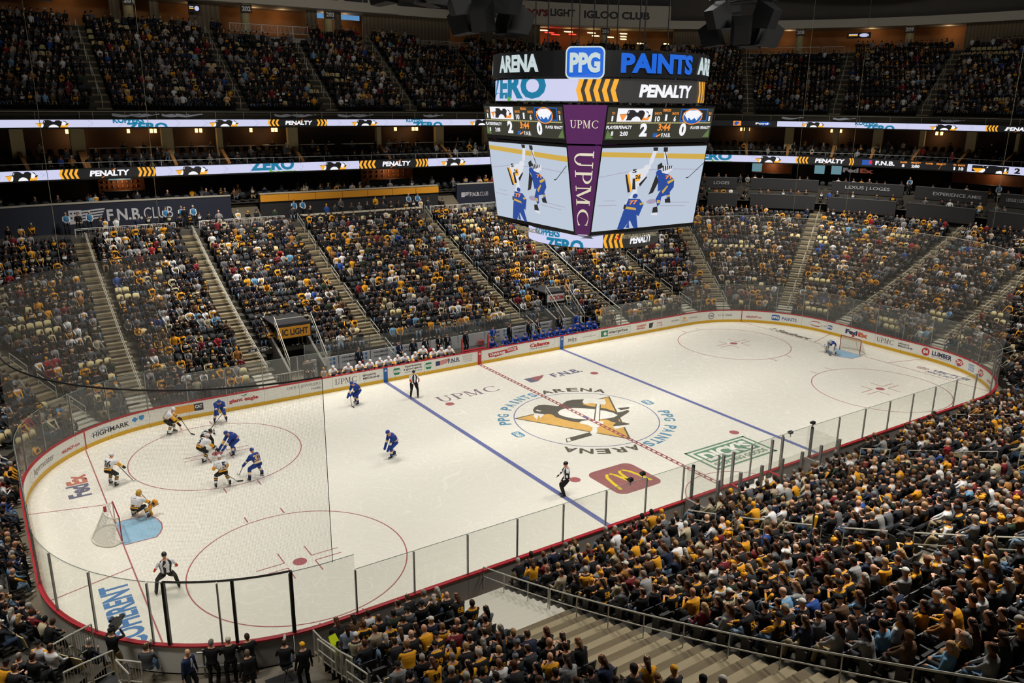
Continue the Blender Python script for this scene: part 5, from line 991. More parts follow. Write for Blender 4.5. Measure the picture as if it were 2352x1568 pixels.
def person(B, pel, lean, feet, hands, nt=12, nl=8, nh=10, twist=0., head_yaw=0., head_pitch=0., bulk=1., gear=False, sp=2, RG=None, legL=(.44, .44), armL=(.29, .27), fingers=False, headr=1., kneepole=None, skirt=0):
    """RG: dict of region functions: torso(t, j/n), arm(t), leg(t), foot, hand, head(i,j)"""
    TF = torso_frames(pel, lean, twist, .56)
    W = [.165, .155, .16, .178, .192, .185, .11]; D = [.13, .115, .115, .125, .13, .12, .075]
    if gear: W = [.205, .205, .215, .235, .26, .25, .13]; D = [.165, .165, .17, .18, .185, .165, .09]
    rings = [(c, X, Y, w_*bulk, d_*bulk) for (c, d, X, Y), w_, d_ in zip(TF, W, D)]
    c6, d6, X6, Y6 = TF[-1]
    hd_ = unit(d6*.55+np3(0, .12, .75)) if lean < .9 else unit(d6*.6+np3(0, 0, .5)); nk = c6+hd_*.05; ht = rotz(np3(0, 1, 0), head_yaw); ht = unit(ht*math.cos(head_pitch)+np3(0, 0, math.sin(head_pitch)))
    HX_ = unit(np.cross(ht, hd_)); HY_ = unit(np.cross(hd_, HX_)); HY_ = HY_ if HY_@ht > 0 else -HY_
    rings += [(c6+hd_*.02, X6, Y6, .075, .07), (nk, HX_, HY_, .056, .058)]
    nb = len(rings); hc = nk+hd_*.115+HY_*.015; s_ = headr
    for q, rx, ry, oy in ((-.085, .055, .07, .0), (-.05, .067, .088, .004), (0, .077, .098, 0), (.05, .077, .098, -.004), (.09, .06, .08, -.006), (.118, .03, .04, -.006)): rings.append((hc+hd_*q*s_+HY_*oy, HX_, HY_, rx*s_, ry*s_))
    if sp > 1:  # refine the torso
        R2 = []
        for a, b in zip(rings[:7], rings[1:7]):
            for q in range(sp): t = q/sp; R2.append(tuple((np.asarray(x)*(1-t)+np.asarray(y)*t) for x, y in zip(a, b)))
        k0 = len(R2); rings = R2+rings[6:]
    else: k0 = 6
    B.loft(rings, nt, lambda i, j: RG['torso'](i/k0, j/nt) if i < k0 else (RG['neck'] if i < k0+2 else RG['head'](i-k0-2, j/nt)))
    if sp > 1 and not gear: B.limb([(hc+HY_*.085+hd_*.02, .016), (hc+HY_*.112-hd_*.02, .02)], 6, lambda t: RG['neck']); [B.limb([(hc+HX_*.072*e+hd_*.02, .018), (hc+HX_*.085*e-hd_*.03, .014)], 5, lambda t: RG['neck']) for e in (-1, 1)]
    # arms
    c5, d5, X5, Y5 = TF[5]; sw = (.19 if not gear else .235)*bulk; out = dict(head=hc, hup=hd_, hfw=HY_, hx=HX_, frames=TF, hands=[])
    for e, hnd in zip((-1, 1), hands):
        sh = c5+X5*e*sw*.93+d5*.0; hp = np3(*hnd); la, lb = armL
        el = ik(sh, hp, la, lb, np3(e*.55, -.35, -.6)); r = [(.055, .052, .043, .036) if not gear else (.098, .09, .078, .066)][0]
        B.limb([(sh-X5*e*.05, r[0]*1.05), (sh, r[0]*1.12), (el, r[2]*1.05), (hp, r[3])], nl, RG['arm'], max(1, sp*2 if gear else sp))
        fd = unit(hp-el); hr = .036 if not gear else .07
        if gear: B.limb([(hp-fd*.03, .062), (hp+fd*.05, .075), (hp+fd*.13, .05)], nl, lambda t: RG['hand'], 2)
        else:
            B.limb([(hp, .03), (hp+fd*.05, .042), (hp+fd*.09, .036)], max(5, nl-2), lambda t: RG['hand'], 1, .55)
            if fingers:
                S = unit(np.cross(fd, np3(0, 0, 1))); N = np.cross(S, fd)
                for k, (o_, L) in enumerate(((-.034, .06), (-.012, .072), (.011, .068), (.033, .052))): q0 = hp+fd*.085+S*o_; B.limb([(q0, .0095), (q0+fd*L*.55-N*.012, .009), (q0+fd*L*.8-N*.035, .0075)], 5, lambda t: RG['hand'])
                q0 = hp+fd*.03-S*e*.03; B.limb([(q0, .012), (q0+fd*.03-S*e*.03-N*.01, .011), (q0+fd*.06-S*e*.03-N*.02, .009)], 5, lambda t: RG['hand'])
        out['hands'].append(hp+fd*.07)
    # legs
    c0, d0, X0, Y0 = TF[0]; out['feet'] = []
    for e, ft in zip((-1, 1), feet):
        hip = c0+X0*e*.095*bulk-d0*.02; an = np3(ft[0], ft[1], ft[2]+(.09 if not gear else .15)); la, lb = legL; yaw = ft[3] if len(ft) > 3 else 0
        kn = ik(hip, an, la, lb, kneepole if kneepole is not None else rotz(np3(e*.12, 1, .25), yaw)); r = (.1, .096, .076, .074, .064) if not gear else (.135, .13, .1, .092, .07)
        B.limb([(hip, r[0]*bulk), (hip+(kn-hip)*.3, r[1]*bulk), (kn, r[2]), (kn+(an-kn)*.35, r[3]), (an, r[4])], nl, RG['leg'], max(1, sp*2 if gear else sp))
        F_ = rotz(np3(0, 1, 0), yaw); z0 = ft[2]+(.045 if not gear else .075)
        B.limb([(np3(an[0], an[1], z0)-F_*.07, .04), (np3(an[0], an[1], z0)+F_*.03, .047), (np3(an[0], an[1], z0-.005)+F_*.13, .042), (np3(an[0], an[1], z0-.01)+F_*.19, .028)], max(5, nl-2), lambda t: RG['foot'], 1, .8)
        if gear: B.limb([(an-np3(0, 0, .06), .062), (an+np3(0, 0, .1), .068)], nl, lambda t: RG['foot'])
        out['feet'].append((an, F_, ft[2]))
    return out
def remesh(B, voxel, smooth=True):
    me = bpy.data.meshes.new('t'); me.from_pydata([tuple(v) for v in B.V], [], B.F); me.update(); o = bpy.data.objects.new('t', me); COL.objects.link(o)
    bm = bmesh.new(); bm.from_mesh(me); bmesh.ops.recalc_face_normals(bm, faces=bm.faces); bm.to_mesh(me); bm.free()
    md = o.modifiers.new('r', 'REMESH'); md.mode = 'VOXEL'; md.voxel_size = voxel; md.use_smooth_shade = smooth
    dg = bpy.context.evaluated_depsgraph_get(); ev = o.evaluated_get(dg); m2 = bpy.data.meshes.new_from_object(ev)
    bv = BVHTree.FromPolygons([tuple(v) for v in B.V], B.F); R = []
    for p in m2.polygons: _, _, fi, _ = bv.find_nearest(p.center); R.append(B.R[fi] if fi is not None else 0)
    bpy.data.objects.remove(o); bpy.data.meshes.remove(me); m2.materials.clear()
    return m2, R
def color_attr(me, cols, name='col'):
    a = me.attributes.new(name, 'FLOAT_COLOR', 'FACE'); C = np.ones((len(me.polygons), 4), np.float32); C[:, :3] = cols; a.data.foreach_set('color', C.ravel())
clo = bpy.data.materials.new('cloth_and_skin'); clo.use_nodes = True; nt = clo.node_tree; b = nt.nodes['Principled BSDF']; b.inputs['Roughness'].default_value = .75; b.inputs['Specular IOR Level'].default_value = .25
at = nt.nodes.new('ShaderNodeAttribute'); at.attribute_name = 'col'; nt.links.new(at.outputs['Color'], b.inputs['Base Color'])
# material that dresses shared bodies from the wearer's own colours
NREG = 9
def dressed(name, keys):
    m = bpy.data.materials.new(name); m.use_nodes = True; nt = m.node_tree; b = nt.nodes['Principled BSDF']; b.inputs['Roughness'].default_value = .75; b.inputs['Specular IOR Level'].default_value = .25
    if len(keys) == 1: a = nt.nodes.new('ShaderNodeAttribute'); a.attribute_type = 'OBJECT'; a.attribute_name = keys[0]; nt.links.new(a.outputs['Color'], b.inputs['Base Color']); return m
    rg = nt.nodes.new('ShaderNodeAttribute'); rg.attribute_name = 'reg'; prev = None
    for i, k in enumerate(keys):
        a = nt.nodes.new('ShaderNodeAttribute'); a.attribute_type = 'OBJECT'; a.attribute_name = k
        if prev is None: prev = a.outputs['Color']; continue
        g = nt.nodes.new('ShaderNodeMath'); g.operation = 'GREATER_THAN'; g.inputs[1].default_value = i-.5; nt.links.new(rg.outputs['Fac'], g.inputs[0])
        mx = nt.nodes.new('ShaderNodeMix'); mx.data_type = 'RGBA'; nt.links.new(g.outputs[0], mx.inputs[0]); nt.links.new(prev, mx.inputs[6]); nt.links.new(a.outputs['Color'], mx.inputs[7]); prev = mx.outputs[2]
    nt.links.new(prev, b.inputs['Base Color']); return m
M_dress = dressed('own_clothes', ['c%d' % i for i in range(NREG)]); M_tint = dressed('own_tint', ['tint'])
# ---------------------------------------------------------------- hockey figures
C_ = {k: srgb(v) for k, v in dict(white='e8e8ec', gold='f2a81e', black='1c1b1b', blue='1f3f8f', skin='d8a283', buff='f0c070', red='d8432a', grey='8c8c8c', brown='5a3d2a', navy='232c44', suit='1d1e22', shirt='cfd6e4', olive='6a6a3a', jean='46607e', tie='5a6a8a', purple='4d4a70', steel='c8c8cc', dkgrey='4a4a4c').items()}
def stops(*st_):
    def f(t):
        for lim, c in st_:
            if t <= lim: return c
        return st_[-1][1]
    return f
def kit(kind):
    if kind == 'pens':
        tor = lambda t, j: 'gold' if t < .07 else 'black' if t < .13 else 'white' if t < .19 else 'gold' if t < .25 else 'white'
        arm = stops((.28, 'white'), (.62, 'gold'), (.68, 'black'), (.76, 'white'), (.82, 'gold'), (1, 'black'))
        leg = stops((.52, 'black'), (.62, 'white'), (.67, 'black'), (.75, 'gold'), (.8, 'black'), (1, 'white')); return dict(torso=tor, arm=arm, leg=leg, hand='black', foot='black', neck='skin', head=lambda i, j: 'skin')
    if kind == 'sabres':
        tor = lambda t, j: 'blue' if t < .05 else 'buff' if t < .1 else 'white' if t < .13 else 'buff' if t < .19 else 'blue'
        arm = stops((.5, 'blue'), (.56, 'buff'), (.6, 'white'), (.68, 'buff'), (1, 'blue'))
        leg = stops((.68, 'blue'), (.73, 'buff'), (.76, 'white'), (.82, 'buff'), (1, 'blue')); return dict(torso=tor, arm=arm, leg=leg, hand='blue', foot='black', neck='skin', head=lambda i, j: 'skin')
    if kind in ('ref', 'lines'):
        return dict(torso=lambda t, j: 'black' if t < .06 or int(j*24) % 4 < 2 else 'white', arm=(stops((.22, 'white'), (.3, 'black'), (.38, 'white'), (.64, 'red'), (.74, 'white'), (.85, 'black'), (1, 'white')) if kind == 'ref' else stops((.3, 'white'), (.42, 'black'), (.55, 'white'), (.66, 'black'), (.8, 'white'), (1, 'black'))), leg=stops((1, 'black')), hand='skin', foot='black', neck='skin', head=lambda i, j: 'skin')
def place(o, x, y, z, hdg): o.location = (x, y, z); o.rotation_euler.z = math.radians(hdg-90)
def head_shell(info, r, color_m, name, parent, visor=False, brim=False, low=-.01, full=False):
    B = Body(); h = info['head']; U, F_, X = info['hup'], info['hfw'], info['hx']; rr = []
    lv = ((low, 1.0), (.04, 1.03), (.085, .86), (.12, .5), (.135, .12)) if not full else ((-.11, .75), (-.06, .98), (low, 1.06), (.04, 1.06), (.085, .9), (.12, .55), (.138, .12))
    for q, k in lv: rr.append((h+U*q*r-F_*.008, X, F_, .088*r*k, .112*r*k))
    B.loft(rr, 14, lambda i, j: 0)
    if brim: B.limb([(h+U*.045+F_*.07, .06), (h+U*.035+F_*.17, .045)], 8, lambda t: 0, 1, .12)
    mb = MB(); mb.add([tuple(v) for v in B.V], B.F); return mb.obj(name, color_m, parent, True)
M_hw, M_hb, M_hk = mat('helmet_white', srgb(232, 232, 236), .3), mat('helmet_blue', srgb(30, 62, 140), .3), mat('helmet_black', srgb(24, 24, 26), .3)
M_num_k, M_num_g = mat('number_black', srgb(30, 26, 22), .7), mat('number_gold', srgb(240, 190, 110), .7)
def finish(B, root, voxel=.021, name='body'):
    me, R = remesh(B, voxel); color_attr(me, np.array([C_[r] for r in R])); me.materials.append(clo); o = bpy.data.objects.new(name, me); COL.objects.link(o); o.parent = root; return o
def back_number(body, info, s, m, parent, w_=.27, h_=.26, k=3, name='jersey_number', up=0.):
    c, d, X, Y = info['frames'][k]; me = body.data; bv = BVHTree.FromPolygons([tuple(v.co) for v in me.vertices], [tuple(p.vertices) for p in me.polygons]); mb = MB()
    V, F = text2d(s, .04, 0); W, H = V.max(0); P = (V/[W, H]-.5)*[w_, h_]; out = []
    c = c+d*up
    for a, b_ in P:
        o_ = Vector(c+X*a+d*b_-Y*.6); hit_ = bv.ray_cast(o_, Vector(Y)); q = hit_[0] if hit_[0] is not None else Vector(c+X*a+d*b_-Y*.2); out.append(tuple(q-Vector(Y)*.012))
    mb.add(out, F); return mb.obj(name, m, parent)
def stick(x, y, blade, top, lab, grp=None, goalie=False, dark=True):
    """blade: point on the ice; top: butt end in the hands (world)"""
    r = empty('hockey_stick'); tag(r, lab, 'hockey stick', grp); a, b_ = Vector(top), Vector((blade[0], blade[1], .04)); m = MB(); m.beam(a, b_, .03, .022); m.obj('shaft', M_blk, r)
    m = MB(); d = (b_-a); d.z = 0; d = d.normalized(); e = b_+d*.3; m.beam(b_+Vector((0, 0, .005)), e, .016 if not goalie else .02, .075 if not goalie else .1); m.obj('blade', M_blk if dark else M_hw, r); return r
def skater(name_lab, kind, x, y, hdg, lean, feet, hands, pz, num=None, helmet='white', head=(0, 0), twist=0., stick_to=None, sticklab=None, crouch_pole=None, nm=None, dark=True):
    root = empty('person'); tag(root, name_lab, 'person'); place(root, x, y, 0, hdg); root.scale = (1.04, 1.04, 1.04); B = Body(); RG = kit(kind)
    inf = person(B, np3(0, -.12-.15*lean, pz), lean, [(f[0], f[1], .035, *(f[2:])) for f in feet], hands, 24, 12, 12, twist, head[0], head[1], 1.0 if kind in ('pens', 'sabres') else 1.3, kind in ('pens', 'sabres'), 3, RG, (.47, .46), (.32, .3), headr=1.08)
    bd = finish(B, root); hm = {'white': M_hw, 'blue': M_hb, 'black': M_hk}[helmet]; head_shell(inf, 1.12, hm, 'helmet', root, low=.0)
    for an, F_, fz in inf['feet']: m = MB(); m.beam(Vector(np3(an[0], an[1], .03)-F_*.13), Vector(np3(an[0], an[1], .03)+F_*.19), .02, .06); m.obj('skate_blade', mat('skate_steel', srgb(214, 214, 214), .3), root)
    if num: back_number(bd, inf, num, M_num_k if kind == 'pens' else M_num_g if kind == 'sabres' else A_w, root, .185*len(num) if kind != 'ref' else .2, .34 if kind != 'ref' else .16, 3 if kind != 'ref' else 4)
    if nm: back_number(bd, inf, nm, M_num_k if kind == 'pens' else M_num_g, root, .28, .06, 5, 'name_bar', -.03)
    if kind == 'pens' or kind == 'sabres':  # stripe down the trouser side
        pass
    if stick_to:
        M = Matrix.Rotation(math.radians(hdg-90), 3, 'Z')*1.04; top = M @ Vector(inf['hands'][0]); top += Vector((x, y, 0)); low = M @ Vector(inf['hands'][1]); low += Vector((x, y, 0))
        stick(x, y, stick_to, tuple(top), sticklab, dark=dark)
    return root, inf
skater('hockey player in white with number 26 on his back, left of the faceoff', 'pens', -26.55, 5.45, 42, .55, [(-.2, .05), (.27, -.12)], [(-.12, .42, .98), (.3, .5, .82)], .92, '26', 'white', (-.2, -.25), stick_to=(-25.55, 5.4), sticklab='black stick with white blade held by player 26', nm='PETRY', dark=False) if False else skater('hockey player in white with number 26 on his back, left of the faceoff', 'pens', -26.55, 5.45, 42, .55, [(-.2, .05), (.27, -.12)], [(-.12, .42, .98), (.3, .5, .82)], .92, '26', 'white', (-.2, -.25), stick_to=(-25.6, 5.42), sticklab='black stick with white blade held by player 26', dark=False)
skater('hockey player in white with number 15 on his back, below the faceoff', 'pens', -21.87, 2.35, 96, .55, [(-.33, .0), (.33, -.1)], [(-.2, .35, .95), (.36, .32, .8)], .88, '15', 'white', (0, -.2), stick_to=(-21.1, 2.5), sticklab='black stick held by player 15', nm='ARCHER' if False else None)
skater('hockey player in white with number 5 bending over the faceoff spot from the left', 'pens', -21.85, 6.05, 20, .95, [(-.22, .15), (.24, -.25)], [(.0, .62, .62), (.3, .6, .5)], .86, '5', 'white', (0, -.5), stick_to=(-21.15, 6.5), sticklab='stick of the white faceoff player at the red spot')
skater('hockey player in white at the top left of the circle, stick reaching right', 'pens', -22.55, 11.05, -25, .8, [(-.25, .1), (.25, -.1)], [(-.15, .5, .85), (.3, .55, .65)], .92, '8', 'white', (0, -.3), stick_to=(-21.6, 10.35), sticklab='black stick of the white player at the top left of the circle')
skater('hockey player in blue and gold bending over the faceoff spot from the right', 'sabres', -20.3, 6.1, 190, 1.0, [(-.25, .1), (.28, -.2)], [(-.2, .6, .55), (.2, .65, .45)], .88, '71', 'blue', (0, -.5), stick_to=(-20.75, 6.9), sticklab='black taped stick of the blue faceoff player')
skater('hockey player in blue with number 37 on his back, right of number 15', 'sabres', -20.15, 2.35, 112, .6, [(-.4, .0), (.42, .05)], [(-.38, .4, .78), (-.1, .42, .92)], .88, '37', 'blue', (.1, -.2), stick_to=(-20.8, 3.2), sticklab='stick with pale blade held by blue player 37', dark=False)
skater('hockey player in blue at the top of the circle facing the seats, bent forward', 'sabres', -19.6, 11.45, -100, .95, [(-.33, .05), (.33, .05)], [(-.2, .5, .8), (.15, .55, .75)], .9, '8', 'blue', (0, -.3), stick_to=(-20.5, 10.4), sticklab='stick of the blue player at the top of the circle')
skater('hockey player in blue with number 72 alone in the middle, hands on his knees', 'sabres', -13.0, .95, 182, .75, [(-.12, .12), (.16, -.22)], [(-.2, .34, .62), (.2, .32, .6)], .95, '72', 'blue', (0, -.35))
skater('hockey player in blue near the far boards by the blue line, leaning on his stick', 'sabres', -11.3, 9.95, 195, .9, [(-.25, .05), (.22, -.15)], [(-.1, .45, .75), (.15, .5, .6)], .95, '28', 'blue', (0, -.4), stick_to=(-11.75, 9.6), sticklab='black stick of the blue player near the far boards')
skater('linesman in stripes bending over the faceoff spot with arm stretched', 'lines', -21.3, 7.35, -75, 1.15, [(-.28, -.1), (.35, -.35)], [(-.42, -.1, 1.05), (.1, .62, .45)], .88, None, 'black', (0, -.5))
skater('referee with orange armband standing at the far blue line', 'ref', -7.5, 9.05, -105, .05, [(-.22, .05), (.24, .0)], [(-.26, .12, .95), (.1, .2, 1.0)], .97, None, 'black', (-.3, -.1))
skater('linesman in stripes standing alone by the near end of the blue line', 'lines', -7.75, -7.9, 160, .08, [(-.12, .0), (.14, .0)], [(-.25, .2, .95), (.22, .28, .98)], .97, None, 'black', (.1, 0))
skater('referee with orange armbands and 47 on his back, legs apart behind the near goal', 'ref', -26.25, -6.05, 88, .05, [(-.42, .0, .15), (.42, .05, -.15)], [(-.38, .12, .95), (.38, .12, .95)], .9, '47', 'black', (0, 0))
def goalie(lab, kind, x, y, hdg, mask, padc, lean, num):
    root = empty('person'); tag(root, lab, 'person'); place(root, x, y, 0, hdg); B = Body(); RG = kit(kind)
    if kind == 'sabres': RG = dict(RG, leg=stops((.4, 'white'), (1, 'white')))
    inf = person(B, np3(0, -.3, .62), lean, [(-.42, -.02, .035), (.42, .02, .035)], [(-.42, .38, .62), (.45, .38, .62)], 24, 12, 12, 0, 0, -.2, 1.12, True, 3, RG, (.4, .46), (.32, .3)); bd = finish(B, root); head_shell(inf, 1.3, mask, 'mask', root, low=-.03, full=True)
    for an, F_, fz in inf['feet']:
        m = MB(); e = 1 if an[0] > 0 else -1; k = np3(an[0]*.8, .32, .62); Bp = Body(); Bp.limb([(np3(an[0], an[1]+.22, .1), .12), (np3(an[0]*.95, .2, .35), .13), (k, .14), (np3(an[0]*.72, .16, .86), .12)], 8, lambda t: 0, 2, .5); m.add([tuple(v) for v in Bp.V], Bp.F); m.obj('leg_pad', padc, root)
        m = MB(); m.beam(Vector((an[0], an[1]-.12, .03)), Vector((an[0], an[1]+.2, .03)), .02, .06); m.obj('skate_blade', mat('skate_steel', (0, 0, 0)), root)
    m = MB(); m.box((-.45, .5, .6), (.3, .12, .38), .2); m.obj('blocker', padc, root); m = MB(); Bp = Body(); Bp.ball(np3(.47, .48, .62), .17, 10, 6, lambda i, j: 0, (1, .6, 1)); m.add([tuple(v) for v in Bp.V], Bp.F); m.obj('catching_glove', padc, root)
    if num: back_number(bd, inf, num, M_num_k, root, .12, .38, 3)
    return root
M_padg, M_padw = mat('pad_gold', srgb(240, 160, 24), .5), mat('pad_white', srgb(222, 218, 212), .5)
goalie('goaltender in white with number 1 and gold pads crouching before the near goal', 'pens', -26.0, 1.1, 40, mat('mask_gold', srgb(196, 150, 50), .4, noise=(9, .4)), M_padg, .55, '1')
goalie('goaltender in blue with white pads resting before the far goal', 'sabres', 25.5, .55, 175, mat('mask_white', srgb(200, 206, 200), .4), M_padw, 1.0, None)
stick(0, 0, (-25.3, 1.9), (-25.9, 1.55, 1.15), "gold goaltender's stick standing upright by his glove", None, True); stick(0, 0, (25.0, .35), (25.15, .7, .95), "goaltender's stick across the far crease", None, True)
# ---------------------------------------------------------------- goals
def goal(x, sgn, lab):
    r = tag(empty('hockey_goal', (x, 0, 0)), lab, 'goal'); R = .03; m = MB(); m.tube([(0, -.915, 0), (0, -.915, 1.22), (0, .915, 1.22), (0, .915, 0)], R, 8); m.obj('goal_frame', mat('goal_red', srgb(150, 24, 42), .4), r)
    base = [(0, -.915, .04)]+[(sgn*(.25+.85*math.sin(t)), -1.12*math.cos(t), .04) for t in np.linspace(.15, PI-.15, 13)]+[(0, .915, .04)]; m = MB(); m.tube(base, .045, 6); m.obj('base_frame', mat('goal_white', srgb(226, 222, 206), .5), r)
    top = [(0, -.915, 1.22)]+[(sgn*(.5*math.sin(t)), -.9*math.cos(t), 1.2) for t in np.linspace(.1, PI-.1, 11)]+[(0, .915, 1.22)]; m = MB(); m.tube(top, .028, 6); m.obj('top_frame', mat('goal_white', (0, 0, 0)), r)
    m = MB(); m.tube([(sgn*1.1, 0, .05), (sgn*.5, 0, 1.2)], .03); m.obj('centre_bar', mat('goal_white', (0, 0, 0)), r)
    V = []; F = []; L = 13
    for i, (bq, tq) in enumerate(zip(base[1:-1], [top[0]]+top[1:-1]+[top[-1]])):
        for k in range(5): t = k/4; V.append((bq[0]*(1-t)+tq[0]*t, bq[1]*(1-t)+tq[1]*t, bq[2]*(1-t)+tq[2]*t))
    for i in range(len(V)//5-1):
        for k in range(4): F.append((i*5+k, i*5+5+k, i*5+6+k, i*5+1+k))
    g = mat('goal_net', srgb(232, 230, 220), .8); 
    if not g.get('done'):
        g['done'] = 1; nt = g.node_tree; o_ = nt.nodes['Material Output']; b_ = nt.nodes['Principled BSDF']; t_ = nt.nodes.new('ShaderNodeBsdfTransparent'); ms = nt.nodes.new('ShaderNodeMixShader'); tc = nt.nodes.new('ShaderNodeTexCoord'); br = nt.nodes.new('ShaderNodeTexBrick'); br.inputs['Scale'].default_value = 1; br.inputs['Color1'].default_value = (0, 0, 0, 1); br.inputs['Color2'].default_value = (0, 0, 0, 1); br.inputs['Mortar'].default_value = (1, 1, 1, 1); br.inputs['Brick Width'].default_value = .05; br.inputs['Row Height'].default_value = .05; br.inputs['Mortar Size'].default_value = .008
        sp_ = nt.nodes.new('ShaderNodeSeparateXYZ'); cb = nt.nodes.new('ShaderNodeCombineXYZ'); nt.links.new(tc.outputs['Object'], sp_.inputs[0]); nt.links.new(sp_.outputs[1], cb.inputs[0]); nt.links.new(sp_.outputs[2], cb.inputs[1]); nt.links.new(cb.outputs[0], br.inputs['Vector']); nt.links.new(br.outputs['Color'], ms.inputs[0]); nt.links.new(t_.outputs[0], ms.inputs[1]); nt.links.new(b_.outputs[0], ms.inputs[2]); nt.links.new(ms.outputs[0], o_.inputs[0])
    mesh_obj('goal_netting', V, F, g, r)
    Vt = [(q[0], q[1], q[2]) for q in top]; 
    g2 = mat('goal_top_net', srgb(232, 230, 220), .8)
    if not g2.get('done'): g2['done'] = 1; nt = g2.node_tree; t_ = nt.nodes.new('ShaderNodeBsdfTransparent'); ms = nt.nodes.new('ShaderNodeMixShader'); ms.inputs[0].default_value = .3; nt.links.new(t_.outputs[0], ms.inputs[1]); nt.links.new(nt.nodes['Principled BSDF'].outputs[0], ms.inputs[2]); nt.links.new(ms.outputs[0], nt.nodes['Material Output'].inputs[0])
    mesh_obj('top_netting', Vt, [tuple(range(len(Vt)))], g2, r)
    m = MB(); m.box((sgn*.42, .12, 1.3), (.12, .12, .24)); m.obj('water_bottle', M_red, r)
goal(-27.13, -1, 'red framed hockey goal with white netting at the near left end'); goal(27.13, 1, 'red framed hockey goal at the far right end')
# ================================================================ seats and spectators
HAIR = [srgb(v) for v in ('2b1d14', '2a1e16', '3c2a1c', '30221a', '241a14', '4a3422', '6e4f30', '9a7c50', '6e6a64', '9c978e', '1a1512', '4a2a1a')]
SKIN = [srgb(v) for v in ('c69a7e', 'bd8e72', 'd0a68a', 'ae7e60', '7c523a', 'c49274')]
JEAN = [srgb(v) for v in ('4a6078', '34465c', '6c8296', '1e1e20', '1b1b1d', '202024', '2c2c30', '8a7a5c', '3a3a3c')]
BK, GD, WH, CRM = srgb('19191a'), srgb('d8961f'), srgb('cfcfd0'), srgb('b8ae8e')
def outfit(rg, dim=False):
    """-> colours torso, accent, sleeve, cuff, patch, words, jersey?"""
    r = rg.random()
    if dim and r < .31 and rg.random() < .62: r = rg.uniform(.31, .8)
    if r < .19: return BK, GD if rg.random() < .5 else BK, BK if rg.random() < .82 else GD, GD, rg.choice([GD, WH, CRM]), 'black jersey with gold trim', True
    if r < .225: return GD, BK, GD, BK, BK, 'gold jersey with black trim', True
    if r < .27: return WH, GD if rg.random() < .4 else WH, GD if rg.random() < .4 else WH, BK, GD, 'white jersey with gold sleeves', True
    if r < .29: return CRM, BK, CRM, BK, BK, 'cream hoodie', False
    if r < .31: return GD, GD, GD, GD, GD, 'plain gold top', False
    for lim, c, s in ((.50, '1a1a1c', 'black jacket'), (.62, '242426', 'charcoal coat'), (.70, '303238', 'dark grey sweater'), (.755, '8e8e8e', 'light grey hoodie'), (.80, '5e6064', 'mid grey hoodie'), (.845, '232b40', 'navy jacket'), (.865, '2c3a2c', 'dark green jacket'), (.90, '57412e', 'brown coat'), (.92, '9a6a34', 'tan coat'), (.94, '6e2028', 'maroon top'), (.946, '92242c', 'red top'), (.958, '28488c', 'blue top'), (.966, '6c98b8', 'pale blue shirt'), (.99, 'd8d8d8', 'white shirt'), (1.1, 'a89c84', 'beige sweater')):
        if r < lim: c = srgb(c); return c, c, c, c, c, s, False
def cols_of(rg, dim=False):
    t, a, s, c, p, words, j = outfit(rg, dim); hr = rg.random()
    skin = rg.choice(SKIN); hair = rg.choice(HAIR); hw = 'short-haired'
    if hr < .10: hair, hw = BK, 'black cap'
    elif hr < .14: hair, hw = GD, 'gold beanie'
    elif hr < .17: hair, hw = srgb('c8c4ba'), 'pale cap'
    elif hr < .19: hair, hw = srgb('6a6e74'), 'grey beanie'
    elif hr < .25: hair, hw = skin, 'bald'
    elif hr < .55: hw = 'long-haired'
    return [skin, t, a, s, c, rg.choice(JEAN), srgb('2a2624') if rg.random() < .7 else srgb('c8c4bc'), hair, p], words, hw, j
RGX = dict(torso=lambda t, j: (2 if t < .16 or t > .9 else (8 if .42 < t < .78 and .12 < j < .38 else 1)), arm=stops((.45, 3), (.58, 4), (.8, 3), (.9, 4), (1, 3)), leg=stops((1, 5)), hand=0, foot=6, neck=0, head=lambda i, j: 7 if (i >= 2 or (j > .5 and i >= 0 and True)) else 0)
def head_face(i, j): return 7 if (i >= 3 or ((j > .45 or j < .02) and i >= 0)) else 0
RGX['head'] = head_face
RGS = dict(RGX, head=lambda i, j: 0)        # bare head: hair is its own piece
SEATZ = .44
def sit(B, rg, nt, nl, sp, RG, fingers=False, pose=0, long=False):
    lean = {0: .02, 1: .38, 2: .14, 3: -.06}[pose]; kx = .13
    hands = {0: [(-.1, .34, .60), (.1, .36, .61)], 1: [(-.1, .5, .62), (.1, .48, .63)], 2: [(-.12, .26, .86), (.12, .28, .84)], 3: [(-.25, .22, .66), (.2, .3, .62)]}[pose]
    return person(B, np3(0, -.06, SEATZ+.07), lean, [(-kx-.02, .42 if pose != 3 else .5, .0, .1), (kx+.02, .44, .0, -.1)], hands, nt, nl, 8, head_yaw={0: 0, 1: .25, 2: -.2, 3: .35}[pose], head_pitch=-.12, bulk=1.17, headr=1.08, sp=sp, RG=RG, legL=(.42, .42), kneepole=np3(0, .3, 1), fingers=fingers)
LODS = {}
for lod, (nt, nl) in dict(mid=(8, 5), lo=(6, 3)).items():
    for pose in range(4):
        for lg in (0, 1):
            B = Body(); inf = sit(B, None, nt, nl, 1, RGX, pose=pose)
            if lg:
                h = inf['head']; U, Fw = inf['hup'], inf['hfw']; B.limb([(h-Fw*.05+U*.02, .095), (h-Fw*.1-U*.14, .085), (h-Fw*.11-U*.28, .05)], 4, lambda t: 7)
            V = np.array(B.V); 
            tri = [f if len(f) == 4 else f for f in B.F]
            LODS[lod, pose, lg] = (V, tri, np.array(B.R))
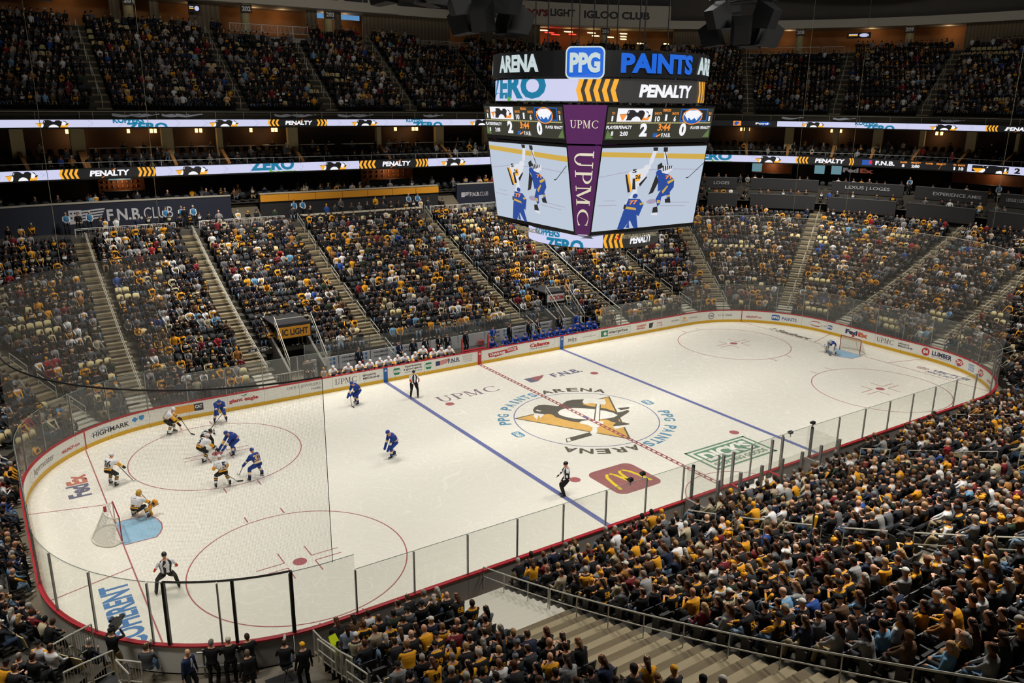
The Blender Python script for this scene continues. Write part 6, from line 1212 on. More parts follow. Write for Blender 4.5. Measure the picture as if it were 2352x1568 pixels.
def drop_hidden(key):  # the farthest people lose legs below the seat in front
    V, F, R = LODS[key]; keep = [i for i, f in enumerate(F) if V[list(f)][:, 2].mean() > .36]; used = sorted({v for i in keep for v in F[i]}); mp = {v: k for k, v in enumerate(used)}
    LODS['v'+key[0], key[1], key[2]] = (V[used], [tuple(mp[v] for v in F[i]) for i in keep], R[keep])
for p_ in range(4):
    for lg in (0, 1): drop_hidden(('lo', p_, lg))
class Merge:
    def __init__(s): s.V = []; s.L = []; s.S = []; s.C = []; s.n = 0
    def add(s, T, M, cols):
        V, F, R = T; W = V@M[:3, :3].T+M[:3, 3]; s.V.append(W); s.L.append(np.concatenate([np.array(f) for f in F])+s.n if id(F) not in _fl else _fl[id(F)][0]+s.n)
        if id(F) not in _fl: _fl[id(F)] = (np.concatenate([np.array(f) for f in F]), np.array([len(f) for f in F]))
        s.S.append(_fl[id(F)][1]); s.C.append(np.asarray(cols)[R]); s.n += len(V)
    def build(s, name):
        V = np.concatenate(s.V).astype(np.float32); L = np.concatenate(s.L).astype(np.int32); S = np.concatenate(s.S).astype(np.int32); C = np.concatenate(s.C)
        me = bpy.data.meshes.new(name); me.vertices.add(len(V)); me.vertices.foreach_set('co', V.ravel()); me.loops.add(len(L)); me.loops.foreach_set('vertex_index', L)
        me.polygons.add(len(S)); st_ = np.zeros(len(S), np.int32); st_[1:] = np.cumsum(S)[:-1]; me.polygons.foreach_set('loop_start', st_); me.polygons.foreach_set('loop_total', S); me.update(calc_edges=True); color_attr(me, C); me.materials.append(clo)
        o = bpy.data.objects.new(name, me); COL.objects.link(o); return o
_fl = {}
def xf(x, y, z, a, s=1., sz=1.): c, n = math.cos(a)*s, math.sin(a)*s; return np.array([[c, -n, 0, x], [n, c, 0, y], [0, 0, s*sz, z], [0, 0, 0, 1]])
# seat shapes
def curved_back(z0, z1, n=5):
    V = []; F = []
    for i in range(n+1):
        t = -1+2*i/n; x = t*.235; yb = -.27+.05*(t*t); 
        for z, k, tt in ((z0, 1, 0), (z1-.03*t*t*2, .94, 0)):
            V += [(x*k, yb-(z-z0)*.22, z), (x*k, yb-.035-(z-z0)*.22, z)]
    for i in range(n): a = i*4; b_ = a+4; F += [(a, b_, b_+2, a+2), (a+1, a+3, b_+3, b_+1), (a+2, b_+2, b_+3, a+3), (a, a+1, b_+1, b_)]
    F += [(0, 2, 3, 1), (n*4, n*4+1, n*4+3, n*4+2)]; return V, F
sv, sf = curved_back(.36, .86)
pan = MB(); pan.box((0, .0, .43), (.44, .42, .07))
panup = MB(); panup.box((0, -.2, .55), (.42, .08, .36))
leg_ = MB(); leg_.box((-.255, -.12, .3), (.04, .3, .6)); leg_.box((-.255, -.02, .62), (.05, .3, .04))
def tmpl(*parts):
    V = []; F = []; R = []
    for (v, f), r in parts: n = len(V); V += list(v); F += [tuple(i+n for i in q) for q in f]; R += [r]*len(f)
    return np.array(V, float), F, np.array(R)
SEAT_D = tmpl(((sv, sf), 0), ((pan.V, pan.F), 1)); SEAT_U = tmpl(((sv, sf), 0), ((panup.V, panup.F), 1), ((leg_.V, leg_.F), 1)); SEAT_N = tmpl(((sv, sf), 0), ((pan.V, pan.F), 1), ((leg_.V, leg_.F), 1))
S_DK, S_PAN, S_GOLD = srgb('2b2c2f'), srgb('202022'), srgb('c4b584')
# walk every row, fill every seat
FOC = (-21, 6)
spots = []; rg = random.Random(11)
def noise2(u, d): return math.sin(u*.9+d*1.7)+math.sin(u*.37-d*.9+2)+math.sin(u*1.9+d*.35+1)
for tier, rows in (('front', [.86]), ('low', ROWS), ('up', UROWS), ('club', [24.6, 26.2]), ('plat', [21.25]), ('suite', [25.45, 26.55, 27.65]), ('loge', [20.1, 21.9])):
    for k, d in enumerate(rows):
        z = .12 if tier == 'front' else zl(d) if tier == 'low' else zu(d) if tier == 'up' else {'club': 10.3, 'plat': 8.72, 'loge': (9.0, 10.3)[min(k, 1)], 'suite': (13.3, 13.75, 14.2)[min(k, 2)]}[tier]
        for si, u in enumerate(usteps(d, .53 if tier in ('low', 'up', 'front') else .8)):
            x, y, nx, ny = pu(u, d)
            if tier == 'low' and excluded(u, d, .3): continue
            if tier == 'front' and (not -49.6 < u < -30 or abs(y) > 2.9 and to_aisle(x, y, LA) < .8): continue
            nr = tier == 'low' and y < -HY and -15.4 < x < -14.5
            if tier in ('low', 'up') and not nr and to_aisle(x, y, LA if tier == 'low' else UA) < (.86 if tier == 'low' else .72): continue
            if tier == 'low' and y < -HY and -18.15 < x < -15.1: continue
            if tier == 'loge' and not 24.2 < u < 44: continue
            if tier == 'low' and 24 < u < 42 and d > 19: continue
            if tier in ('club', 'plat') and 23.5 < u < 44: continue
            if tier == 'up' and d > 34.8 and (-7.2 < u < 1.2 or 13.8 < u < 20.2 or 28.5 < u < 30.9): continue
            if tier != 'low' and y < -20: continue
            p = project(x, y, z+.9)
            if p is None or not (-45 < p[0] < 2397 and -45 < p[1] < 1620): continue
            if p[2] < 9: continue
            occ = {'low': .93, 'front': .95, 'up': .92, 'club': .45, 'plat': .55, 'suite': .38, 'loge': .6}[tier]
            nz = noise2(u, d); full = rg.random() < occ and not (nz > 1.75 and tier in ('low', 'up')) and not (tier == 'low' and d < 2 and nz > .9 and y > -5)
            spots.append(dict(t=tier, k=k, d=d, u=u, x=x, y=y, z=z, nx=nx, ny=ny, dep=p[2], px=p[0], py=p[1], full=full, gold=tier in ('low', 'up') and (noise2(u*1.3+4, d*.8) > .9 or d < 3 and tier == 'low'), si=si))
near = sorted([s for s in spots if s['t'] == 'low' and 0 < s['px'] < 2352 and -5 < s['py'] < 1560], key=lambda s: s['dep'])
people = [s for s in near if s['full']][:300]; seatn = near[:300]
for s in people: s['hi'] = True
for s in seatn: s['hs'] = True
mid, lo, seats = Merge(), Merge(), Merge()
for s in spots:
    face = math.atan2(-s['ny'], -s['nx'])-PI/2
    s['a'] = face
    if not s.get('hs') and s['t'] != 'plat':
        bc = S_GOLD if (s['gold'] and not s['full']) else S_DK
        if s['dep'] < 42: seats.add(SEAT_D if s['full'] else SEAT_U, xf(s['x'], s['y'], s['z'], face), [bc, S_PAN])
        else: seats.add(SEAT_D, xf(s['x'], s['y'], s['z'], face), [bc, S_PAN])
    if not s['full'] or s.get('hi'): continue
    cols, words, hw, j = cols_of(rg, s['t'] in ('up', 'suite')); tofoc = math.atan2(FOC[1]-s['y'], FOC[0]-s['x'])-PI/2; df = (tofoc-face+PI) % (2*PI)-PI; yaw = face+max(-.5, min(.5, df*.3))+rg.uniform(-.25, .25)
    pose = rg.choice((0, 0, 1, 2, 3)); lg = 1 if hw == 'long-haired' else 0; sc_ = rg.uniform(.93, 1.07); zz = s['z']+(rg.random() < .012 and s['t'] == 'low')*.0
    M = xf(s['x']-s['nx']*.02, s['y']-s['ny']*.02, zz, yaw, sc_)
    if s['dep'] < 48: mid.add(LODS['mid', pose, lg], M, cols)
    elif s['t'] == 'low': lo.add(LODS['lo', pose, lg], M, cols)
    else: lo.add(LODS['vlo', pose, lg], M, cols)
o = mid.build('seated_crowd'); tag(o, 'dense crowd of seated spectators in black, gold and grey filling the nearer blocks', 'crowd', kind='stuff')
o = lo.build('seated_crowd'); tag(o, 'far crowd of seated spectators in black and gold across the rink', 'crowd', kind='stuff')
o = seats.build('seat_rows'); tag(o, 'rows of dark and pale gold folding seats beyond the nearest blocks', 'seats', kind='stuff')
print('SPOTS', len(spots), 'full', sum(s['full'] for s in spots), 'near', len(people), 'verts', mid.n, lo.n, seats.n)
# the 300 seats that show largest
me_back = bpy.data.meshes.new('seat_back'); me_back.from_pydata(sv, [], sf); me_back.materials.append(mat('seat_plastic', S_DK, .5))
me_backg = bpy.data.meshes.new('seat_back'); me_backg.from_pydata(sv, [], sf); me_backg.materials.append(mat('seat_gold', S_GOLD, .5))
def qm(mb, m): o_ = mb.obj('q', m); me = o_.data; bpy.data.objects.remove(o_); return me
bv_ = MB(); bv_.box((0, .0, .43), (.44, .42, .06)); bv_.box((0, .2, .42), (.42, .05, .08)); me_pan = qm(bv_, mat('seat_cushion', S_PAN, .8)); me_panup = qm(panup, mat('seat_cushion', S_PAN)); me_leg = qm(leg_, mat('seat_frame', srgb('303032'), .4, .3))
def blockname(s):
    x = s['x']
    return 'between the long-railed stair and the rink corner' if x < -15.7 else 'right of railed stair' if x < -6.5 else 'past the second railed stair' if x < 6.2 else 'by the third railed stair'
_O = 'zeroth first second third fourth fifth sixth seventh eighth ninth tenth eleventh twelfth thirteenth fourteenth fifteenth sixteenth seventeenth eighteenth nineteenth'.split()
def ordw(n):
    if n < 20: return _O[n]
    t, o_ = divmod(n, 10); T_ = {2: 'twent', 3: 'thirt', 4: 'fort', 5: 'fift', 6: 'sixt', 7: 'sevent'}.get(t, 'eight'); return T_+'ieth' if o_ == 0 else T_+'y-'+_O[o_]
def seatno(s):  # seats counted from the stair beside the block
    x = s['x']
    if s['y'] < -HY+1 and abs(x) < CX+1.5:
        if x < -15.68: return '%s left of railed stair' % ordw(int((-15.68-x-2.0)/.53+.5)+1)
        if x < -6.5: return '%s right of railed stair' % ordw(int((x+15.68-.6)/.53)+1)
        if x < 6.2: return '%s right of second near stair' % ordw(int((x+6.5-.6)/.53)+1)
        return '%s right of third near stair' % ordw(int((x-6.2-.6)/.53)+1)
    return '%s along the left corner' % ordw(int(abs(s['u']+40)*(RC+s['d'])/RC/.53+.5)+1)
for s in seatn:
    r = empty('folding_chair', (s['x'], s['y'], s['z']), s['a']); g = s['gold'] and not s['full']
    tag(r, '%s folding seat%s, %s row, %s' % ('gold' if g else 'black', '' if s['full'] else ' tipped up', ordw(s['k']+1), seatno(s)), 'seat', 'folding seats of the near stand')
    me_obj('seat_back', me_backg if g else me_back, r); me_obj('seat_cushion', me_pan if s['full'] else me_panup, r); me_obj('armrest', me_leg, r)
# the 300 spectators that show largest: shared bodies, own clothes
BOD = []
for pose in range(4):
    for hv in (0, 1):
        B = Body(); inf = sit(B, None, 14, 8, 2, RGS, fingers=True, pose=pose)
        if hv: inf['long'] = True
        me, R = remesh(B, .019); a = me.attributes.new('reg', 'FLOAT', 'FACE'); a.data.foreach_set('value', np.array(R, np.float32)); me.materials.append(M_dress); me.polygons.foreach_set('use_smooth', [True]*len(me.polygons))
        BOD.append((me, inf, pose)) if hv == 0 else None
        if hv == 0: break
def hair_mesh(inf, kind):
    B = Body(); h, U, Fw, X = inf['head'], inf['hup'], inf['hfw'], inf['hx']
    if kind in ('short', 'long'):
        rr = [(h+U*q-Fw*o_, X, Fw, rx, ry) for q, rx, ry, o_ in ((-.055, .06, .045, .062), (-.02, .083, .08, .035), (.03, .088, .098, .014), (.075, .08, .098, .01), (.11, .055, .07, .01), (.13, .015, .02, .01))]; B.loft(rr, 12, lambda i, j: 0)
    if kind == 'long': B.limb([(h-Fw*.055+U*.04, .088), (h-Fw*.085-U*.08, .09), (h-Fw*.11-U*.19, .082), (h-Fw*.12-U*.29, .045)], 9, lambda t: 0, 2, .75)
    if kind in ('cap', 'beanie'):
        rr = [(h+U*q-Fw*.006, X, Fw, rx, ry) for q, rx, ry in ((.025, .09, .11), (.06, .09, .11), (.1, .072, .088), (.128, .035, .045), (.134, .008, .01))]; B.loft(rr, 12, lambda i, j: 0)
        if kind == 'cap': B.limb([(h+U*.035+Fw*.08, .062), (h+U*.025+Fw*.175, .045)], 8, lambda t: 0, 1, .12)
        else: B.ball(h+U*.155, .035, 6, 4, lambda i, j: 0); B.loft([(h+U*.005, X, Fw, .093, .112), (h+U*.04, X, Fw, .093, .112)], 12, lambda i, j: 0)
    me = bpy.data.meshes.new('hair'); me.from_pydata([tuple(v) for v in B.V], [], B.F); me.materials.append(M_tint); me.polygons.foreach_set('use_smooth', [True]*len(me.polygons)); return me
HM = {(i, k): hair_mesh(b_[1], k) for i, b_ in enumerate(BOD) for k in ('short', 'long', 'cap', 'beanie')}
NUMS = ['87', '71', '58', '59', '66', '68', '8', '43', '12', '19', '29', '10']; NME = {}
def numset(i, s):
    if (i, s) in NME: return NME[i, s]
    me, inf, _ = BOD[i]; c, d, X, Y = inf['frames'][3]; bv = BVHTree.FromPolygons([tuple(v.co) for v in me.vertices], [tuple(p.vertices) for p in me.polygons]); V, F = text2d(s, .04); W, H = V.max(0); P = (V/[W, H]-.5)*[.115*len(s), .2]; out = []
    for a, b_ in P:
        o_ = Vector(c+X*a+d*(b_+.01)-Y*.5); ht = bv.ray_cast(o_, Vector(Y)); q = ht[0] if ht[0] is not None else Vector(c+X*a+d*b_-Y*.13); out.append(tuple(q-Vector(Y)*.008))
    m = bpy.data.meshes.new('number'); m.from_pydata(out, [], F); m.materials.append(M_tint); NME[i, s] = m; return m
used = set()
for s in people:
    cols, words, hw, j = cols_of(rg); i = rg.choice((0, 0, 1, 2, 3)); face = s['a']; tofoc = math.atan2(FOC[1]-s['y'], FOC[0]-s['x'])-PI/2; df = (tofoc-face+PI) % (2*PI)-PI
    yaw = face+max(-.4, min(.4, df*.3))+rg.uniform(-.2, .2); hk = {'black cap': 'cap', 'pale cap': 'cap', 'gold beanie': 'beanie', 'grey beanie': 'beanie', 'long-haired': 'long', 'short-haired': 'short', 'bald': None}[hw]
    r = empty('person', (s['x']-s['nx']*.02, s['y']-s['ny']*.02, s['z']+.005), yaw); sc_ = rg.uniform(.94, 1.05); r.scale = (sc_, sc_, sc_)
    num = rg.choice(NUMS) if j and rg.random() < .75 else None
    lead = {'black cap': 'spectator, black cap, ', 'pale cap': 'spectator, pale cap, ', 'gold beanie': 'spectator, gold beanie, ', 'grey beanie': 'spectator, grey beanie, ', 'bald': 'bald spectator, ', 'long-haired': 'long-haired spectator, ', 'short-haired': 'short-haired spectator, '}[hw]
    tag(r, lead+words+', %s row, %s' % (ordw(s['k']+1), seatno(s)), 'person', 'seated spectators of the near stand')
    b_ = me_obj('body', BOD[i][0], r)
    for q in range(NREG): b_['c%d' % q] = [float(v) for v in cols[q]]
    if hk: h_ = me_obj({'short': 'hair', 'long': 'hair', 'cap': 'cap', 'beanie': 'beanie'}[hk], HM[i, hk], r); h_['tint'] = [float(v) for v in cols[7]]
    if num: n_ = me_obj('jersey_number', numset(i, num), r); n_['tint'] = [float(v) for v in (GD if 'black' in words[:6] else BK)]
    if j and 'gold trim' in words: pass
# ================================================================ team benches (far side)
M_bfl = mat('bench_floor', srgb(58, 56, 54), .8); M_ad = mat('bench_ad_white', srgb(206, 206, 206), .5); M_bmark = mat('bench_ad_blue', srgb(60, 130, 190), .5)
def box_obj(name, c, sz, m, parent=None, rz=0): mb = MB(); mb.box(c, sz, rz); return mb.obj(name, m, parent)
bb = tag(empty('bench_enclosure'), 'long bench enclosure behind the far boards with white advert back wall', 'enclosure')
box_obj('bench_deck', (0, HY+1.75, .22), (25.2, 3.1, .44), M_bfl, bb)
for i in range(10):
    x0 = -12.4+i*2.48; mb = MB(); mb.box((x0+1.24, HY+3.28, .95), (2.44, .08, 1.0)); mb.obj('back_panel', M_ad, bb)
    if not (i in (4, 5)):
        g = lambda u, v, w=0., x0=x0: (x0+u, HY+3.24-w, v)
        for zz in (1.25, .95): mb = MB(); text(mb, 'HIGHMARK', .85, zz, 1.15, .13, g, .01, .02); mb.obj('panel_letters', A_k, bb); mb = MB(); rect(mb, 1.75, zz-.03, 1.95, zz+.03, g, .01); rect(mb, 1.82, zz-.1, 1.88, zz+.1, g, .01); poly(mb, [(2.05, zz+.1), (2.22, zz+.1), (2.22, zz-.02), (2.13, zz-.1), (2.05, zz-.02)], g, .01); mb.obj('panel_marks', M_bmark, bb)
    mb = MB(); mb.box((x0+1.24, HY+3.28, 2.05), (2.4, .014, 1.1)); mb.obj('glass_pane', GLASS, bb); mb = MB(); mb.box((x0, HY+3.28, 1.75), (.06, .08, 1.75)); mb.obj('stanchion', M_steel, bb)
for x0, x1, nm_ in ((-12.0, -1.9, 'home'), (1.1, 11.9, 'visiting')):
    box_obj('players_bench', ((x0+x1)/2, HY+.95, .72), (x1-x0, .34, .08), M_dk, bb)
for x in (-1.45, .85): box_obj('divider_post', (x, HY+.12, 1.6), (.1, .12, 1.15), M_red, bb); mb = MB(); mb.box((x, HY+1.7, 1.75), (.012, 3, 1.5)); mb.obj('glass_pane', GLASS, bb)
box_obj('reporter_desk', (-.3, HY+.4, 1.14), (2.0, .3, .05), M_red, bb)
for x, y in ((-2.6, HY+2.9), (1.9, HY+2.9), (-8.4, HY+2.9)): tag(box_obj('drinks_cooler', (x, y, .72), (.4, .3, .36), M_red), 'red drinks cooler at the back of the %s' % {-2.6: 'home bench near the middle', 1.9: 'visiting bench near the middle', -8.4: 'home bench towards the left'}[x], 'cooler')
def shared_player(kind, pose):
    B = Body(); RG = dict(kit(kind)); inf = person(B, np3(0, -.1, .5), .45, [(-.2, .42, 0), (.2, .42, 0)], [(-.26, .5, .74), (.24, .5, .74)] if pose == 0 else [(-.12, .5, .72), (.34, .42, .7)], 16, 9, 10, 0, (0, .3)[pose], -.15, 1, True, 2, RG, (.42, .42), (.31, .29), kneepole=np3(0, .3, 1))
    me, R = remesh(B, .026); color_attr(me, np.array([C_[r] for r in R])); me.materials.append(clo); me.polygons.foreach_set('use_smooth', [True]*len(me.polygons)); e = empty('tmp'); h = head_shell(inf, 1.12, M_hw if kind == 'pens' else M_hb, 'helmet', e, low=0); hm = h.data; bpy.data.objects.remove(h); bpy.data.objects.remove(e); return me, hm
SP = {(k_, p_): shared_player(k_, p_) for k_ in ('pens', 'sabres') for p_ in (0, 1)}
prev = []
for i, x in enumerate((-11.5, -10.3, -9.5, -8.75, -8.0, -7.3, -6.65, -5.95, -5.25, -4.5, -3.75, -3.0, -2.3)):
    r = empty('person', (x, HY+.62, .44+(.35 if i in (9,) else .0)), PI+rg.uniform(-.3, .5)); me, hm = SP['pens', i % 2]; me_obj('body', me, r); me_obj('helmet', hm, r)
    tag(r, '%s hockey player in white and gold from the left on the home bench' % _O[i+1], 'person', 'home players on the bench')
for i, x in enumerate((1.45, 2.6, 3.6, 4.5, 5.4, 6.15, 6.9, 7.6, 8.3, 9.0, 9.7, 10.3, 10.9, 11.5)):
    r = empty('person', (x, HY+.62, .44+(.3 if i in (10, 12) else 0)), PI+rg.uniform(-.3, .5)); me, hm = SP['sabres', i % 2]; me_obj('body', me, r); me_obj('helmet', hm, r)
    tag(r, '%s hockey player in blue from the left on the visiting bench' % _O[i+1], 'person', 'visiting players on the bench')
# standing people: a few shared bodies dressed by their own colours
RGT = dict(torso=lambda t, j: (4 if t < .1 else 8 if (.3 < t < .9 and .2 < j < .3) else 2 if t > .93 else 1), arm=stops((.95, 3), (1, 3)), leg=stops((1, 5)), hand=0, foot=6, neck=0, head=lambda i, j: 0)
def standing(hands, lean=.03, feet=((-.13, .02, 0), (.13, .0, 0)), pz=.93, hy=0, hp=-.05):
    B = Body(); inf = person(B, np3(0, 0, pz), lean, feet, hands, 16, 9, 10, head_yaw=hy, head_pitch=hp, bulk=1.12, sp=2, RG=RGT, fingers=True); me, R = remesh(B, .02); a = me.attributes.new('reg', 'FLOAT', 'FACE'); a.data.foreach_set('value', np.array(R, np.float32)); me.materials.append(M_dress); me.polygons.foreach_set('use_smooth', [True]*len(me.polygons)); return me, inf
ST = [standing([(-.12, .3, 1.0), (.12, .3, 1.02)]), standing([(-.3, .05, .82), (.3, .05, .82)]), standing([(-.18, .42, 1.12), (.25, .45, 1.12)], .12), standing([(-.1, .34, 1.55), (.12, .36, 1.5)], 0)]
STH = {(i, k): hair_mesh(b_[1], k) for i, b_ in enumerate(ST) for k in ('short', 'long', 'cap', 'beanie')}
def stand(lab, x, y, z, hdg, body, torso, accent, sleeve, pants, hair, hk='short', skin=None, chest=None, group=None, s=1., num=None):
    c = [skin or srgb('d0a080'), srgb(torso), srgb(accent), srgb(sleeve), srgb(torso), srgb(pants), srgb('1c1a1a'), srgb(hair), srgb(chest or torso)]
    r = tag(empty('person', (x, y, z), math.radians(hdg-90)), lab, 'person', group); r.scale = (s, s, s); b_ = me_obj('body', ST[body][0], r)
    for q in range(NREG): b_['c%d' % q] = [float(v) for v in c[q]]
    if hk: h_ = me_obj({'short': 'hair', 'long': 'hair', 'cap': 'cap', 'beanie': 'beanie'}[hk], STH[body, hk], r); h_['tint'] = [float(v) for v in c[7]]
    return r
for i, (x, t_, h_, w_) in enumerate(((-8.85, '20242e', '6a6460', 'in a dark suit and blue tie near the left end of the home bench'), (-5.66, '232b45', '3a2c22', 'in a navy suit behind the home bench'), (-4.5, '1b1b1d', 'd0ccc8', 'with white hair and dark suit behind the home bench'), (-3.5, '1e2024', '2a2220', 'in dark suit with white shirt behind the home bench'), (-2.3, '18181a', '2a2220', 'in black with a pale towel behind the home bench'), (-1.6, '18181a', '3a2c22', 'in black tracksuit at the right end of the home bench'),
        (.0, '17181c', '3a3230', 'in dark suit standing between the two benches'), (2.5, '1f48a0', '2a2220', 'in blue jacket at the left end of the visiting bench'), (4.06, '17171a', '4a3a30', 'in black suit behind the visiting bench'), (5.97, '1a1c24', '3a2c22', 'in dark suit, left of a pair behind the visiting bench'), (6.8, '151517', '8a7a6a', 'in black suit, right of a pair behind the visiting bench'), (9.05, '1c1f28', '2a2220', 'in dark suit with tie near the right end of the visiting bench'), (10.9, '1f48a0', '4a3a30', 'in blue jacket with white towel at the right end of the visiting bench'))):
    stand('man '+w_, x, HY+2.1, .44, -92+rg.uniform(-25, 25), (1, 0, 1)[i % 3], t_, 'c8ccd8', t_, '1a1a1c' if i != 7 else '8a7a5a', h_, 'short', chest='5a78a0' if i in (0, 2, 6) else 'c8ccd8')
# ================================================================ portals in the far stand
def portal(x0, x1, y0, z0, h, lab, signm, s):
    r = tag(empty('stand_portal'), lab, 'portal'); yb = y0+3.2
    for x in (x0, x1): mb = MB(); mb.add([(x-.08, y0-2.6, 0), (x+.08, y0-2.6, 0), (x+.08, yb, 0), (x-.08, yb, 0), (x-.08, y0-2.6, 1.3), (x+.08, y0-2.6, 1.3), (x+.08, yb, z0+h), (x-.08, yb, z0+h)], [(3, 2, 1, 0), (4, 5, 6, 7), (0, 1, 5, 4), (1, 2, 6, 5), (2, 3, 7, 6), (3, 0, 4, 7)]); mb.obj('side_wall', mat('portal_grey', srgb(120, 116, 108), .7), r)
    box_obj('portal_sign', ((x0+x1)/2, y0, z0+h/2), (x1-x0, .14, h), M_blk, r); box_obj('portal_roof', ((x0+x1)/2, y0+1.6, z0+h+.05), (x1-x0, 3.2, .1), M_dk, r); box_obj('portal_shade', ((x0+x1)/2, y0+1.8, (z0)/2), (x1-x0-.2, .1, z0), M_blk, r)  # black sheet stands in for the shade inside the tunnel mouth
    g = lambda u, v, w=0.: (u, y0-.07-w, v); mb = MB(); rect(mb, x0+.08, z0+.07, x1-.08, z0+h-.07, g, .01); mb.obj('sign_field', signm, r); mb = MB(); text(mb, s, (x0+x1)/2+.1, z0+h/2, (x1-x0)*.74, h*.5, g, .02, .04); mb.obj('sign_letters', A_k if s != 'ROOM' else A_r, r)
    for x in (x0-.05, x1+.05):
        mb = MB(); mb.tube([(x, y0-2.8, 1.3+.9), (x, y0, z0+h+.75)], .03); mb.tube([(x, y0-2.8, 1.3+.45), (x, y0, z0+h+.35)], .022)
        for t in np.linspace(0, 1, 4): yy = y0-2.8+2.8*t; mb.tube([(x, yy, 1.3+(z0+h-1.3)*t), (x, yy, 2.2+(z0+h+.75-2.2)*t)], .022)
        mb.obj('portal_handrail', M_rail, r)
    mb = MB(); mb.tube([(x0, y0+.1, z0+h+.1), (x0, y0+.1, z0+h+.5), (x1, y0+.1, z0+h+.5), (x1, y0+.1, z0+h+.1)], .025); mb.obj('portal_handrail', M_rail, r)
    box_obj('tunnel_floor', ((x0+x1)/2, y0-1.6, .05), (x1-x0, 4.6, .1), M_conc, r)
portal(-13.95, -11.4, HY+4.5, 2.9, .95, 'tunnel mouth beside the home bench under a gold IC LIGHT sign', M_gold, 'IC LIGHT'); portal(9.3, 11.3, HY+4.4, 2.7, .8, 'small tunnel mouth with a white sign above the visiting bench', M_ad, 'ROOM')
r = tag(empty('ramp_gate'), 'white railed gate at the foot of the home tunnel ramp', 'gate')
for i in range(2): x = -15.0+i*.95; mb = MB(); mb.tube([(x, HY+1.6, .3), (x, HY+1.6, 1.35), (x+.9, HY+1.6, 1.35), (x+.9, HY+1.6, .3)], .028); mb.tube([(x, HY+1.6, .5), (x+.9, HY+1.6, .5)], .02); [mb.beam((x+q, HY+1.6, .5), (x+q, HY+1.6, 1.35), .02) for q in (.18, .36, .54, .72)]; mb.obj('gate_leaf', M_rail, r)
stand('goaltender with gold cap seated at the home tunnel gate', -12.0, HY+.8, .1, -95, 0, 'd8d8dc', 'e8a020', 'e8a020', '1c1c1c', 'e8a020', 'cap', s=.85)
for i, x in enumerate((-12.9, -12.5)): stand(('man in black standing by the sticks of the home bench', 'man in dark tracksuit with towel beside the stick rack')[i], x, HY+2.0, .2, -80, 0, '1c1c1e', '1c1c1e', '1c1c1e', '1c1c1e', '2a2220')
r = tag(empty('stick_rack'), 'rack of dark hockey sticks at the left end of the home bench', 'rack')
for i in range(9): mb = MB(); mb.beam((-12.1+i*.03, HY+1.0+i*.16, .45), (-12.15+i*.03, HY+1.02+i*.16, 1.9), .03); mb.obj('racked_stick', M_blk, r)
r = tag(empty('retired_plate'), 'pair of small dark 66 plates on the handrail above the left far seats', 'plate')
for i, x in enumerate((-15.95, -15.2)): g = lambda u, v, w=0., x=x: (x+u, HY+3.4-w, v); mb = MB(); poly(mb, rrect(0, 2.75, .66, .3, .12), g, .0); poly(mb, rrect(0, 2.75, .6, .24, .1), g, .01); mb.obj('plate_field', M_dk, r); mb = MB(); ring(mb, 0, 2.75, .33, .15, .02, g, .015); text(mb, '66', 0, 2.75, .3, .15, g, .02, .04); mb.obj('plate_number', A_w, r)
# ================================================================ penalty boxes and scorers' table (near side)
pb = tag(empty('penalty_boxes'), 'glass-walled penalty boxes and scorers table at the near boards', 'enclosure'); x0, x1, yb = -4.5, 4.25, -HY-2.0
box_obj('box_floor', ((x0+x1)/2, -HY-1.05, .1), (x1-x0, 1.9, .2), M_gry, pb); box_obj('back_wall', ((x0+x1)/2, yb, .75), (x1-x0, .1, 1.5), M_gry, pb)
for x in (x0, x1): box_obj('end_wall', (x, -HY-1.05, .65), (.08, 1.9, 1.2), M_gry, pb); mb = MB(); mb.box((x, -HY-1.05, 2.1), (.012, 1.9, 1.65)); mb.obj('glass_pane', GLASS, pb)
for x in (-1.4, 1.4): box_obj('end_wall', (x, -HY-1.05, .6), (.08, 1.9, 1.0), M_gry, pb); box_obj('red_edge', (x, -HY-1.05, 1.13), (.12, 1.9, .06), M_red, pb)
for i in range(6):
    a = x0+(x1-x0)*i/6; mb = MB(); mb.box((a+.73, yb, 2.2), (1.4, .012, 1.42)); mb.obj('glass_pane', GLASS, pb); box_obj('stanchion', (a, yb, 2.1), (.12, .12, 1.65), M_steel, pb)
box_obj('stanchion', (x1, yb, 2.1), (.12, .12, 1.65), M_steel, pb)
for x in (-2.05, -1.35, 1.5, 2.3, -4.1, 4.66): box_obj('door_post', (x, -HY-.08, 1.95), (.1, .12, 1.75), M_dk if abs(x) > 3 else M_steel, pb)
box_obj('scorers_table', (0, -HY-.55, .98), (2.6, .7, .06), M_wht, pb)
for i, x in enumerate((-.9, -.3, .4, 1.0)):
    tag(box_obj('laptop', (x, -HY-.45, 1.1), (.34, .1, .22), M_blk), '%s dark monitor on the scorers table from the left' % _O[i+1], 'monitor')
    stand('%s official in black seated at the scorers table from the left' % _O[i+1], x+.1, -HY-1.35, .0, 92, 0, '1b1b1e', '1b1b1e', '1b1b1e', '1b1b1e', ('3a2c22', '8a8480', '2a2220', 'b0a8a0')[i], s=.86)
stand('penalised player in white standing low in the left penalty box', -3.2, -HY-1.1, .1, 80, 0, 'e0e0e4', 'e0e0e4', 'e0a030', '1c1c1c', 'e8e8ec', 'beanie', s=.8)
for i, x in enumerate((2.6, 3.4)): stand('%s penalty box attendant on the right' % ('left', 'right')[i], x, -HY-1.2, .0, 90, 1, '3c4250', '3c4250', '3c4250', '22242a', '5a4030', s=.85)
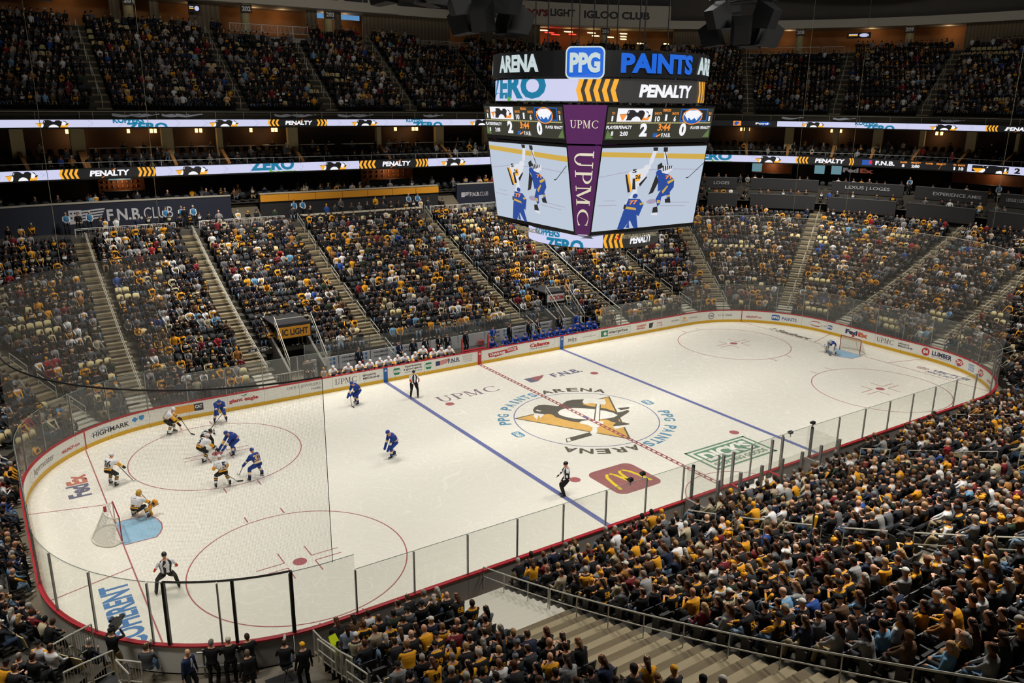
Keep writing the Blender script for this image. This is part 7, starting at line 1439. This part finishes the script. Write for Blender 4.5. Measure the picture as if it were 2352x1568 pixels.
# little cameras clipped on the glass
for x, y, z, lab in ((4.7, -HY-.05, 2.98, 'small black camera on top of the near glass by the right blue line'), (3.4, -HY+.3, 2.6, 'small black camera hanging in front of the near glass'), (-8.0, -HY-.05, 2.98, 'small black camera on the near glass over the red burger panel'), (-7.0, -HY+.25, 2.9, 'second small camera beside the one over the red burger panel')):
    r = tag(empty('glass_camera', (x, y, z)), lab, 'camera'); box_obj('camera_body', (0, 0, .08), (.22, .16, .14), M_blk, r); mb = MB(); mb.beam((0, .05, .07), (0, .18, .03), .08, n=8); mb.obj('camera_lens', M_dk, r); mb = MB(); mb.beam((0, 0, 0), (0, 0, -.2), .03); mb.obj('camera_clamp', M_steel, r)
# ================================================================ ice-level corner at the bottom left
M_mat = mat('rubber_mat', srgb(34, 33, 33), .8); st(mesh_obj('floor_runway', [(-28.6, -17.5, 0), (-22.9, -17.5, 0), (-22.9, -13.05, 0), (-25.2, -12.75, 0), (-27.5, -11.6, 0), (-28.6, -11.4, 0)], [(0, 1, 2, 3, 4, 5)], mat('runway_concrete', srgb(120, 112, 98), .8, noise=(1.5, .2))))
tag(box_obj('floor_mat', (-24.0, -14.2, .012), (1.3, 1.6, .02), M_mat), 'black rubber mat beside the stool by the near boards', 'mat')
gt = tag(empty('gate_ladder'), 'grey boards gate with metal cross bars behind the men in black', 'gate')
for i, u in enumerate(np.linspace(-54.6, -53.2, 3)):
    x, y, _, _ = pu(u, .25); box_obj('gate_upright', (x, y, .55), (.06, .06, 1.05), M_steel, gt)
for z in (.4, .95): mb = MB(); mb.tube([(*pu(u, .27)[:2], z) for u in (-54.8, -53.9, -53.0)], .045, 5); mb.obj('gate_bar', M_steel, gt)
stand('bald man in navy suit with white shirt looking back, ice-level corner', -26.9, -12.75, 0, -60, 1, '26365a', 'd8d8e0', '26365a', '1c1c20', 'd0a080', None, chest='e0e0ea')
stand('grey-haired man in black coat resting a hand on the near boards', -26.15, -12.75, 0, 60, 2, '19191b', '19191b', '19191b', '18181a', '7a746e')
stand('man in black with a cream cap turned backwards at the near boards', -25.6, -12.95, 0, 85, 2, '1c1c1e', '1c1c1e', '1c1c1e', '151517', 'cfc8b4', 'cap')
stand('broad man in black leaning on the near boards with brown hair', -25.0, -13.1, 0, 95, 2, '1a1a1c', '1a1a1c', '1a1a1c', '151517', '3a2c22')
stand('man in dark suit with lilac collar standing behind the others', -25.25, -13.9, 0, 92, 1, '1d1d21', 'b8a8c8', '1d1d21', '17171a', '6a5a4c')
stand('man in black with a gold cap beside the barrier', -23.6, -14.5, 0, 95, 1, '17171a', 'e8a820', '17171a', '151517', 'e8a820', 'cap')
def seated(lab, x, y, z, hdg, torso, pants, hair, hk, pose=2):
    r = tag(empty('person', (x, y, z), math.radians(hdg-90)), lab, 'person'); b_ = me_obj('body', BOD[pose][0], r); c = [srgb('d0a080'), srgb(torso), srgb(torso), srgb(torso), srgb(torso), srgb(pants), srgb('c8c8c8'), srgb(hair), srgb(torso)]
    for q in range(NREG): b_['c%d' % q] = [float(v) for v in c[q]]
    h_ = me_obj('cap' if hk == 'cap' else 'hair', HM[pose, hk], r); h_['tint'] = [float(v) for v in c[7]]; return r
seated('photographer in black jacket and jeans on a stool, long lens raised', -24.0, -13.75, .22, 70, '1c1c1e', '5c7a9a', '3a2c22', 'short'); r = tag(empty('folding_stool', (-24.0, -13.8, 0)), 'black folding stool under the photographer', 'stool')
box_obj('stool_seat', (0, 0, .62), (.36, .36, .06), M_blk, r); mb = MB(); mb.tube([(-.18, -.15, 0), (.18, .15, .6)], .015); mb.obj('stool_leg', M_blk, r); mb = MB(); mb.tube([(.18, -.15, 0), (-.18, .15, .6)], .015); mb.obj('stool_leg', M_blk, r)
def camera_kit(lab, x, y, z, hdg, L): r = tag(empty('press_camera', (x, y, z), math.radians(hdg-90)), lab, 'camera'); box_obj('camera_body', (0, 0, 0), (.16, .1, .13), M_blk, r); mb = MB(); mb.beam((0, .05, 0), (0, .05+L, 0), .1, n=10); mb.obj('camera_lens', mat('lens_grey', srgb(170, 168, 160), .4), r); return r
camera_kit('press camera with long pale lens held to the eye', -23.87, -13.35, 1.2, 70, .34)
seated('photographer in grey jacket crouching at the corner boards', -27.95, -11.5, .25, 60, '4a4c50', '5c7a9a', '4a3a2a', 'short'); camera_kit('press camera held by the crouching photographer', -27.8, -11.15, 1.3, 60, .2)
stand('camera operator in black with khaki trousers at the corner', -28.85, -10.95, .45, 55, 3, '1a1a1c', '1a1a1c', '1a1a1c', '8a7654', '1a1a1c', 'beanie')
r = tag(empty('shoulder_camera', (-28.65, -10.6, 2.1), math.radians(-35)), 'big black broadcast camera on the operator shoulder', 'camera'); box_obj('camera_body', (0, 0, 0), (.2, .5, .26), M_blk, r); mb = MB(); mb.beam((0, .25, 0), (0, .5, 0), .17, n=10); mb.obj('camera_lens', M_dk, r); box_obj('viewfinder', (-.16, .1, .1), (.1, .2, .1), M_dk, r); box_obj('rain_cover', (.0, -.3, -.1), (.16, .16, .36), mat('cover_grey', srgb(96, 96, 98), .6), r)
box_obj('camera_riser', (-28.85, -10.95, .22), (.01, .01, .01), M_dk); bpy.data.objects.remove(bpy.data.objects['camera_riser'])
tag(box_obj('riser_platform', (-29.0, -11.0, .22), (1.1, 1.0, .43), M_dk), 'dark riser under the camera operator', 'platform')
# barriers either side of the runway
def barrier(pts, z, lab, h=1.05):
    r = tag(empty('barrier'), lab, 'railing')
    for a, b_, za, zb in [(p, q, z1, z2) for (p, z1), (q, z2) in zip(pts[:-1], pts[1:])]:
        mb = MB(); A = lambda t, hh: (a[0]+(b_[0]-a[0])*t, a[1]+(b_[1]-a[1])*t, za+(zb-za)*t+hh); mb.tube([A(.03, 0), A(.03, h), A(.97, h), A(.97, 0)], .03); mb.tube([A(.03, .18), A(.97, .18)], .022)
        for t in np.linspace(.03, .97, 9)[1:-1]: mb.beam(A(t, .18), A(t, h), .018)
        mb.obj('barrier_panel', M_rail, r)
barrier([((-22.78, -13.15), .1), ((-22.8, -14.1), .3), ((-22.85, -15.1), .7), ((-22.9, -16.1), 1.1), ((-22.95, -17.2), 1.6)], 0, 'grey barrier rising along the right side of the runway'); 
barrier([((-29.3, -9.9), .9), ((-29.9, -10.3), 1.0), ((-30.6, -10.8), 1.1)], 0, 'short upper barrier left of the camera operator'); barrier([((-28.9, -11.5), .8), ((-29.6, -11.8), .9), ((-30.4, -12.3), 1.1)], 0, 'lower barrier left of the runway', .95); barrier([((-28.2, -12.2), .5), ((-28.9, -11.9), .7), ((-28.7, -13.3), 1.0)], 0, 'barrier corner nearest the bottom left edge', .95)
r = tag(empty('poster_board', (-22.35, -14.6, 1.35), .5), 'blank lime yellow poster held at the end of the front row', 'poster'); mb = MB(); mb.box((0, 0, 0), (.95, .02, .72)); o = mb.obj('poster_sheet', mat('lime_card', srgb(216, 236, 20), .6), r); r.rotation_euler = (-.5, .25, .55)
stand('woman in pale blue sweater with long dark hair by the lime poster', -22.45, -15.6, .95, 80, 0, '8c9ab0', '8c9ab0', '8c9ab0', '1c1c20', '2b1d14', 'long', s=.97)
rr_ = stand('person standing in the aisle in black and gold jersey and jeans', -6.2, -21.2, zl(8.3), 120, 1, '1b1b1c', 'e8a820', 'e8a820', '3f5a80', '4a3224', 'short')
stand('man in grey hoodie bending between the seats by the second near stair', -7.6, -18.8, zl(5.9), 150, 2, '7c7468', '7c7468', '7c7468', '2c3440', '3a2c22', 'short', s=.95)
# ushers in blue vests along the platforms
US_ = [(-24.2+1.6, 'beside a man in a jersey below the club wall'), (-22.66+.52, 'just left of the club lettering'), (-16.92, 'first of a pair under the club lettering'), (-15.95+.3, 'second of a pair under the club lettering'), (-14.7, 'alone at the top of the double railed stair'), (-5.92, 'left of a pair beside the gold banner'), (-5.12, 'right of a pair beside the gold banner'), (5.61, 'left of a pair at the right end of the 102 deck'), (6.6, 'right of a pair at the right end of the 102 deck'), (33.3, 'on the loge stair at the right'), (36.6, 'at the right edge above the loges')]
for i, (u, w_) in enumerate(US_): x, y, nx, ny = pu(u, 22.6); stand('usher in blue vest '+w_, x, y, 8.72 if i < 9 else 10.3, math.degrees(math.atan2(-ny, -nx)), 0, '3f7fae', 'd8d8d8', 'd8d8d8', '1c1c20', ('8a8480', 'c0b8b0', '3a2c22')[i % 3], group=None)
for i, (u, c_, w_) in enumerate(((-22.38, '1b1b1c', 'man in black and gold jersey between two ushers'), (-15.5, '1a1a1c', 'man in black suit near the end of the club lettering'), (1.9, 'e0a020', 'man in yellow top standing on the 102 deck'), (2.8, '222226', 'woman in patterned top standing on the 102 deck'), (-1.6, '5a5a5c', 'person in plaid shirt standing on the 102 deck'))): x, y, nx, ny = pu(u, 22.2); stand(w_, x, y, 8.72, -90, (0, 1)[i % 2], c_, c_, c_, '1c1c20', '3a2c22')
x, y, nx, ny = pu(34.7, 17.0); stand('man in bright yellow jacket standing on the right end stair', x, y, zl(17.0), 90, 1, 'e8b020', 'e8b020', 'e8b020', '2c3440', '3a2c22')
# bars and kitchens glimpsed under the lower ribbon board
for i, (u, w_, lab) in enumerate(((-18.8, 1.9, 'warm lit bar behind the club lettering'), (7.2, 3.0, 'warm lit bar with shelves left of the scoreboard'), (29.4, .5, 'kitchen counter under the right ribbon board'), (34.7, 1.0, 'orange lit alcove at the right'))):
    r = tag(empty('club_bar'), lab, 'bar'); V, F = closed([(30.6, 10.3), (30.6, 12.6), (30.9, 12.6), (30.9, 10.3)], u-w_, u+w_); mesh_obj('bar_back', V, F, mat('bar_wood', srgb(120, 74, 44), .6, noise=(1.2, .4)), r)
    V, F = closed([(28.6, 10.3), (28.6, 11.35), (29.1, 11.35), (29.1, 10.3)], u-w_, u+w_); mesh_obj('bar_counter', V, F, M_dk, r)
    x, y, nx, ny = pu(u, 29.6); l = bpy.data.lights.new('bar_lamp', 'POINT'); l.energy = 40; l.color = (1, .6, .3); l.shadow_soft_size = .3; o = bpy.data.objects.new('bar_lamp_light', l); COL.objects.link(o); o.location = (x, y, 12.2)
    if i < 2:
        for z in (11.5, 11.9):
            for k in range(8): V, F = closed([(30.45, z), (30.45, z+.22), (30.55, z+.22), (30.55, z)], u-w_*.8+w_*.2*k, u-w_*.8+w_*.2*k+.09); mesh_obj('shelf_bottle', V, F, mat('bottle_amber', srgb(190, 120, 60), .3), r)
for i, (u, c_) in enumerate(((-19.0, LG_), (28.98, T_), (30.62, T_), (31.05, T_))):
    w_ = .9 if i == 0 else .13; V, F = closed([(28.2, 11.55), (28.2, 12.5), (28.25, 12.5), (28.25, 11.55)] if i else [(30.0, 12.2), (30.0, 12.55), (30.05, 12.55), (30.05, 12.2)], u-w_, u+w_); tag(mesh_obj('menu_screen', V, F, led('menu_glow', srgb(110, 150, 160), .8)), '%s lit menu screen%s under the lower ribbon board' % (_O[i+1], '' if i == 0 else ' from the left'), 'screen')
mb = MB(); text(mb, 'Fed', 31.55, 12.35, .42, .5, on_wall(24.3), .0, .05); o = mb.obj('courier_sign', mat('sign_dim', srgb(120, 116, 122), .6)); tag(o, 'dim FedEx sign under the right ribbon board', 'sign'); mb = MB(); text(mb, 'Ex', 31.98, 12.35, .36, .5, on_wall(24.3), .0, .05); mb.obj('sign_letters', mat('sign_dim_orange', srgb(130, 60, 40), .6), o)
# cloths hung over the top stand's front rail
for i, u in enumerate((-18.7, -17.3, -14.9, -13.8, -5.4, -3.7, .6, 2.0, 9.6, 29.8, 31.2, 34.0)):
    w_ = 1.1 if abs(u) < CX else .3; V = []; n = 8; f_ = on_wall(24.6)
    for k in range(n+1): t = k/n; V += [f_(u-w_+2*w_*t, 17.95-.12*math.sin(t*PI*(1+i % 3))**2), f_(u-w_+2*w_*t, 17.75-.1*math.sin(t*PI*1.5), .06)]
    tag(mesh_obj('draped_towel', V, [(k*2, k*2+2, k*2+3, k*2+1) for k in range(n)], mat('towel_white', srgb(176, 182, 196), .8)), '%s white towel%s draped on the rail of the top stand' % (_O[i+1], ' from the left' if i else ''), 'towel', 'rally towels on the top rail')
